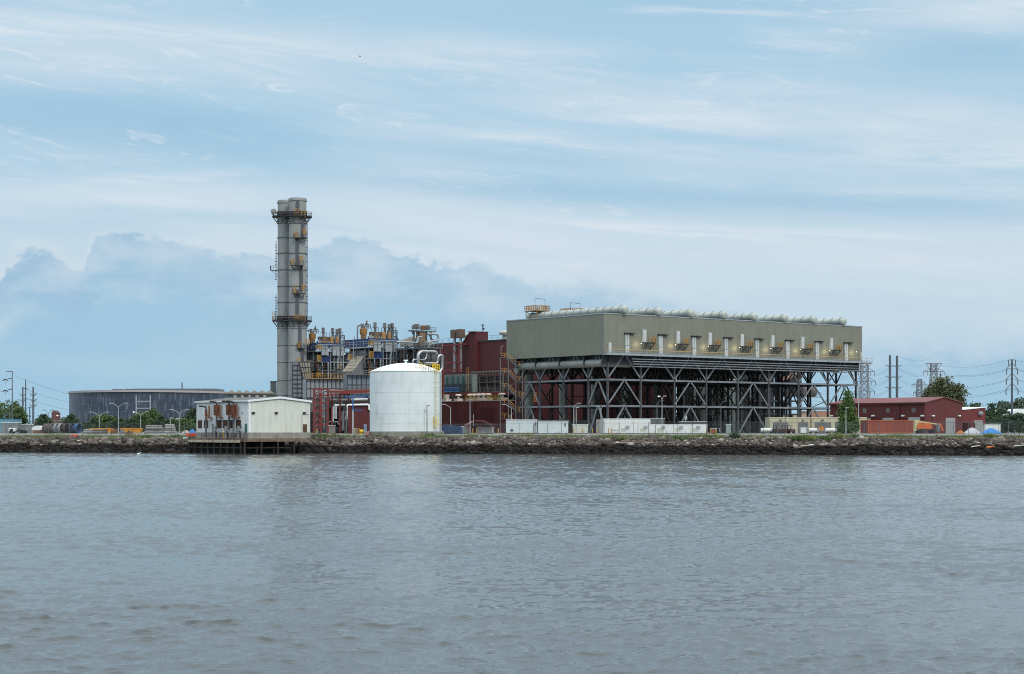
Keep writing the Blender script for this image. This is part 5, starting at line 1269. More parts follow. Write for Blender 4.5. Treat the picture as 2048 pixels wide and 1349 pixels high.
mb = MB(); mb.box(-.3, 2.4, -.3, V + .3, b - .4, b); mb.rail([(-.3, 0, b - 1.6), (-.3, V, b - 1.6)], 1.2, 1.5, .1); mb.build('roof', mat('brown_roof_steel', (.16, .14, .12), .7), t)
mb = MB()
for px in (1040, 1058): mb.grid((f.u(px, -4), -4, f.z(803)), (f.u(px + 14, -4) - f.u(px, -4), 0, 0), (0, 0, 2.6), 4, 3, .22)
mb.build('orange_cage', mat('orange_cage', (.45, .16, .04), .6), t)

# dark process frame behind the condenser with vessels
f = Fr(1368, 540); t = f.thing('process_structure', 'dense dark steel process frame with vessels seen through the condenser legs', 'steel frame')
U = f.u(1600); zs = [GZ, f.z(828), f.z(800), f.z(770), f.z(742)]
r = random.Random(4)
nu, nv = 11, 2
for i in range(nu + 1):
    for j in range(nv + 1):
        mb = MB(); u, v = U * i / nu, 6.0 * j; mb.box(u - .35, u + .35, v - .35, v + .35, GZ - .2, zs[-1]); mb.build('column', m_dark, t)
mb = MB()
for zz in zs[1:]:
    for j in range(nv + 1): mb.bar((0, 6.0 * j, zz), (U, 6.0 * j, zz), .5)
    for i in range(nu + 1): mb.bar((U * i / nu, 0, zz), (U * i / nu, 12, zz), .4)
mb.build('floor_beams', m_dark, t)
mb = MB()
for i in range(nu):
    for k in range(4):
        if r.random() < .75:
            a, b = U * i / nu, U * (i + 1) / nu
            if r.random() < .5: a, b = b, a
            v = 6.0 * r.randrange(3); mb.bar((a, v, zs[k]), (b, v, zs[k + 1]), .32)
mb.build('diagonal_braces', m_dark, t)
mb = MB()
for q in range(60):
    x_ = r.uniform(0, U); k = r.randrange(4); z_ = zs[k] + r.uniform(0, 4)
    if r.random() < .5: mb.box(x_, x_ + r.uniform(.5, 2.4), 1, 3, z_, z_ + r.uniform(.5, 2.2))
    else: mb.tube((x_, 2, zs[k]), (x_, 2, zs[k + 1]), r.uniform(.15, .5), 8)
mb.build('dark_equipment', m_dark, t)
for px, py, rr in ((1386, 800, 1.7), (1462, 800, 2.0), (1405, 812, 1.2)):
    u = f.u(px, -2); mb = MB(); mb.lathe(u, -2, [(rr, GZ), (rr, f.z(762)), (rr * .6, f.z(757)), (.01, f.z(756))], 20); mb.build('vessel', m_duct2, t, smooth=50)
mb = MB(); mb.tube((f.u(1600, 8), 8, f.z(777)), (f.u(1626, 8), 8, f.z(777)), 1.9, 16); mb.build('horizontal_vessel', mat('brown_vessel', (.11, .09, .085), .6), t, smooth=50)
mb = MB(); mb.path([(f.u(1560), -.5, f.z(765)), (f.u(1566), -.5, f.z(752)), (f.u(1578), -.5, f.z(752)), (f.u(1580), -.5, f.z(745)), (f.u(1590), -.5, f.z(745))], .7, 10, 1.2); mb.build('rusty_pipe', mat('copper_brown_pipe', (.20, .11, .08), .5, .3), t, smooth=50)
mb = MB(); mb.box(f.u(1583), f.u(1600), 0, 4, f.z(770), f.z(748)); mb.box(f.u(1560), f.u(1600), 0, 5, f.z(790), f.z(771)); mb.build('enclosure', m_dark, t)
mb = MB(); mb.box(f.u(1600), f.u(1641), 0, 1.5, f.z(791), f.z(789.5)); mb.rail([(f.u(1600), 0, f.z(789)), (f.u(1641), 0, f.z(789))], 1.2, 2, .09); mb.build('walkway', m_steel, t)
mb = MB(); mb.box(0, f.u(1490), 12, 14, GZ, f.z(836)); mb.build('lower_wall', mat('navy_black_wall', (.012, .014, .022), .8), t)
# ------------------------------------------------------------------ yard buildings and equipment on the right
m_shut = mat('grey_roller_shutter', (.17, .165, .16), .6, 0, (.13, .125, .12), .5, .5)
m_door_l = mat('pale_grey_door', (.34, .34, .33), .6, 0, (.26, .26, .25), .5, .5)
m_redg = mat('red_brown_gable', (0.125, 0.026, 0.026), 0.6, 0.05, (0.10, 0.022, 0.022), 0.12, 0.8, rib=0.6, ribamt=0.02, panel=.6, pamt=.06)  # lighter copy of the red cladding, the light on the gable put in
def shutter(mb, f, side, a, b, z0, z1, d=.08):
    n = 10
    for q in range(n):
        za, zb = z0 + (z1 - z0) * q / n, z0 + (z1 - z0) * (q + 1) / n - .03
        if side == 'u': mb.box(a, b, -d, -.01, za, zb)
        else: mb.box(-d, -.01, a, b, za, zb)
f = Fr(1850, 430); t = f.thing('warehouse', 'long dark red metal warehouse with low gable behind the container', 'building')
U, V = f.u(1924.5), f.v(1660.5); ze = f.z(805.5); zr_ = f.z(796, U / 2); m2 = U / 2
mb = MB(); mb.prism([(0, GZ - .2), (U, GZ - .2), (U, ze), (m2, zr_), (0, ze)], 0, .2, 'y'); mb.build('gable_wall', m_redg, t)
mb = MB(); mb.box(0, .2, .2, V, GZ - .2, ze); mb.box(U - .2, U, .2, V, GZ - .2, ze); mb.build('side_walls', m_red, t)
mb = MB(); mb.prism([(0, GZ - .2), (U, GZ - .2), (U, ze), (m2, zr_), (0, ze)], V - .2, V, 'y'); mb.build('gable_wall', m_redg, t)
mb = MB(); mb.prism([(-.4, ze - .12), (m2, zr_ + .02), (U + .4, ze - .12), (U + .4, ze + .1), (m2, zr_ + .22), (-.4, ze + .1)], -.3, V + .3, 'y'); rf = mb.build('roof', mat('faded_red_roof', (.19, .062, .060), .65, .1, (.15, .05, .05), .3, .6, rib=.5, ribamt=.02), t)
mb = MB(); mb.box(-.55, -.41, -.3, V + .3, ze - .3, ze + .02); mb.build('gutter', mat('dark_red_gutter', (.07, .012, .012), .6), rf)
for a, b, t0, t1 in ((1726, 1733.5, 818, 826), (1772.5, 1779.8, 817.5, 826), (1824, 1832, 816, 825.5)):
    mb = MB(); va, vb = f.v(a), f.v(b); m_w = f.z(t1, 0, va); mb.box(-.1, -.005, va, vb, m_w, f.z(t0, 0, va)); o = mb.build('louvre_window', mat('grey_louvre', (.19, .16, .16), .6), t)
    mb = MB()
    for q in range(5): zz = m_w + .15 + q * .2; mb.box(-.16, -.1, min(va, vb) + .05, max(va, vb) - .05, zz, zz + .09)
    mb.build('slats', m_shut, o)
for a, b, t0 in ((1733, 1742, 837), (1765.5, 1787.5, 836), (1817, 1840.5, 835)):
    mb = MB(); va, vb = f.v(a), f.v(b); shutter(mb, f, 'v', min(va, vb), max(va, vb), GZ, f.z(t0, 0, va)); mb.build('roller_door', m_door_l, t)
mb = MB(); shutter(mb, f, 'u', f.u(1891), f.u(1910), GZ, f.z(836, 8)); mb.build('roller_door', m_door_l, t)
mb = MB(); v = f.v(1799.5); mb.box(-.18, -.01, v - .14, v + .14, GZ, ze - .1); mb.build('downpipe', mat('dark_red_gutter', (.07, .012, .012), .6), t)
for px, sd in ((1747.5, 'v'), (1807, 'v'), (1846, 'v'), (1664.5, 'v'), (1864.5, 'u'), (1917, 'u')):
    mb = MB()
    if sd == 'v': v = f.v(px); zz = f.z(832, 0, v); mb.box(-.5, -.01, v - .35, v + .35, zz - .15, zz + .18)
    else: u = f.u(px); zz = f.z(832, u); mb.box(u - .35, u + .35, -.5, -.01, zz - .15, zz + .18)
    mb.build('wall_light', m_white, t)
f2 = Fr(1924.5, 441); t = f2.thing('warehouse_annex', 'bright red mono-pitch annex with pale door on the warehouse right', 'building')
U = f2.u(1971); z0, z1 = f2.z(820.5), f2.z(815.5, U)
mb = MB(); mb.prism([(0, GZ - .2), (U, GZ - .2), (U, z1), (0, z0)], 0, 14, 'y'); mb.build('wall', mat('brighter_red_cladding', (.165, .030, .028), .6, .05, (.135, .026, .024), .12, .8, rib=.6, ribamt=.02), t)
mb = MB(); mb.prism([(-.2, z0), (U + .2, z1), (U + .2, z1 + .16), (-.2, z0 + .16)], -.2, 14.2, 'y'); mb.build('roof', m_white, t)
mb = MB(); shutter(mb, f2, 'u', f2.u(1948), f2.u(1965), GZ, f2.z(841, 6)); mb.build('roller_door', m_door_l, t)
mb = MB(); u = f2.u(1958); zz = f2.z(826.5, u); mb.box(u - .5, u + .5, -.5, -.01, zz - .5, zz + .4); mb.tube((u + .2, -.5, zz), (u + .2, -.9, zz - .2), .3, 8, .45); mb.build('exhaust_fan', m_steel_l, t)
mb = MB(); mb.box(0.1, f2.u(1936), -2.2, 0, GZ, f2.z(846)); mb.build('porch', mat('dark_red_porch', (.10, .016, .016), .6), t)
# shipping container
f = Fr(1736.5, 410); t = f.thing('shipping_container', 'weathered orange-red shipping container in front of the warehouse', 'container')
U, V = f.u(1825), f.v(1722); zt_ = f.z(841)
m_cont = mat('faded_orange_red_container', (.30, .060, .028), .65, 0, (.20, .045, .025), .3, .8, streak=(.10, .035, .022), samt=.6, rib=.3, ribamt=.03, panel=.3, pamt=.1)
m_cont2 = mat('dark_red_container', (.20, .025, .018), .6, 0, (.13, .02, .016), .4, .7)
mb = MB(); mb.box(0.1, U - .1, 0.02, V, GZ + .15, zt_ - .12); mb.build('side_panels', m_cont, t)
mb = MB(); mb.box(-.02, 0.08, .1, V - .1, GZ + .2, zt_ - .2); mb.box(-.05, -.02, V / 2 - .03, V / 2 + .03, GZ + .2, zt_ - .2); o = mb.build('doors', m_cont2, t)
mb = MB()
for q in (.2, .4, .6, .8): mb.tube((-.08, V * q, GZ + .3), (-.08, V * q, zt_ - .3), .035, 6)
mb.build('lock_rods', m_steel, o)
mb = MB()
for (u, v) in ((0, 0), (U, 0), (0, V), (U, V)): mb.box(u - .1, u + .1, v - .1, v + .1, GZ + .1, zt_)
mb.box(0, U, -.06, .06, zt_ - .16, zt_ + .02); mb.box(0, U, -.06, .06, GZ + .1, GZ + .3); mb.box(-.06, .06, 0, V, zt_ - .16, zt_ + .02); mb.build('corner_frame', mat('orange_frame', (.42, .09, .03), .6), t)
# boom lift
f = Fr(1852, 408, 0); t = f.thing('boom_lift', 'orange boom lift with cream folded arm parked before the red warehouse', 'boom lift', GZ)
z = lambda py: Z(py, 408) - GZ
u = f.u; m_or = mat('orange_machine_paint', (.60, .13, .025), .5, 0, (.42, .1, .03), .7, .6); m_cr = mat('cream_arm_paint', (.62, .50, .26), .5, 0, (.48, .38, .2), .7, .6); m_tyre = mat('black_tyre', (.02, .02, .02), .85)
mb = MB(); mb.box(u(1834), u(1866), -1.0, 1.0, z(862), z(859)); mb.build('chassis', m_dark, t)
for px in (1838, 1864):
    for v in (-1.1, 1.1): mb = MB(); mb.tube((u(px), v - .2, .5), (u(px), v + .2, .5), .5, 16); mb.build('wheel', m_tyre, t, smooth=40)
mb = MB(); mb.prism([(u(1833.5), z(858)), (u(1862), z(858)), (u(1863), z(852)), (u(1858), z(847)), (u(1838), z(847)), (u(1834), z(850))], -.9, .9, 'y'); mb.build('engine_cover', m_or, t)
mb = MB(); mb.prism([(u(1828), z(862)), (u(1833.5), z(862)), (u(1836), z(844)), (u(1838), z(841)), (u(1829), z(840.5))], -.5, .5, 'y'); mb.build('counterweight', m_cr, t)
mb = MB(); mb.prism([(u(1834), z(841)), (u(1878), z(848.5)), (u(1878), z(850.3)), (u(1834), z(845))], -.25, .25, 'y'); mb.build('upper_arm', m_cr, t)
mb = MB(); mb.prism([(u(1838), z(846.5)), (u(1860), z(850)), (u(1860), z(853)), (u(1838), z(851))], .95, 1.3, 'y'); mb.build('lower_arm', m_or, t)
mb = MB(); mb.prism([(u(1878), z(847)), (u(1881.5), z(847)), (u(1887), z(861)), (u(1884.5), z(863))], -.2, .2, 'y'); mb.build('jib', m_or, t)
mb = MB(); mb.box(u(1873.5), u(1878), -.8, .8, z(863), z(861.5)); mb.rail([(u(1873.5), -.8, z(862)), (u(1878), -.8, z(862)), (u(1878), .8, z(862)), (u(1873.5), .8, z(862))], z(849.5) - z(862), .3, .06, True); mb.box(u(1874), u(1877.6), -.78, -.74, z(861), z(850)); mb.build('basket', m_grey, t)
# tarpaulin-covered heaps
def heap(px0, px1, py, Y, lab, mt, seed, name='tarp_heap', cat='heap'):
    r = np.random.default_rng(seed); cx_ = X((px0 + px1) / 2, Y); a = (px1 - px0) / 2 / F * Y; hgt = Z(py, Y) - GZ; n, m_ = 40, 14
    ph = r.uniform(0, 6, 6); V = []
    for j in range(m_ + 1):
        s_ = j / m_
        for i in range(n):
            th = 2 * PI * i / n; rr = a * (1 + .07 * math.sin(3 * th + ph[0]) + .04 * math.sin(7 * th + ph[1])) * s_
            hh = hgt * (1 - s_ ** 1.6) * (1 + .08 * math.sin(5 * th + ph[2]) * s_) + .04 * math.sin(9 * th + 6 * s_ + ph[3])
            V.append((rr * math.cos(th), rr * math.sin(th) * .6, max(-.1, hh)))
    Fq = [(j * n + i, j * n + (i + 1) % n, (j + 1) * n + (i + 1) % n, (j + 1) * n + i) for j in range(m_) for i in range(n)]
    o = npmesh(name, V, Fq, mt, smooth=True, label=lab, cat=cat); o.location = (cx_, Y, GZ)
m_tarpb = mat('blue_tarpaulin', (.03, .20, .52), .5, 0, (.02, .14, .38), .8, .7, bump=.03, bscale=2)
heap(1926, 1962, 856, 407, 'low heap under a pale grey tarpaulin left of the blue one', mat('grey_tarpaulin', (.46, .48, .50), .6, 0, (.34, .36, .38), .8, .7), 1)
heap(1959, 2004, 857, 404, 'wide low heap under a bright blue tarpaulin right of the warehouse', m_tarpb, 2)
heap(1912, 1930, 861.5, 401, 'small orange dirt pile before the warehouse door', mat('orange_soil', (.45, .15, .05), .9), 3, 'soil_pile')
def cabin(px0, px1, Y, py, lab, mt, depth=3.0, ang=0.0, name='site_cabin', cat='cabin', roofm=None, door=None, extra=None, overhang=.12, base=None):
    base = gz(X(px0, Y), Y) if base is None else base
    f = Fr(px0, Y, ang); t = f.thing(name, lab, cat); U = f.u(px1); zt_ = f.z(py)
    mb = MB(); mb.box(0, U, 0, depth, base + .12, zt_); mb.build('body', mt, t)
    mb = MB(); mb.box(-overhang, U + overhang, -overhang, depth + overhang, zt_, zt_ + .1); mb.build('roof', roofm or m_white, t)
    mb = MB(); mb.box(.05, U - .05, .05, depth, base - .2, base + .12); mb.build('skid', m_dark, t)
    if door:
        mb = MB(); mb.box(f.u(door[0]), f.u(door[1]), -.05, -.005, base + .15, f.z(door[2])); mb.build('door', door[3], t)
    return f, t, U, zt_
m_cab = mat('pale_blue_white_cabin', (.60, .66, .66), .5, 0, (.52, .58, .58), .4, .6, streak=(.36, .36, .33), samt=.3)
f, t, U, zt_ = cabin(1012, 1074, 402, 840.5, 'pale site cabin with dark star emblem, leftmost of the two joined cabins', m_cab, door=(1067, 1073, 848, m_grey))
mb = MB(); mb.box(f.u(1070.5), f.u(1072.5), -.12, -.05, f.z(851), f.z(844.5)); mb.build('window', m_dark, t)
mb = MB(); c_ = (f.u(1023.6), f.z(861))
for k in range(8): a = k * PI / 4; mb.bar((c_[0], -.04, c_[1]), (c_[0] + .42 * math.cos(a), -.04, c_[1] + .42 * math.sin(a)), .07)
mb.build('star_emblem', m_dark, t)
mb = MB(); mb.box(0, U, -.03, -.005, GZ + .02, GZ + .2); mb.build('rust_skirt', m_rust, t)
f, t, U, zt_ = cabin(1076, 1136.5, 402, 843, 'pale site cabin with narrow window, right one of the joined pair', m_cab)
mb = MB(); mb.box(f.u(1129), f.u(1131.4), -.06, -.005, f.z(853), f.z(847)); mb.build('window', m_dark, t)
mb = MB(); mb.box(f.u(1083.5), f.u(1086.5), -.03, -.005, f.z(860), f.z(858)); mb.build('notice', m_white, t)
cabin(1146, 1176, 405, 850, 'short cream white box container between bollards under the condenser corner', mat('cream_white_box', (.58, .57, .50), .55, 0, (.46, .45, .38), .6, .6), depth=2.5)
m_wht = mat('bright_white_box', (.74, .75, .71), .5, 0, (.60, .60, .55), .3, .7, streak=(.40, .38, .30), samt=.4, rib=.8, ribamt=.01)
f, t, U, zt_ = cabin(1207, 1301, 410, 838.5, 'long tall white trailer box below the condenser corner', m_wht, depth=3, name='trailer_box', cat='trailer')
mb = MB()
mb.box(f.u(1193), -.05, 0, 2.8, GZ, zt_ - .1); mb.build('end_panel', mat('grey_slatted_end', (.28, .27, .25), .7, 0, (.2, .19, .18), .5, .6, lines=.5, linec=(.15, .14, .13)), t)
mb = MB(); mb.box(f.u(1225), f.u(1300), -.04, -.005, f.z(861.5), f.z(860)); mb.build('stripe', m_grey, t)
segs = (1238, 1276, 1311, 1346.5, 1382, 1415)
for i in range(5):
    labs = ['leftmost white generator unit in the low row, in front of the tall trailer', 'second white generator unit from the left in the low row', 'middle white generator unit of the low row, lamp post behind it', 'fourth white generator unit from the left in the low row', 'rightmost white generator unit of the low row beside a yellow post']
    f, t, U, zt_ = cabin(segs[i] + .5, segs[i + 1] - .5, 404, 850, labs[i], m_wht, depth=2.6, name='generator_unit', cat='generator', overhang=.03)
    t['group'] = 'low white generator units'
    mb = MB(); u = f.u((segs[i] + segs[i + 1]) / 2 - 3); mb.lathe(u, -.06, [(.01, f.z(855) + .9)], 3) if False else None
    mb.tube((u, -.12, f.z(855.5)), (u, -.01, f.z(855.5)), .42, 14); mb.box(u + .1, u + .5, -.1, -.01, f.z(858), f.z(852.5)); mb.build('vent_fan', m_grey, t)
    mb = MB(); mb.box(f.u(segs[i] + 4), f.u(segs[i] + 14), -.05, -.005, f.z(863), f.z(857)); mb.build('hatch', mat('cream_hatch', (.52, .50, .40), .6), t)
cabin(1301.5, 1329, 413, 838.5, 'dark grey equipment box right of the tall white trailer', mat('slate_grey_box', (.12, .125, .12), .6), depth=3, name='equipment_box', cat='equipment')
f, t, U, zt_ = cabin(1360, 1412, 414, 844.5, 'flat dark grey skid with instruments behind the generator row', mat('charcoal_box', (.09, .09, .085), .7), depth=3, name='equipment_skid', cat='equipment')
mb = MB(); mb.bar((f.u(1371), 0, zt_), (f.u(1371), 0, f.z(832)), .12); mb.box(f.u(1369.5), f.u(1374), -.2, .2, f.z(840), f.z(832)); mb.build('instrument_post', m_grey, t)
cabin(1452.8, 1462, 402, 849.5, 'rounded grey-green electrical cabinet on the bare yard', mat('grey_green_cabinet', (.27, .31, .29), .5, 0, (.2, .24, .22), .6, .5), depth=1.0, name='electrical_cabinet', cat='cabinet')
cabin(1423.5, 1433, 404, 857.5, 'small orange and black cabinet between yellow bollards', mat('orange_black_cabinet', (.30, .07, .02), .6, 0, (.02, .015, .015), 1.4, 1.0), depth=.8, name='electrical_cabinet', cat='cabinet')
cabin(1970.5, 2001, 425, 849, 'white box trailer parked behind the blue tarpaulin heap', m_wht, depth=3, name='trailer_box', cat='trailer')
# blue tarp-wrapped load, canopy, tank-side sheds
f = Fr(886, 402, -4); t = f.thing('wrapped_load', 'boxy load wrapped in dark blue tarpaulin right of the storage tank', 'load'); t.location.z = GZ
z = lambda py: Z(py, 402) - GZ
mb = MB(); u = f.u; mb.prism([(u(885), -.1), (u(923), -.1), (u(923), z(855)), (u(918), z(853.5)), (u(900), z(851)), (u(888), z(850.5)), (u(885), z(852))], 0, 3, 'y')
mb.build('tarpaulin', mat('dark_blue_tarpaulin', (.025, .065, .16), .6, 0, (.012, .035, .09), 1.0, .9, bump=.05, bscale=1.6), t)
mb = MB()
for px in (893, 901, 909, 917): mb.bar((u(px), -.03, 0), (u(px), -.03, z(853)), .05)
mb.build('straps', m_dark, t)
f = Fr(951, 408, 10); t = f.thing('canopy', 'small dark red gabled canopy shelter in front of the low red building', 'shelter')
a, b = f.u(932), f.u(985); zr_ = f.z(842); ze = f.z(851)
mb = MB(); mb.prism([(a, ze), (f.u(947), zr_), (f.u(966), zr_ + .1), (b, ze), (b, ze - .12), (f.u(966), zr_ - .1), (f.u(947), zr_ - .12), (a, ze - .12)], -1.5, 3, 'y'); mb.build('roof', mat('maroon_roof', (.17, .045, .05), .6), t)
for u_ in (a + .5, b - .5, (a + b) / 2): mb = MB(); mb.box(u_ - .1, u_ + .1, -1.2, -1.0, GZ, ze - .1); mb.build('post', m_redst, t)
cabin(956, 988, 409, 856.5, 'low pale cabinet under the red canopy roof', mat('silver_cabinet', (.40, .41, .41), .5, .2, (.3, .3, .3), .7, .5, lines=1.2, linec=(.2, .2, .2)), depth=1.6, name='equipment_cabinet', cat='cabinet')
cabin(923.5, 939, 410, 854, 'pale cabinet between the blue wrapped load and the red canopy', mat('pale_cabinet', (.52, .50, .48), .5), depth=1.5, name='equipment_cabinet', cat='cabinet')
cabin(657.5, 669.5, 404, 852.5, 'grey transformer cabinet below the red pipe rack', mat('brown_grey_cabinet', (.20, .18, .16), .6), depth=1.6, name='transformer_cabinet', cat='cabinet')
cabin(727.5, 733.5, 398, 850.5, 'narrow blue and white information board left of the tank', mat('blue_white_board', (.45, .55, .62), .5, 0, (.10, .25, .45), 1.6, .8), depth=.15, name='notice_board', cat='sign', overhang=.02)
cabin(729.5, 737.5, 391, 865, 'small pink box at the tank foot', mat('pink_box', (.42, .17, .17), .6), depth=.8, name='hydrant_box', cat='box', base=Z(872, 391))
cabin(708, 713, 402, 858, 'small grey meter cabinet beside the jib crane post', m_grey, depth=.6, name='meter_cabinet', cat='cabinet')
# cream garage with three shutters
f = Fr(1539.5, 436, 0); t = f.thing('garage', 'low cream garage row with grey roller shutters left of the tree', 'building')
m_crm = mat('cream_wall', (.50, .46, .32), .7, 0, (.42, .38, .26), .4, .6, streak=(.26, .2, .13), samt=.4)
U = f.u(1733); zt_ = f.z(836.5)
mb = MB(); mb.box(0, U, 0, 8, GZ - .2, zt_); mb.build('wall', m_crm, t)
mb = MB(); mb.box(-.1, U + .1, -.1, 8.1, zt_, zt_ + .18); mb.build('roof_edge', mat('cream_trim', (.56, .52, .40), .6), t)
for a, b in ((1546.5, 1576.5), (1596, 1616.5), (1629.5, 1662), (1671, 1690)):
    mb = MB(); shutter(mb, f, 'u', f.u(a), f.u(b), GZ, f.z(844.8)); mb.build('roller_door', m_shut, t)
for px in (1561, 1606, 1645): mb = MB(); u = f.u(px); mb.box(u - .25, u + .25, -.4, -.01, f.z(841) - .1, f.z(841) + .2); mb.build('wall_light', m_sil, t)
mb = MB(); u = f.u(1622); mb.box(u - .1, u + .1, -.15, -.01, GZ, zt_); mb.build('downpipe', mat('brown_pipe', (.2, .12, .06), .7), t)
# vehicles in front of the garage
def trailer_tank(px0, px1, Y, lab, py=856.5):
    t = thing('tank_trailer', lab, 'trailer', (X(px0, Y), Y, GZ), 0); L = X(px1, Y) - X(px0, Y); h = Z(py, Y) - GZ
    mb = MB(); mb.tube((.1, 0, h * .62), (L * .82, 0, h * .62), h * .38, 14); mb.build('tank', m_wht, t, smooth=40)
    mb = MB(); mb.box(L * .84, L, -.5, .5, h * .3, h * .95); mb.build('engine_box', m_grey, t)
    mb = MB(); mb.box(0, L, -.4, .4, h * .2, h * .3); mb.build('frame', m_dark, t)
    for x_ in (L * .2, L * .75):
        mb = MB(); mb.tube((x_, -.5, h * .17), (x_, .5, h * .17), h * .17, 12); mb.build('wheel', m_tyre, t)
trailer_tank(1521, 1549, 414, 'white tank trailer left of the dark tractors')
trailer_tank(1617, 1637, 414, 'white tank trailer in the middle of the garage yard')
trailer_tank(1650, 1678, 416, 'white tank trailer by the tree in front of the garage')
def tractor(px, Y, lab, g='small dark red tractors'):
    t = thing('tractor', lab, 'tractor', (X(px, Y), Y, GZ), 0, g)
    mb = MB(); mb.prism([(-.9, .4), (.9, .4), (.9, 1.0), (.2, 1.05), (.1, 1.15), (-.9, 1.1)], -.4, .4, 'y'); mb.build('body', mat('dark_red_body', (.12, .02, .015), .6), t)
    mb = MB(); mb.rail([(-.8, -.4, 1.1), (-.1, -.4, 1.1), (-.1, .4, 1.1), (-.8, .4, 1.1)], .75, .8, .06, True, False); mb.box(-.85, -.05, -.45, .45, 1.85, 1.93); mb.build('roll_cage', m_dark, t)
    for x_, r_ in ((-.55, .5), (.6, .33)):
        for y_ in (-.55, .55): mb = MB(); mb.tube((x_, y_ - .12, r_), (x_, y_ + .12, r_), r_, 14); mb.build('wheel', m_tyre, t, smooth=40)
    return t
tractor(1554, 413, 'dark red tractor just right of the left tank trailer'); tractor(1571, 413, 'dark red tractor in the middle of the first garage shutter')
tractor(1582, 413, 'dark tractor rightmost of three at the first shutter')
cabin(1602, 1614.5, 413, 855.5, 'small white generator box before the middle garage shutter', m_wht, depth=1.3, name='generator_box', cat='generator')
f = Fr(1642.5, 398, 0); t = f.thing('arrow_board', 'round-topped orange warning board on legs in front of the garage', 'sign', GZ)
z = lambda py: Z(py, 398) - GZ
mb = MB(); mb.prism([(-.5, z(861.5)), (.5, z(861.5)), (.5, z(855)), (.25, z(853)), (-.25, z(853)), (-.5, z(855))], -.06, .06, 'y'); mb.build('board', mat('orange_board', (.62, .22, .02), .5), t)
for x_ in (-.4, .4): mb = MB(); mb.bar((x_, .05, 0), (x_, .05, z(861.5)), .07); mb.build('leg', m_dark, t)
# yellow bollards
def bollard(px, Y, lab, top=858, mt=None):
    base = gz(X(px, Y), Y); mb = MB(); h = Z(top, Y) - base; mb.lathe(0, 0, [(.12, 0), (.12, h), (.08, h + .06), (.01, h + .08)], 10); o = mb.build('bollard', mt or m_yel, smooth=40, label=lab, cat='bollard', group='yellow bollards'); o.location = (X(px, Y), Y, base)
for px, lab in ((1147, 'yellow bollard at the left end of the short cream box'), (1165.5, 'yellow bollard before the middle of the short cream box'), (1185, 'yellow bollard midway between the cream box and grey slatted end'), (1195, 'yellow bollard touching the grey slatted trailer end'), (1217, 'yellow bollard below the left end of the tall trailer'), (1223, 'yellow bollard close right of another under the tall trailer'),
                (1413, 'bright yellow bollard at the right end of the generator row'), (1421.5, 'yellow bollard left of the orange cabinet'), (1432, 'yellow bollard right of the orange cabinet'), (709, 'yellow bollard left of the tank beside the crane post'), (716, 'yellow bollard in the pair left of the tank'), (719.5, 'right-hand yellow bollard in the pair left of the tank'), (634, 'yellow bollard at the foot of the red rack'), (945.5, 'yellow bollard left under the red canopy'), (953.5, 'yellow bollard right under the red canopy'), (996.5, 'yellow bollard left of the condenser stairs')):
    bollard(px, 397, lab)
mb = MB(); mb.lathe(0, 0, [(.35, 0), (.35, .8), (.5, .9), (.5, 1.2), (.2, 1.45), (.01, 1.5)], 12); o = mb.build('hydrant', m_yel_b, smooth=40, label='bright yellow hydrant beside the information board', cat='hydrant'); o.location = (X(723.5, 397), 397, gz(X(723.5, 397), 397))
# ------------------------------------------------------------------ far left: round dark office block, yard, containers
m_glassy = bpy.data.materials.new('dark_panel_facade'); m_glassy.use_nodes = True
t_ = NT(m_glassy.node_tree); b_ = t_.n['Principled BSDF']
oc_ = t_.new('ShaderNodeTexCoord').outputs['Object']; x_, y_, z_ = t_.sep(oc_)[:3]
an = t_.math('MULTIPLY', t_.math('ARCTAN2', x_, y_), 90.0)
cell = t_.comb(t_.math('FLOOR', an), t_.math('FLOOR', t_.math('ADD', t_.math('DIVIDE', z_, 3.3), t_.math('MULTIPLY', t_.math('FLOOR', an), .37))), 0.0)
wn = t_.new('ShaderNodeTexWhiteNoise', noise_dimensions='2D'); t_.put(wn.inputs['Vector'], cell)
cr = t_.new('ShaderNodeValToRGB'); t_.put(cr.inputs[0], wn.outputs['Value']); e_ = cr.color_ramp.elements
e_[0].color = (.028, .040, .062, 1); e_[1].position = 1.0; e_[1].color = (.11, .13, .165, 1)
for p_, c_ in ((.55, (.038, .050, .076, 1)), (.85, (.058, .072, .10, 1))): q_ = e_.new(p_); q_.color = c_
t_.put(b_.inputs['Base Color'], cr.outputs[0]); b_.inputs['Roughness'].default_value = .4
SX, SY = X(316, 862), 862.0
sa, sbb = 39.5, 62.0
t = thing('office_block', 'wide round dark-panelled office block with pale roof rim at far left', 'building', (SX, SY, GZ))
zt_ = Z(784.5, 800) - GZ
n = 96
mb = MB(); V = [(sa * math.cos(2 * PI * i / n), sbb * math.sin(2 * PI * i / n)) for i in range(n)]
mb.add([(a, b, -1) for a, b in V] + [(a, b, zt_) for a, b in V], [(i, (i + 1) % n, n + (i + 1) % n, n + i) for i in range(n)]); mb.build('facade', m_glassy, t, smooth=40)
mb = MB(); k = 1.012; mb.add([(a * k, b * k, zt_) for a, b in V] + [(a * k, b * k, zt_ + .9) for a, b in V], [(i, (i + 1) % n, n + (i + 1) % n, n + i) for i in range(n)] + [tuple(range(n, 2 * n)), tuple(range(n - 1, -1, -1))]); mb.build('roof_rim', mat('pinkish_roof_rim', (.36, .33, .33), .6), t)
mb = MB(); mb.box(-8, 30, -14, 10, zt_ + .9, zt_ + 2.6); mb.box(-14, -9, -35, -33, zt_ + .9, zt_ + 1.9); mb.box(-8, 2, -36, -34, zt_ + .9, zt_ + 2.0); mb.box(6, 18, -35, -33, zt_ + .9, zt_ + 1.9); mb.build('roof_plant', m_steel, t)
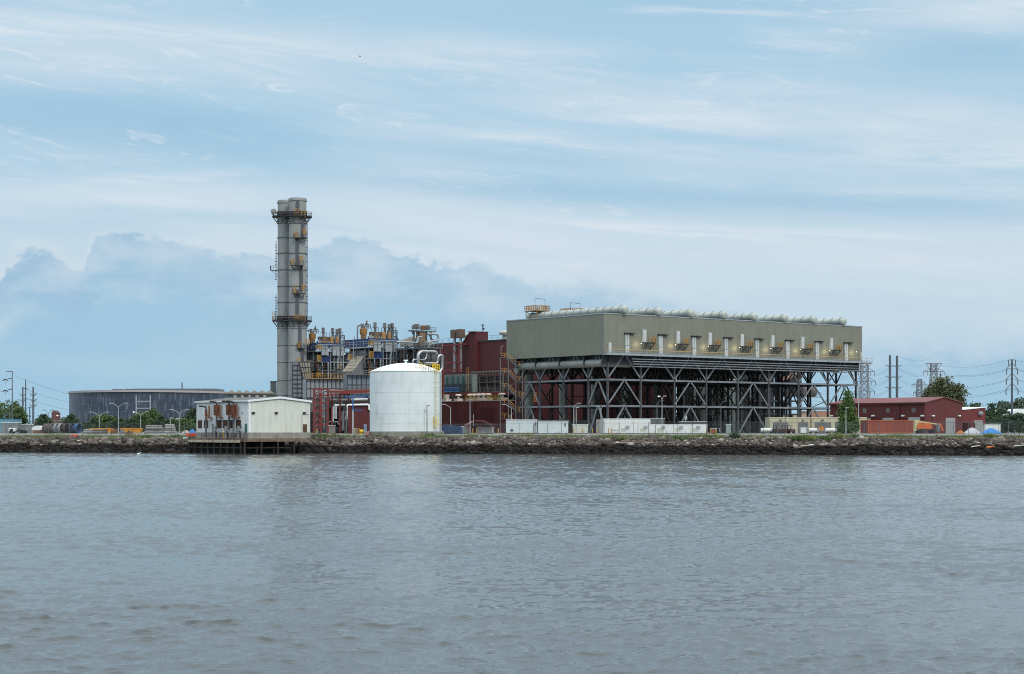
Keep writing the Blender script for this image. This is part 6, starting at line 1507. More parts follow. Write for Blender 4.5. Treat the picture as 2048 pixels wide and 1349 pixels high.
mb = MB(); mb.bar((14, -14, zt_ + 2), (14, -14, zt_ + 5.5), .5); mb.build('roof_mast', m_steel, t)
# H frame in front of it
t = thing('gantry_frame', 'pale H-shaped line gantry standing before the round office block', 'gantry', (X(272.5, 640), 640, GZ)); L = X(300.5, 640) - X(272.5, 640); z = lambda py: Z(py, 640) - GZ
for x_ in (0, L): mb = MB(); mb.tube((x_, 0, -.2), (x_, 0, z(791)), .3, 8, .2); mb.build('post', m_steel_l, t)
for py in (803, 817): mb = MB(); mb.bar((0, 0, z(py)), (L, 0, z(py)), .3); mb.build('cross_arm', m_steel_l, t)
m_amber = mat('amber_container', (.72, .30, .02), .55, 0, (.55, .22, .02), .5, .6, rib=.35, ribamt=.03)
for px0, px1, lab in ((179.5, 224.5, 'amber yellow dumpster container, left of the two in the left yard'), (239.5, 283, 'amber yellow dumpster container, right of the two in the left yard')):
    Y = 428; t = thing('skip_container', lab, 'container', (X(px0, Y), Y, GZ), 0, 'amber dumpsters'); L = X(px1, Y) - X(px0, Y); h = Z(857, Y) - GZ
    mb = MB(); mb.prism([(0.3, .2), (L - .3, .2), (L, h), (0, h)], 0, 2.3, 'y'); mb.build('body', m_amber, t)
    mb = MB()
    for q in range(9): mb.box(L * (q + .3) / 9, L * (q + .3) / 9 + .1, -.1, -.005, .25, h)
    mb.box(-.05, L + .05, -.15, -.105, h - .15, h + .02); mb.build('ribs', mat('amber_ribs', (.66, .26, .02), .55), t)
# big concrete and steel pipe rings
ring_cols = [(98.5, (.10, .075, .06), 'brown'), (107, (.27, .29, .30), 'pale grey'), (116, (.30, .32, .33), 'light grey'), (126, (.085, .05, .045), 'reddish'), (138, (.03, .035, .05), 'black'), (150, (.04, .10, .20), 'blue')]
for i, (px, c_, nm) in enumerate(ring_cols):
    Y = 430 + i * .6; h = (Z(847.5, Y) - GZ) / 2
    mb = MB(); a0 = (math.cos(R(-25)), math.sin(R(-25)));
    L = 1.25
    mtl = mat('%s_pipe_ring' % nm.replace(' ', '_'), c_, .7, 0, tuple(v * .6 for v in c_), .8, .7)
    prof = [(h - .12, -L), (h, -L), (h, L), (h - .12, L), (h - .12, -L)]
    n = 36; V = [(p[1], p[0] * math.cos(2 * PI * k / n), p[0] * math.sin(2 * PI * k / n) + h) for p in prof[:-1] for k in range(n)]
    Fc = [(j * n + k, j * n + (k + 1) % n, ((j + 1) % 4) * n + (k + 1) % n, ((j + 1) % 4) * n + k) for j in range(4) for k in range(n)]
    mb.add(V, Fc); o = mb.build('pipe_ring', mtl, smooth=40, label='huge %s pipe ring, number %s from the left in the row of rings' % (nm, ('one', 'two', 'three', 'four', 'five', 'six')[i]), cat='pipe ring', group='large pipe rings'); o.location = (X(px, Y), Y, GZ); o.rotation_euler = (0, 0, R(-22))
# white dome tent
t = thing('dome_tent', 'white rounded storage tent left of the pipe rings', 'tent', (X(79, 445), 445, GZ)); a = X(95, 445) - X(79, 445); h = Z(852, 445) - GZ
mb = MB(); n = 16; mb.prism([(a * math.cos(PI * k / n), h * math.sin(PI * k / n)) for k in range(n + 1)], -2, 6, 'y'); mb.build('cover', m_white, t, smooth=40)
mb = MB(); mb.box(-a, a * .2, -2.3, -2.05, 0, h * .4); mb.build('front_flap', mat('grey_flap', (.4, .4, .4), .7), t)
cabin(65, 80, 432, 861, 'brown timber crate in front of the white dome tent', mat('brown_timber', (.22, .10, .04), .8), depth=2, name='timber_crate', cat='crate')
cabin(81, 95, 432, 861.5, 'tan plank stack right of the brown crate', mat('tan_planks', (.30, .15, .07), .8), depth=2, name='plank_stack', cat='planks', roofm=m_navy)
cabin(-6, 26, 455, 839, 'pale blue shed at the left edge of the picture', mat('pale_blue_wall', (.14, .30, .38), .6), depth=8, name='blue_shed', cat='shed', roofm=mat('sky_blue_roof', (.16, .42, .55), .5))
m_sub = mat('grey_box_stack', (.24, .26, .26), .7, 0, (.13, .14, .14), 1.2, .9, lines=.8, linec=(.1, .1, .1))
cabin(3, 36, 438, 846, 'grey ribbed storage box beneath the blue shed roof', m_sub, depth=3, name='storage_box', cat='container')
cabin(30, 60, 442, 850, 'long grey storage box right of the white truck', m_sub, depth=3, name='storage_box', cat='container')
# white truck
t = thing('truck', 'white truck cab with dark bed near the left edge', 'truck', (X(17, 420), 420, GZ)); z = lambda py: Z(py, 420) - GZ; L = X(51, 420) - X(17, 420)
mb = MB(); mb.prism([(0, .5), (1.4, .5), (1.4, z(858)), (.9, z(857)), (.2, z(857.5)), (0, 1.3)], 0, 1.9, 'y'); cb = mb.build('cab', m_white, t)
mb = MB(); mb.box(.25, 1.1, -.02, .0, z(862), z(858.5)); mb.build('window', m_dark, cb)
mb = MB(); mb.box(1.45, L, 0, 1.9, .55, z(864)); mb.prism([(1.5, z(864)), (2.2, z(857)), (3.0, z(864))], .2, 1.7, 'y'); mb.build('bed', m_dark, t)
for x_ in (.6, L * .7, L * .85):
    for y_ in (0, 1.9): mb = MB(); mb.tube((x_, y_ - .12, .42), (x_, y_ + .12, .42), .42, 14); mb.build('wheel', m_tyre, t, smooth=40)
# low buildings far behind
cabin(70, 144, 620, 842, 'long low brick building with flat roof far behind the pipe rings', mat('dull_brick_wall', (.13, .085, .08), .8, 0, (.10, .075, .07), .2, .6), depth=12, name='brick_building', cat='building', roofm=m_grey)
f, t, U, zt_ = cabin(103, 113, 900, 826, 'red brick tower block with dark openings far left', mat('red_brick', (.15, .055, .05), .8), depth=8, name='brick_tower', cat='building', roofm=mat('dull_brick_wall', (.13, .085, .08), .8))
mb = MB(); mb.prism([(.1, zt_ + .11), (U - .1, zt_ + .11), (U * .8, zt_ + 1.1), (U * .2, zt_ + 1.1)], .5, 6, 'y'); mb.box(U * .3, U * .7, -.05, -.01, Z(836, 900), Z(830, 900)); mb.build('tower_cap', mat('dull_brick_wall', (.13, .085, .08), .8), t)
cabin(340, 376, 520, 838, 'white low roof building glimpsed above the trees', m_white, depth=10, name='low_building', cat='building', roofm=m_white)
# red barriers and left yard materials
def barrier(px0, px1, py, Y, lab, c_=(.62, .07, .03), base_py=874, nm='traffic_barrier', cat='barrier'):
    b0 = Z(base_py, Y); t = thing(nm, lab, cat, (X(px0, Y), Y, b0)); L = X(px1, Y) - X(px0, Y); h = Z(py, Y) - b0; n = max(2, int(L / 1.1))
    mm = mat('barrier_%d_%d' % (int(c_[0] * 100), int(c_[2] * 100)), c_, .5, 0, tuple(v * .7 for v in c_), .8, .6)
    mb = MB()
    for q in range(n): mb.prism([(L * q / n + .03, 0), (L * (q + 1) / n - .05, 0), (L * (q + 1) / n - .12, h), (L * q / n + .1, h)], -.2 + .1 * (q % 2), .2 + .1 * (q % 2), 'y')
    mb.build('segments', mm, t)
    mb = MB(); mb.box(0, L, -.34, .34, -.1, .12); mb.build('base', mm, t)
barrier(141, 156, 869.5, 408, 'orange-red plastic barriers on the grass below the pipe rings')
barrier(372, 391.5, 867, 402, 'bright red plastic barriers left of the pump house')
heap(377, 393, 858.5, 412, 'small blue tarpaulin heap behind the red barriers', m_tarpb, 5)
heap(362, 382, 861, 415, 'pale rubble heap left of the blue tarpaulin', mat('pale_rubble', (.40, .36, .32), .9), 6, 'rubble_heap')
heap(236, 252, 859, 409, 'grey scrap metal heap before the right amber dumpster', mat('scrap_metal', (.15, .16, .18), .7, .3, (.06, .06, .07), 2, .9, bump=.1, bscale=3), 7, 'scrap_heap')
heap(250, 266, 862, 408, 'dark scrap heap right of the grey scrap heap', mat('dark_scrap', (.04, .035, .035), .8, .1, (.12, .06, .03), 2, .9, bump=.1, bscale=3), 8, 'scrap_heap')
def pipe_stack(px0, px1, Y, rows, lab, c_, r_=.28):
    t = thing('pipe_stack', lab, 'pipes', (X(px0, Y), Y, GZ)); L = X(px1, Y) - X(px0, Y); m_ = mat('stack_%d' % int(c_[0] * 1000), c_, .7, 0, tuple(v * .55 for v in c_), .7, .8)
    for q in range(rows):
        mb = MB()
        for k in range(4 - q % 2): mb.tube((.1 * q, k * r_ * 2.05 + r_ * (q % 2), r_ + q * r_ * 1.75), (L - .15 * q, k * r_ * 2.05 + r_ * (q % 2), r_ + q * r_ * 1.75), r_, 10)
        mb.build('pipe_layer', m_, t, smooth=40)
pipe_stack(166, 186, 412, 2, 'grey pipe stack between the rings and the left dumpster', (.26, .25, .24))
pipe_stack(188, 212, 410, 2, 'brown-grey pipe stack before the left amber dumpster', (.17, .14, .12))
pipe_stack(290, 326, 430, 4, 'tan board stack right of the dumpsters', (.26, .20, .16))
pipe_stack(328, 350, 428, 4, 'pale framed pallet stack beside the tan boards', (.34, .33, .31), .3)
pipe_stack(220, 236, 411, 2, 'rusty pipe stack between the two dumpsters', (.22, .10, .05), .25)

# ------------------------------------------------------------------ STREET LAMPS
def lamp(px, py, Y, lab, style='single', lit=False, lit_side=-1, side=1, base_py=None, arm=1.6, dark=False):
    b0 = gz(X(px, Y), Y) if base_py is None else Z(base_py, Y); h = Z(py, Y) - b0
    t = thing('street_lamp', lab, 'street lamp', (X(px, Y), Y, b0), 0, 'yard street lamps')
    mm = m_steel if dark else mat('pale_lamp_post', (.40, .42, .42), .5, .2)
    mb = MB(); mb.tube((0, 0, -.5), (0, 0, h if style != 'double' else h - .9), .12, 8, .07); mb.build('pole', mm, t, smooth=50)
    ends = []
    if style == 'double':
        for s_ in (-1, 1):
            mb = MB(); mb.path([(0, 0, h - .9), (s_ * arm * .5, 0, h - .35), (s_ * arm, 0, h)], .05, 6, .4); mb.build('arm', mm, t, smooth=50); ends.append(s_ * arm)
    elif style == 'single':
        mb = MB(); mb.path([(0, 0, h), (side * arm * .9, 0, h + .75), (side * arm, 0, h + .8)], .05, 6, .3); mb.build('arm', mm, t, smooth=50); ends.append(side * arm); h += .8
    else: ends.append(0)
    for e_ in ends:
        s_ = 1 if e_ >= 0 else -1; mb = MB(); mb.prism([(e_ - s_ * .1, h + .06), (e_ + s_ * .35, h + .1), (e_ + s_ * .75, h), (e_ + s_ * .7, h - .08), (e_ - s_ * .1, h - .08)], -.16, .16, 'y'); o = mb.build('lamp_head', mm, t)
        if lit and s_ == min(1, lit_side): mb = MB(); mb.ball((e_ + s_ * .35, -.1, h - .12), .13, 10, 1, 1, .8); mb.build('lamp_glass', m_lampglow, o, smooth=60)
lamp(96.3, 820.5, 415, 'street lamp with twin short heads in front of the brown pipe ring', 'double', arm=.7, dark=True)
lamp(127.5, 831, 470, 'lit street lamp above the pipe rings', 'double', True, arm=1.3)
lamp(198.5, 824.5, 440, 'twin-armed street lamp behind the left amber dumpster', 'double', arm=1.7)
lamp(236.7, 806.8, 405, 'tallest twin-armed street lamp between the amber dumpsters', 'double', arm=1.35)
lamp(281.5, 824, 432, 'lit street lamp at the right end of the right amber dumpster', 'double', True, arm=1.3)
lamp(358.5, 819.5, 405, 'twin-armed street lamp left of the pump house', 'double', arm=1.5)
lamp(341, 836, 470, 'short plain lamp pole among the trees left of the pump house', 'top')
lamp(854, 812, 388, 'thin dark lamp post in front of the white tank', 'top', dark=True, base_py=873)
lamp(901, 816, 410, 'street lamp with arm bent left over the blue wrapped load', 'single', side=-1, arm=1.2)
lamp(940, 800, 399, 'tall plain white pole before the low red building', 'top')
lamp(1022.6, 816.5, 409, 'street lamp with left arm behind the leftmost cabin', 'single', side=-1, arm=1.4)
lamp(1147.6, 814, 409, 'street lamp with right arm by the short cream box', 'single', side=1, arm=.9)
lamp(1152.3, 815.5, 411, 'shorter lamp post close right of the cream box lamp', 'top')
lamp(1202, 812.5, 409, 'twin-headed lamp post at the grey slatted trailer end', 'double', arm=.45)
lamp(1314, 808, 413, 'lamp post with right arm, left of the lit pair', 'single', side=1, arm=.9, dark=True)
lamp(1324, 792.5, 413, 'tall lit lamp post above the generator row', 'double', True, arm=.4)
lamp(1441.8, 810, 410, 'dull lamp post right of the generator row', 'single', side=1, arm=.6, dark=True)
lamp(1570.5, 818, 424, 'thin short lamp post behind the cream garage front', 'top', dark=True)
lamp(1691.8, 816, 383, 'slim lamp pole in front of the conical tree', 'top', base_py=872)
lamp(1717.2, 772, 407, 'tall white pole right of the conical tree', 'top')
lamp(1406, 868 - 18, 399, 'very short post at the generator row', 'top', dark=True) if False else None
lamp(2016.5, 846, 440, 'short lamp post at the right fence', 'top', dark=True)
lamp(18.7, 812, 500, 'thin lamp pole in front of the tree at the left edge', 'top', dark=True)

# ------------------------------------------------------------------ FENCES and guard rails
m_mesh = bpy.data.materials.new('chain_link_mesh'); m_mesh.use_nodes = True
t_ = NT(m_mesh.node_tree); t_.n.clear(); o_ = t_.new('ShaderNodeOutputMaterial'); p_ = t_.new('ShaderNodeBsdfPrincipled'); tr_ = t_.new('ShaderNodeBsdfTransparent'); mx_ = t_.new('ShaderNodeMixShader')
p_.inputs['Base Color'].default_value = (.14, .15, .15, 1); p_.inputs['Roughness'].default_value = .5
oc_ = t_.new('ShaderNodeTexCoord').outputs['Object']; x_, y_, z_ = t_.sep(oc_)[:3]
d1 = t_.math('LESS_THAN', t_.math('FRACT', t_.math('MULTIPLY', t_.math('ADD', x_, z_), 12.0)), .07); d2 = t_.math('LESS_THAN', t_.math('FRACT', t_.math('MULTIPLY', t_.math('SUBTRACT', x_, z_), 12.0)), .07)
t_.put(mx_.inputs[0], t_.math('MAXIMUM', d1, d2)); t_.l.new(tr_.outputs[0], mx_.inputs[1]); t_.l.new(p_.outputs[0], mx_.inputs[2]); t_.l.new(mx_.outputs[0], o_.inputs[0])
def fence(px0, px1, off, lab, h=2.4, gap=3.0, base=GZ):
    def pt(px):
        k = (px - CX) / F; Y = (370 + off) / (1 + .245 * k); return (k * Y, Y)
    A, B = pt(px0), pt(px1); L = math.hypot(B[0] - A[0], B[1] - A[1]); a = math.degrees(math.atan2(B[1] - A[1], B[0] - A[0]))
    t = thing('chain_link_fence', lab, 'fence', (A[0], A[1], base), a); n = int(L / gap)
    proto = None
    for i in range(n + 1):
        if proto is None:
            mb = MB(); mb.tube((0, 0, -.5), (0, 0, h), .055, 6); mb.bar((0, 0, h), (0, -.25, h + .35), .04); proto = mb.build('post', m_steel, t)
        else:
            c = proto.copy(); COL.objects.link(c); c.parent = t; c.location = (L * i / n, 0, 0)
    mb = MB(); mb.bar((0, 0, h - .05), (L, 0, h - .05), .05); mb.bar((0, -.1, h + .12), (L, -.1, h + .12), .02); mb.bar((0, -.2, h + .25), (L, -.2, h + .25), .02); mb.bar((0, 0, .1), (L, 0, .1), .04); mb.build('top_rail', m_steel, t)
    mb = MB(); mb.add([(0, .06, .1), (L, .06, .1), (L, .06, h - .05), (0, .06, h - .05)], [(0, 1, 2, 3)]); mb.build('mesh', m_mesh, t)
fence(742, 1010, 20.0, 'chain-link fence in front of the storage tank and red annex', base=3.7)
fence(1010, 1385, 27.0, 'chain-link fence along the cabins and generator row')
fence(1385, 1700, 27.0, 'chain-link fence in front of the cream garage')
fence(1700, 2120, 27.5, 'chain-link fence in front of the container and warehouse')
fence(-60, 395, 19.0, 'chain-link fence along the left yard', 2.0)
def guard(px0, px1, off, lab, base):
    def pt(px):
        k = (px - CX) / F; Y = (370 + off) / (1 + .245 * k); return (k * Y, Y)
    A, B = pt(px0), pt(px1); L = math.hypot(B[0] - A[0], B[1] - A[1]); a = math.degrees(math.atan2(B[1] - A[1], B[0] - A[0]))
    t = thing('guard_rail', lab, 'guard rail', (A[0], A[1], base), a); n = int(L / 3.8); proto = None
    for i in range(min(n + 1, 99)):
        if proto is None: mb = MB(); mb.box(-.07, .07, .02, .2, -.6, .62); proto = mb.build('post', m_steel, t)
        else: c = proto.copy(); COL.objects.link(c); c.parent = t; c.location = (L * i / n, 0, 0)
    mb = MB(); mb.prism([(0, .32), (-.05, .4), (0, .48), (-.05, .56), (0, .64), (.03, .64), (-.02, .56), (.03, .48), (-.02, .4), (.03, .32)], 0, L, 'x'); mb.build('rail', m_grey, t)
guard(1000, 2120, 17.0, 'long low steel guard rail along the service road', 3.3)
guard(-60, 392, 17.0, 'low steel guard rail at the left yard edge', 3.2)
guard(620, 1000, 15.5, 'low steel guard rail before the storage tank', 3.25)
# ------------------------------------------------------------------ TREES, bushes, pylons, wires
def leafmat(name, c1, c2):
    m = bpy.data.materials.new(name); m.use_nodes = True; t = NT(m.node_tree); b = t.n['Principled BSDF']
    g = t.new('ShaderNodeNewGeometry'); oc = t.new('ShaderNodeTexCoord').outputs['Object']
    n = t.noise(oc, .55, 4.0, .6)
    f = t.math('ADD', t.math('MULTIPLY', g.outputs['Random Per Island'], .5), t.math('MULTIPLY', t.mapr(n, .35, .65), .5))
    t.put(b.inputs['Base Color'], t.mix(f, c1, c2)); b.inputs['Roughness'].default_value = .7
    b.inputs['Subsurface Weight'].default_value = 0.0
    return m
L_mid = leafmat('leaf_mid_green', (.035, .075, .018), (.085, .14, .035))
L_dark = leafmat('leaf_dark_green', (.018, .040, .016), (.045, .080, .030))
L_con = leafmat('leaf_bright_green', (.040, .085, .016), (.10, .165, .035))
L_olive = leafmat('leaf_olive_green', (.045, .060, .022), (.115, .12, .045))
L_yel = leafmat('weed_yellow_green', (.075, .11, .022), (.19, .22, .06))
L_haze = leafmat('leaf_hazed_green', (.045, .070, .045), (.075, .11, .065))  # distance haze is put into these leaf colours
m_bark = mat('bark', (.09, .07, .05), .9, 0, (.05, .04, .03), 2, .8)
def crown_pts(kind, a, h, n, r):
    """clump centres of a crown: a = half width, h = crown height, base at 0"""
    P = []
    while len(P) < n:
        x, y, z = r.uniform(-1, 1, 3); z = (z + 1) / 2
        d = math.hypot(x, y)
        if kind == 'cone': an = math.atan2(y, x); w = (1 - z) ** .62 * (0.72 + .28 * min(1, z * 7)) * (.86 + .2 * math.sin(an * 3 + z * 9) + .13 * math.sin(an * 5 - z * 21)) ; ok = d < w
        elif kind == 'layer': w = math.sqrt(max(0, 1 - (2 * z - 1) ** 2)) * (.55 + .45 * (math.sin(z * 14) > -.2)); ok = d < w
        else: w = math.sqrt(max(0, 1 - (2 * z - .95) ** 2)) if z > .05 else .3; ok = d < w
        if ok and (d > w * .45 or r.random() < .5): P.append((x * a, y * a, z * h))
    return np.array(P)
def make_crown(kind, a, h, nclump, nleaf, cl, ls, seed):
    r = np.random.default_rng(seed); C = crown_pts(kind, a, h, nclump, r)
    # lobes: push clumps towards a few bumps for an uneven outline
    K = r.normal(0, 1, (7, 3)); K /= np.linalg.norm(K, axis=1)[:, None]
    D = C - np.array([0, 0, h / 2]); Dn = D / (np.linalg.norm(D, axis=1)[:, None] + 1e-6)
    if kind != 'cone': C = C + Dn * (np.max(Dn @ K.T, axis=1)[:, None] - .6) * a * .28
    n = nclump * nleaf
    cs = np.repeat(C, nleaf, 0); off = r.normal(0, 1, (n, 3)) * cl * np.array([1, 1, .65]) * np.repeat(r.uniform(.6, 1.3, nclump), nleaf)[:, None]
    p = cs + off
    e1 = r.normal(0, 1, (n, 3)); e1 /= np.linalg.norm(e1, axis=1)[:, None]; e2 = r.normal(0, 1, (n, 3)); e2 -= (e1 * e2).sum(1)[:, None] * e1; e2 /= np.linalg.norm(e2, axis=1)[:, None]
    s = ls * r.uniform(.6, 1.4, n)[:, None]
    V = np.stack([p - e1 * s, p + e2 * s * .55, p + e1 * s, p - e2 * s * .55], 1).reshape(-1, 3)
    Fq = np.arange(n * 4).reshape(-1, 4)
    return V, Fq, C
def tree(name, px, py_top, width_px, Y, lab, kind='round', leaf=None, base=None, trunk=.18, nclump=140, nleaf=34, seed=1, cat='tree', group=None, zb=None, crown_from=.2, ls=None):
    b0 = GZ if zb is None else zb; H = Z(py_top, Y) - b0; a = width_px / 2 / F * Y * .93
    t = thing(name, lab, cat, (X(px, Y), Y, b0), seed * 37 % 360, group)
    h0 = H * crown_from; hc = H - h0
    V, Fq, C = make_crown(kind, a, hc * .96, nclump, nleaf, max(.35, a * .14), ls or max(.16, a * .055), seed)
    V = V + np.array([0, 0, h0]); npmesh('crown', V, Fq, leaf or L_mid, t)
    mb = MB(); r = random.Random(seed)
    top = h0 + hc * (.85 if kind == 'cone' else .6)
    pts = [(0, 0, -.3), (r.uniform(-.1, .1) * a, r.uniform(-.1, .1) * a, h0), (r.uniform(-.15, .15) * a, r.uniform(-.1, .1) * a, top)]
    tr = trunk * H / 10 + .1
    mb.tube(pts[0], pts[1], tr, 8, tr * .75); mb.tube(pts[1], pts[2], tr * .75, 8, tr * .2)
    idx = np.random.default_rng(seed).choice(len(C), min(14, len(C)), replace=False)
    for k in idx:
        c = C[k] + np.array([0, 0, h0]); z_ = max(h0 * .8, min(top, c[2] - a * .4)); f_ = (z_ - h0) / max(.01, top - h0); f_ = min(1, max(0, f_))
        s_ = Vector(pts[1]).lerp(Vector(pts[2]), f_); mb.tube(s_, Vector(c), tr * .35, 5, tr * .08)
    mb.build('trunk', m_bark, t, smooth=50)
    return t
tree('conical_tree', 1695, 777, 48, 398, 'dense conical green tree beside the white pole on the right', 'cone', L_con, nclump=420, nleaf=30, seed=3, crown_from=.04, ls=.2)
tree('broadleaf_tree', 1888, 752, 86, 560, 'large broad olive-green tree rising behind the red warehouse', 'round', L_olive, nclump=300, nleaf=44, seed=4, crown_from=.12, ls=.36)
rt = [(1868, 787, 56, 555, L_olive, 'round'), (1945, 806, 30, 540, L_dark, 'layer'), (1953, 803, 26, 560, L_dark, 'round'), (1985, 803, 40, 520, L_dark, 'layer'), (2010, 818, 46, 500, L_dark, 'layer'), (2036, 826, 44, 470, L_dark, 'round'), (1976, 830, 36, 480, L_dark, 'round'), (2002, 836, 40, 470, L_dark, 'round')]
rl = ['low olive tree joining the broad tree behind the warehouse', 'dark pine just right of the broad olive tree', 'dark tree behind the warehouse annex', 'dark layered pine right of the red annex, tallest of the right group', 'dark layered pine in front of the right-hand monopole', 'dark round tree at the right edge above the fence', 'dark bush-like tree behind the white box trailer', 'low dark tree right of the white box trailer']
for i, (a, b, w_, Y, lf, kd) in enumerate(rt): tree('pine_tree' if kd == 'layer' else 'broadleaf_tree', a, b, w_, Y, rl[i], kd, lf, nclump=110, nleaf=36, seed=20 + i, crown_from=.06, ls=.26, group='trees on the right')
far = [(1990, 812, 60, 900, 'hazy far tree clump left of the right monopole'), (2020, 797, 60, 1000, 'hazy far tree mass behind the right monopole'), (2050, 792, 56, 980, 'hazy far tree mass at the right edge')]
for i, (a, b, w_, Y, lab) in enumerate(far): tree('far_tree', a, b, w_, Y, lab, 'round', L_haze, nclump=120, nleaf=30, seed=40 + i, crown_from=.02, ls=.7)
lt = [(18, 797, 62, 520, L_mid, 'round', 'bright leafy tree at the left edge of the picture'), (38, 812, 34, 515, L_mid, 'round', 'leafy tree right of the left edge tree'), (88, 828, 24, 455, L_dark, 'layer', 'small dark pine above the white dome tent'), (143, 830, 26, 470, L_dark, 'layer', 'dark pine against the left end of the round office block'),
      (130, 836, 18, 640, L_haze, 'round', 'small hazy tree left of the round office block'), (78, 837, 22, 800, L_haze, 'round', 'low far tree behind the brick building'), (174, 848, 22, 470, L_dark, 'round', 'low dark shrub left of the amber dumpsters'),
      (208, 829, 52, 500, L_mid, 'round', 'round green tree behind the left amber dumpster'), (188, 838, 24, 490, L_dark, 'layer', 'dark pine at the left of the round green tree'), (243, 836, 34, 500, L_dark, 'layer', 'dark pine between the two dumpster trees'),
      (280, 822, 44, 510, L_mid, 'round', 'green tree behind the lit lamp and right dumpster'), (304, 818, 40, 530, L_mid, 'round', 'tall green tree in front of the gantry frame'), (322, 828, 32, 495, L_dark, 'cone', 'dark pointed evergreen right of the gantry frame'),
      (342, 838, 34, 485, L_dark, 'round', 'dark tree left of the pump house lamp'), (366, 836, 40, 480, L_mid, 'round', 'green tree just left of the pump house'), (386, 812, 40, 510, L_dark, 'round', 'tall dark tree touching the pump house wall'), (262, 840, 30, 490, L_dark, 'round', 'low dark tree behind the right dumpster left end')]
for i, (a, b, w_, Y, lf, kd, lab) in enumerate(lt): tree({'layer': 'pine_tree', 'cone': 'evergreen_tree'}.get(kd, 'broadleaf_tree'), a, b, w_, Y, lab, kd, lf, nclump=120, nleaf=34, seed=60 + i, crown_from=.08 if i else .15, ls=.24 if Y < 600 else .5, group='trees on the left')
# bushes on the bank
bs = [(598, 872, 30, 'L', 'yellow-green bush right of the pier'), (660, 871, 34, 'L', 'leafy bush on the bank below the red rack'), (640, 874, 26, 'L', 'low bush between pier and red rack'), (100, 877, 18, 'L', 'green weed clump on the left bank'), (298, 877, 24, 'L', 'bush on the bank below the right dumpster'), (328, 878, 18, 'L', 'small bush left of the barriers on the bank'), (352, 877, 14, 'L', 'small bush below the pump house lamp'),
      (1250, 876, 26, 'R', 'bush on the rocks below the generator row'), (1468, 868, 18, 'R', 'dark round bush at the bank crest right of the cabinet'), (1413, 872, 14, 'R', 'bright weed clump at the yellow bollard'), (1596, 873, 40, 'R', 'wide bush clump on the rocks below the garage'), (1617, 873, 30, 'R', 'bush joined to the wide garage clump'), (1650, 876, 20, 'R', 'small bush below the arrow board'), (1672, 867, 32, 'R', 'largest bush on the bank left of the slim lamp pole'), (1355, 878, 34, 'R', 'low weed patch below the middle generator'), (1432, 875, 30, 'R', 'weed patch on the crest left of the dark bush'), (1710, 874, 14, 'R', 'small bush at the white pole foot'), (1978, 869, 16, 'R', 'weed clump on the verge below the blue heap'), (862, 872, 16, 'L', 'weed tuft at the tank foot')]
for i, (px, py, w_, sd, lab) in enumerate(bs):
    k = (px - CX) / F; off = {'L': 12.0, 'R': 9.0}[sd]
    if px in (1250, 1596, 1617, 1650, 1355): off = 7.5
    if px < 400: off = 9.5
    Y = (370 + off) / (1 + .245 * k); x_ = k * Y; zb = bank_z(x_, off)
    a = w_ / 2 / F * Y; hh = max(.7, Z(py, Y) - zb)
    t = thing('bush', lab, 'bush', (x_, Y, zb), 0, 'bushes along the bank')
    V, Fq, C = make_crown('round', a, hh, 46, 26, .32, .13, 200 + i); npmesh('foliage', V, Fq, [L_con, L_yel][i % 2] if px != 1468 else L_dark, t)
    mb = MB()
    for k_ in range(5): c = C[k_]; mb.tube((0, 0, -.2), tuple(c), .03, 4, .01)
    mb.build('stems', m_bark, t)
# grass and weeds: blades on the verge
def grass():
    r = np.random.default_rng(77); N = 120000
    x = r.uniform(-135, 125, N); s = np.where(r.random(N) < .75, r.uniform(9.2, 17.5, N), r.uniform(7.5, 20, N))
    s = np.where((x < -40) & (r.random(N) < .5), r.uniform(7.0, 12.0, N), s)
    den = np.sin(x * .21 + np.sin(x * .07) * 2) + np.sin(x * .57 + s * .4) * .6; keep = r.random(N) < np.clip(.7 + .35 * den, .25, 1); x, s = x[keep], s[keep]; N = len(x)
    z = np.array([bank_z(a, b) for a, b in zip(x, s)]); rec = np.array([bank_recess(a) for a in x]); ok = (rec < 1) | (s > rec + 8); x, s, z = x[ok], s[ok], z[ok]; N = len(x)
    y = 370 - .245 * x + s; h = (r.gamma(3, .09, N) + .08) * (1.0 + .9 * np.clip(np.sin(x * .33 + 1) * np.sin(x * 1.1 + s), 0, 1)); w_ = r.uniform(.04, .11, N); a = r.uniform(0, PI, N); lean = r.normal(0, .15, (N, 2))
    P = np.stack([x, y, z], 1); e = np.stack([np.cos(a), np.sin(a), np.zeros(N)], 1) * w_[:, None]; up = np.stack([lean[:, 0], lean[:, 1], h], 1)
    V = np.stack([P - e, P + e, P + up], 1).reshape(-1, 3); Fq = np.arange(N * 3).reshape(-1, 3)
    m = leafmat('grass_blades', (.055, .095, .02), (.23, .23, .09)); npmesh('grass', V, Fq, m, kind='stuff', label='dry and green grass and weeds on the bank verge', cat='grass')
grass()

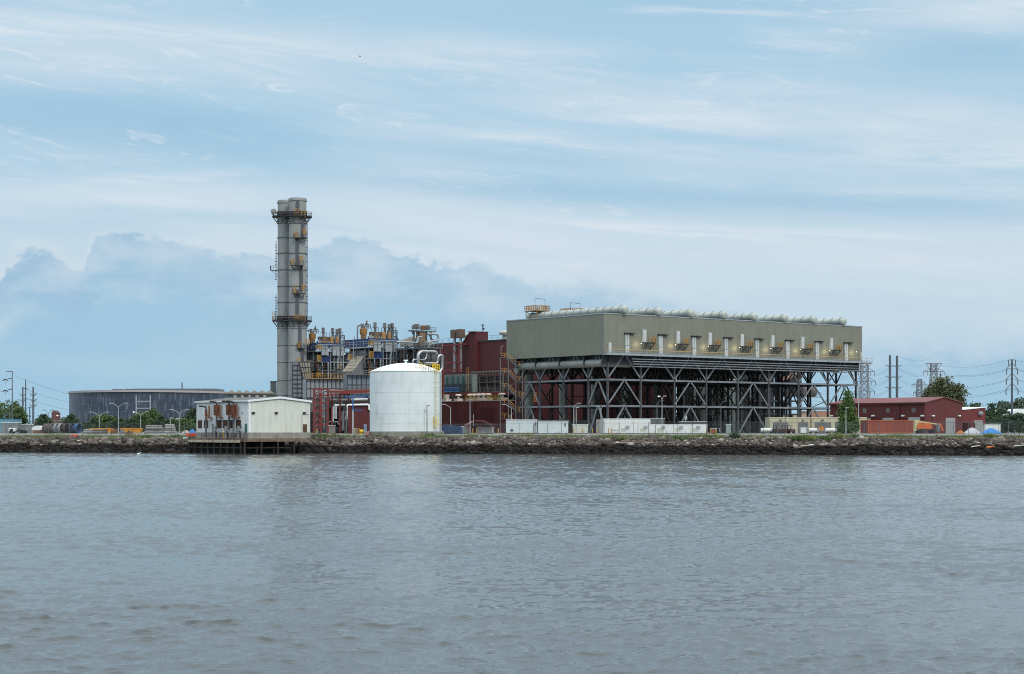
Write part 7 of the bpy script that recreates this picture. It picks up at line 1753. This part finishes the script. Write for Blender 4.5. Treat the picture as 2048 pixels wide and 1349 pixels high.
# ------------------------------------------------------------------ PYLONS and lines
m_pyl = mat('pylon_steel', (.20, .21, .23), .6, .3); m_wire = mat('wire', (.10, .11, .13), .6, .2)
def lattice(px, Y, top, arms, w0, w1, lab, cap=None, base=None):
    b0 = GZ; t = thing('lattice_pylon', lab, 'pylon', (X(px, Y), Y, b0)); H = Z(top, Y) - b0; s = Y / F
    mb = MB(); n = 12; W = lambda z_: (w0 + (w1 - w0) * z_ / H) * s / 2; bw = .16 * Y / 600
    for i in range(n):
        za, zb = H * i / n, H * (i + 1) / n; a, b = W(za), W(zb)
        for sx in (-1, 1):
            for sy in (-1, 1): mb.bar((sx * a, sy * a, za), (sx * b, sy * b, zb), bw * 1.2)
            mb.bar((sx * a, -a, za), (sx * b, b, zb), bw); 
        for sy in (-1, 1): mb.bar((-a, sy * a, za), (b, sy * b, zb), bw); mb.bar((a, sy * a, za), (-b, sy * b, zb), bw)
        mb.bar((-b, -b, zb), (b, -b, zb), bw)
    mb.build('tower', m_pyl, t)
    for py, hw in arms:
        z_ = Z(py, Y) - b0; mb = MB(); x_ = hw * s
        mb.bar((-x_, 0, z_), (x_, 0, z_), bw * 1.3); mb.bar((-x_, 0, z_), (-W(z_), 0, z_ + 1.4), bw); mb.bar((x_, 0, z_), (W(z_), 0, z_ + 1.4), bw)
        for xx in (-x_, -x_ * .62, x_ * .62, x_): mb.tube((xx, 0, z_), (xx, 0, z_ - 1.6), .13, 5)
        mb.build('cross_arm', m_pyl, t)
    if cap:
        mb = MB(); x_ = cap[0] * s; z_ = H; zz = Z(cap[1], Y) - b0; mb.bar((-x_, 0, z_), (x_, 0, z_), bw * 1.5)
        for k in (-1, 1): mb.bar((k * x_, 0, z_), (k * W(zz), 0, zz), bw); mb.bar((k * x_ * .5, 0, z_), (k * W(zz), 0, zz), bw); mb.bar((k * x_ * .5, 0, z_), (0, 0, zz), bw)
        mb.build('cap_arm', m_pyl, t)
lattice(1729, 700, 728, ((743.5, 20), (763, 22), (782.5, 20)), 20, 13, 'lattice pylon touching the right end of the condenser', (14, 736))
lattice(1867.5, 760, 727.5, ((743.5, 21),), 22, 10, 'lattice pylon with wide flat top behind the broad tree', (16, 743))
lattice(1839, 860, 759, ((770, 15), (786, 12)), 16, 8, 'smaller lattice pylon half hidden left of the broad tree', (3, 765))
def monopole(px, Y, top, w0, w1, lab, arms, style='v', base=None):
    b0 = GZ; t = thing('monopole', lab, 'power pole', (X(px, Y), Y, b0), 0, None); H = Z(top, Y) - b0; s = Y / F
    mb = MB(); mb.tube((0, 0, -.5), (0, 0, H), w0 * s / 2, 12, w1 * s / 2); mb.build('pole', mat('blue_grey_pole', (.11, .13, .15), .6, .2), t, smooth=40)
    for py, dx_, dy_ in arms:
        z_ = Z(py, Y) - b0; mb = MB()
        for k in ((-1, 1) if style != 'l' else (-1,)):
            if style == 'tri': mb.bar((0, 0, z_ + dy_ * s), (k * dx_ * s, 0, z_), .18); mb.bar((0, 0, z_), (k * dx_ * s, 0, z_), .16); mb.tube((k * dx_ * s, 0, z_), (k * dx_ * s, 0, z_ - 1.6), .16, 5)
            else: mb.tube((0, 0, z_), (k * dx_ * s, 0, z_ + dy_ * s), .2, 6, .12)
        mb.build('arm', m_pyl, t)
    return t
va = [(734, 9, 3), (756, 9, 3), (777.5, 9, 3)]
monopole(1780, 560, 711, 6, 4.6, 'thick dark monopole, left one of the close pair', va)
monopole(1794, 560, 712, 6, 4.6, 'thick dark monopole, right one of the close pair', va)
monopole(2024, 500, 720, 5, 3.6, 'tall monopole with triangular arms near the right edge', [(738, 11, 12), (758.5, 11.5, 12), (778.5, 12, 12), (720.5, 7, 1)], 'tri')
monopole(24.5, 480, 742.5, 3, 1.6, 'thin tall pole with left arms at the far left', [(743.5, 12, 0), (757.5, 9, 0), (779, 9, 0)], 'l')
monopole(51.3, 520, 759.5, 3.6, 2, 'pointed tall pole, middle of the left trio', [(776, 6, -3), (797, 5, -2)], 'v')
monopole(45.5, 540, 774, 4, 3, 'thick pole with upturned arms, left of the left trio', [(793, 6, 5), (804, 6, 5)], 'v')
monopole(66.5, 500, 774.5, 5, 3.4, 'thickest pole with upturned arms, right of the left trio', [(793, 7, 6), (804, 7, 6), (815, 7, 6)], 'v')
monopole(59.5, 500, 815, 2.6, 2.2, 'short dark pole between the left trio poles', [(815, 3, 0)], 'v')
for px, py in ((11, 760), (11, 782)):
    t = thing('insulator_arm', 'curved insulator bracket hung from the far left pole, %s one' % ('upper' if py < 770 else 'lower'), 'insulator', (X(px, 480), 480, Z(py, 480))); mb = MB()
    mb.path([(-.7, 0, -.3), (-.3, 0, .1), (.3, 0, .1), (.7, 0, -.3)], .13, 6, .2); mb.build('bracket', m_dark, t); mb = MB(); mb.tube((0, 0, 0), (0, 0, -1.3), .1, 6); mb.build('insulator', m_steel_l, t)
def wire(a, b, sag, lab, group, r_=.03):
    A = Vector((X(a[0], a[2]), a[2], Z(a[1], a[2]))); B = Vector((X(b[0], b[2]), b[2], Z(b[1], b[2]))); mb = MB(); n = 18; P = []
    for i in range(n + 1): q = A.lerp(B, i / n); q.z -= sag * 4 * (i / n) * (1 - i / n); P.append(tuple(q))
    mb.path(P, r_, 4); mb.build('power_line', m_wire, label=lab, cat='power line', group=group)
gR, gL, gC = 'power lines crossing the right sky', 'power lines crossing the left sky', 'power lines at the lattice pylon'
for py in (720, 738.5, 739.5, 758.5, 760, 779, 781): wire((2030, py, 500), (2330, py - 4, 420), 2.5, 'thin overhead power line running right from the triangular-armed monopole', 'power lines right of the monopole')
for py, pb in ((720.5, 727.5), (738.5, 743), (740.5, 746), (758.5, 771), (760.5, 773), (778.5, 786), (781, 789)): wire((2018, py, 500), (1868, pb, 760), 1.8, 'thin overhead power line crossing the right sky to the monopole', gR)
for py, pb in ((711, 711.5), (735, 744), (738, 747), (756, 765), (759, 770), (777, 786), (780, 790)): wire((1795, py, 560), (1868, pb, 760), 2.0, 'thin overhead power line right of the close monopole pair', 'power lines right of the close pair')
for py, pb in ((735, 745), (738, 749), (756, 766), (759, 770), (777.5, 786), (780, 789)): wire((1780, py, 560), (1709, pb + 6, 700), 1.5, 'thin overhead power line left of the close monopole pair', 'power lines left of the close pair')
for pa, pb in ((740, 758), (744, 764), (764, 778), (768, 784), (784, 795), (788, 801)): wire((1729, pa, 700), (1560, pb, 900), 3, 'thin overhead power line behind the condenser legs', gC)
for py, pb in ((760, 792), (779, 804), (797, 815)): wire((51, py, 520), (290, pb, 640), 3.0, 'thin overhead power line sagging from the left poles to the gantry', gL)
for py, pb in ((757, 776), (780, 797)): wire((11, py, 480), (-120, pb, 420), 1, 'thin overhead power line leaving the picture at left', 'power lines leaving left')
wire((24, 743, 480), (51, 760, 520), .6, 'short thin line joining the far left pole and the pointed pole', 'power lines leaving left')
# far low industrial sheds glimpsed through the condenser legs and at the right
def far_shed(px0, px1, Y, py, lab, c_, depth=20):
    cabin(px0, px1, Y, py, lab, mat('far_%d_%d' % (int(c_[0] * 100), int(c_[1] * 100)), c_, .8, 0, tuple(v * .7 for v in c_), .15, .8), depth=depth, name='far_building', cat='building', roofm=m_grey)
far_shed(1478, 1560, 900, 824, 'far tan brick building seen through the left condenser bays', (.36, .22, .15))
far_shed(1562, 1612, 860, 828, 'far pale tan shed seen through the middle right condenser legs', (.40, .28, .20))
far_shed(1614, 1662, 880, 823, 'far orange-tan building left of the warehouse', (.36, .20, .13))
far_shed(1440, 1482, 950, 812, 'far white-grey building behind the dark process frame', (.5, .5, .5))
f = Fr(1986, 760, 0); t = f.thing('far_house', 'pale house roofs glimpsed among the right trees', 'house')
mb = MB(); mb.box(0, f.u(2060), 0, 12, GZ, f.z(831)); mb.build('wall', m_grey, t)
mb = MB(); mb.prism([(-.5, f.z(831)), (f.u(2018), f.z(831)), (f.u(2004), f.z(820))], -.5, 12, 'y'); mb.prism([(f.u(2014), f.z(830)), (f.u(2062), f.z(830)), (f.u(2050), f.z(818)), (f.u(2034), f.z(818))], -.8, 12, 'y'); mb.build('roof', m_white, t)
# debris on the rocks
def debris(px, off, L, ang, c_, lab, name='driftwood_plank', cat='debris', w_=.16):
    k = (px - CX) / F; Y = (370 + off) / (1 + .245 * k); x_ = k * Y; zb = bank_z(x_, off) + .55
    mb = MB(); mb.tube((-L / 2, 0, -.1), (0, .1, .05), w_ * .8, 6, w_ * .6); mb.tube((0, .1, .05), (L / 2, -.05, .12), w_ * .6, 6, w_ * .3); o = mb.build(name, mat('debris_%d_%d_%d' % tuple(int(v * 100) for v in c_), c_, .8), label=lab, cat=cat); o.location = (x_, Y, zb); o.rotation_euler = (R(-18), 0, R(ang))
debris(1616, 3.2, 3.0, 5, (.5, .42, .32), 'pale driftwood plank on the rocks below the garage')
debris(1624, 3.6, 1.6, 20, (.7, .7, .68), 'white pipe piece beside the pale driftwood plank')
debris(1952, 3.0, 2.2, 24, (.6, .58, .52), 'pale stick on the rocks left of the orange float')
debris(2043, 3.4, 3.0, 2, (.5, .58, .50), 'pale green-white pole at the right edge rocks')
debris(1255, 4.5, 5.0, -2, (.35, .24, .17), 'long brown plank on the rocks below the trailer box')
debris(1298, 4.4, 3.2, 3, (.33, .25, .18), 'brown driftwood log right of the long plank')
debris(1981, 2.6, 1.7, -50, (.75, .20, .05), 'bright orange torn float on the right rocks', 'orange_float', 'float', .3)
debris(160, 5.0, 1.2, 12, (.6, .5, .4), 'pale tan log on the left bank rocks')
debris(371, 7.0, 1.1, 0, (.35, .55, .42), 'pale green barrel piece on the rocks left of the pier', 'green_barrel', 'debris', .3)
# small bird far up in the sky and white gull-like buoy on the water
mb = MB(); mb.ball((0, 0, 0), .07, 8, 2.2, 1, .8); mb.add([(0, 0, .02), (-.2, .26, .1), (.1, .05, .02), (-.2, -.26, .1)], [(0, 1, 2), (0, 2, 3)]); o = mb.build('bird', m_dark, label='tiny dark bird flying high above the left of the plant', cat='bird'); o.location = (X(720, 250), 250, Z(113, 250))
mb = MB(); mb.ball((0, 0, .12), .22, 10, 1.6, .8, .8); mb.ball((.35, 0, .36), .1, 8); o = mb.build('gull', m_white, label='white gull sitting on the water below the left bank', cat='bird'); o.location = (X(277, 355), 355, 0.05)
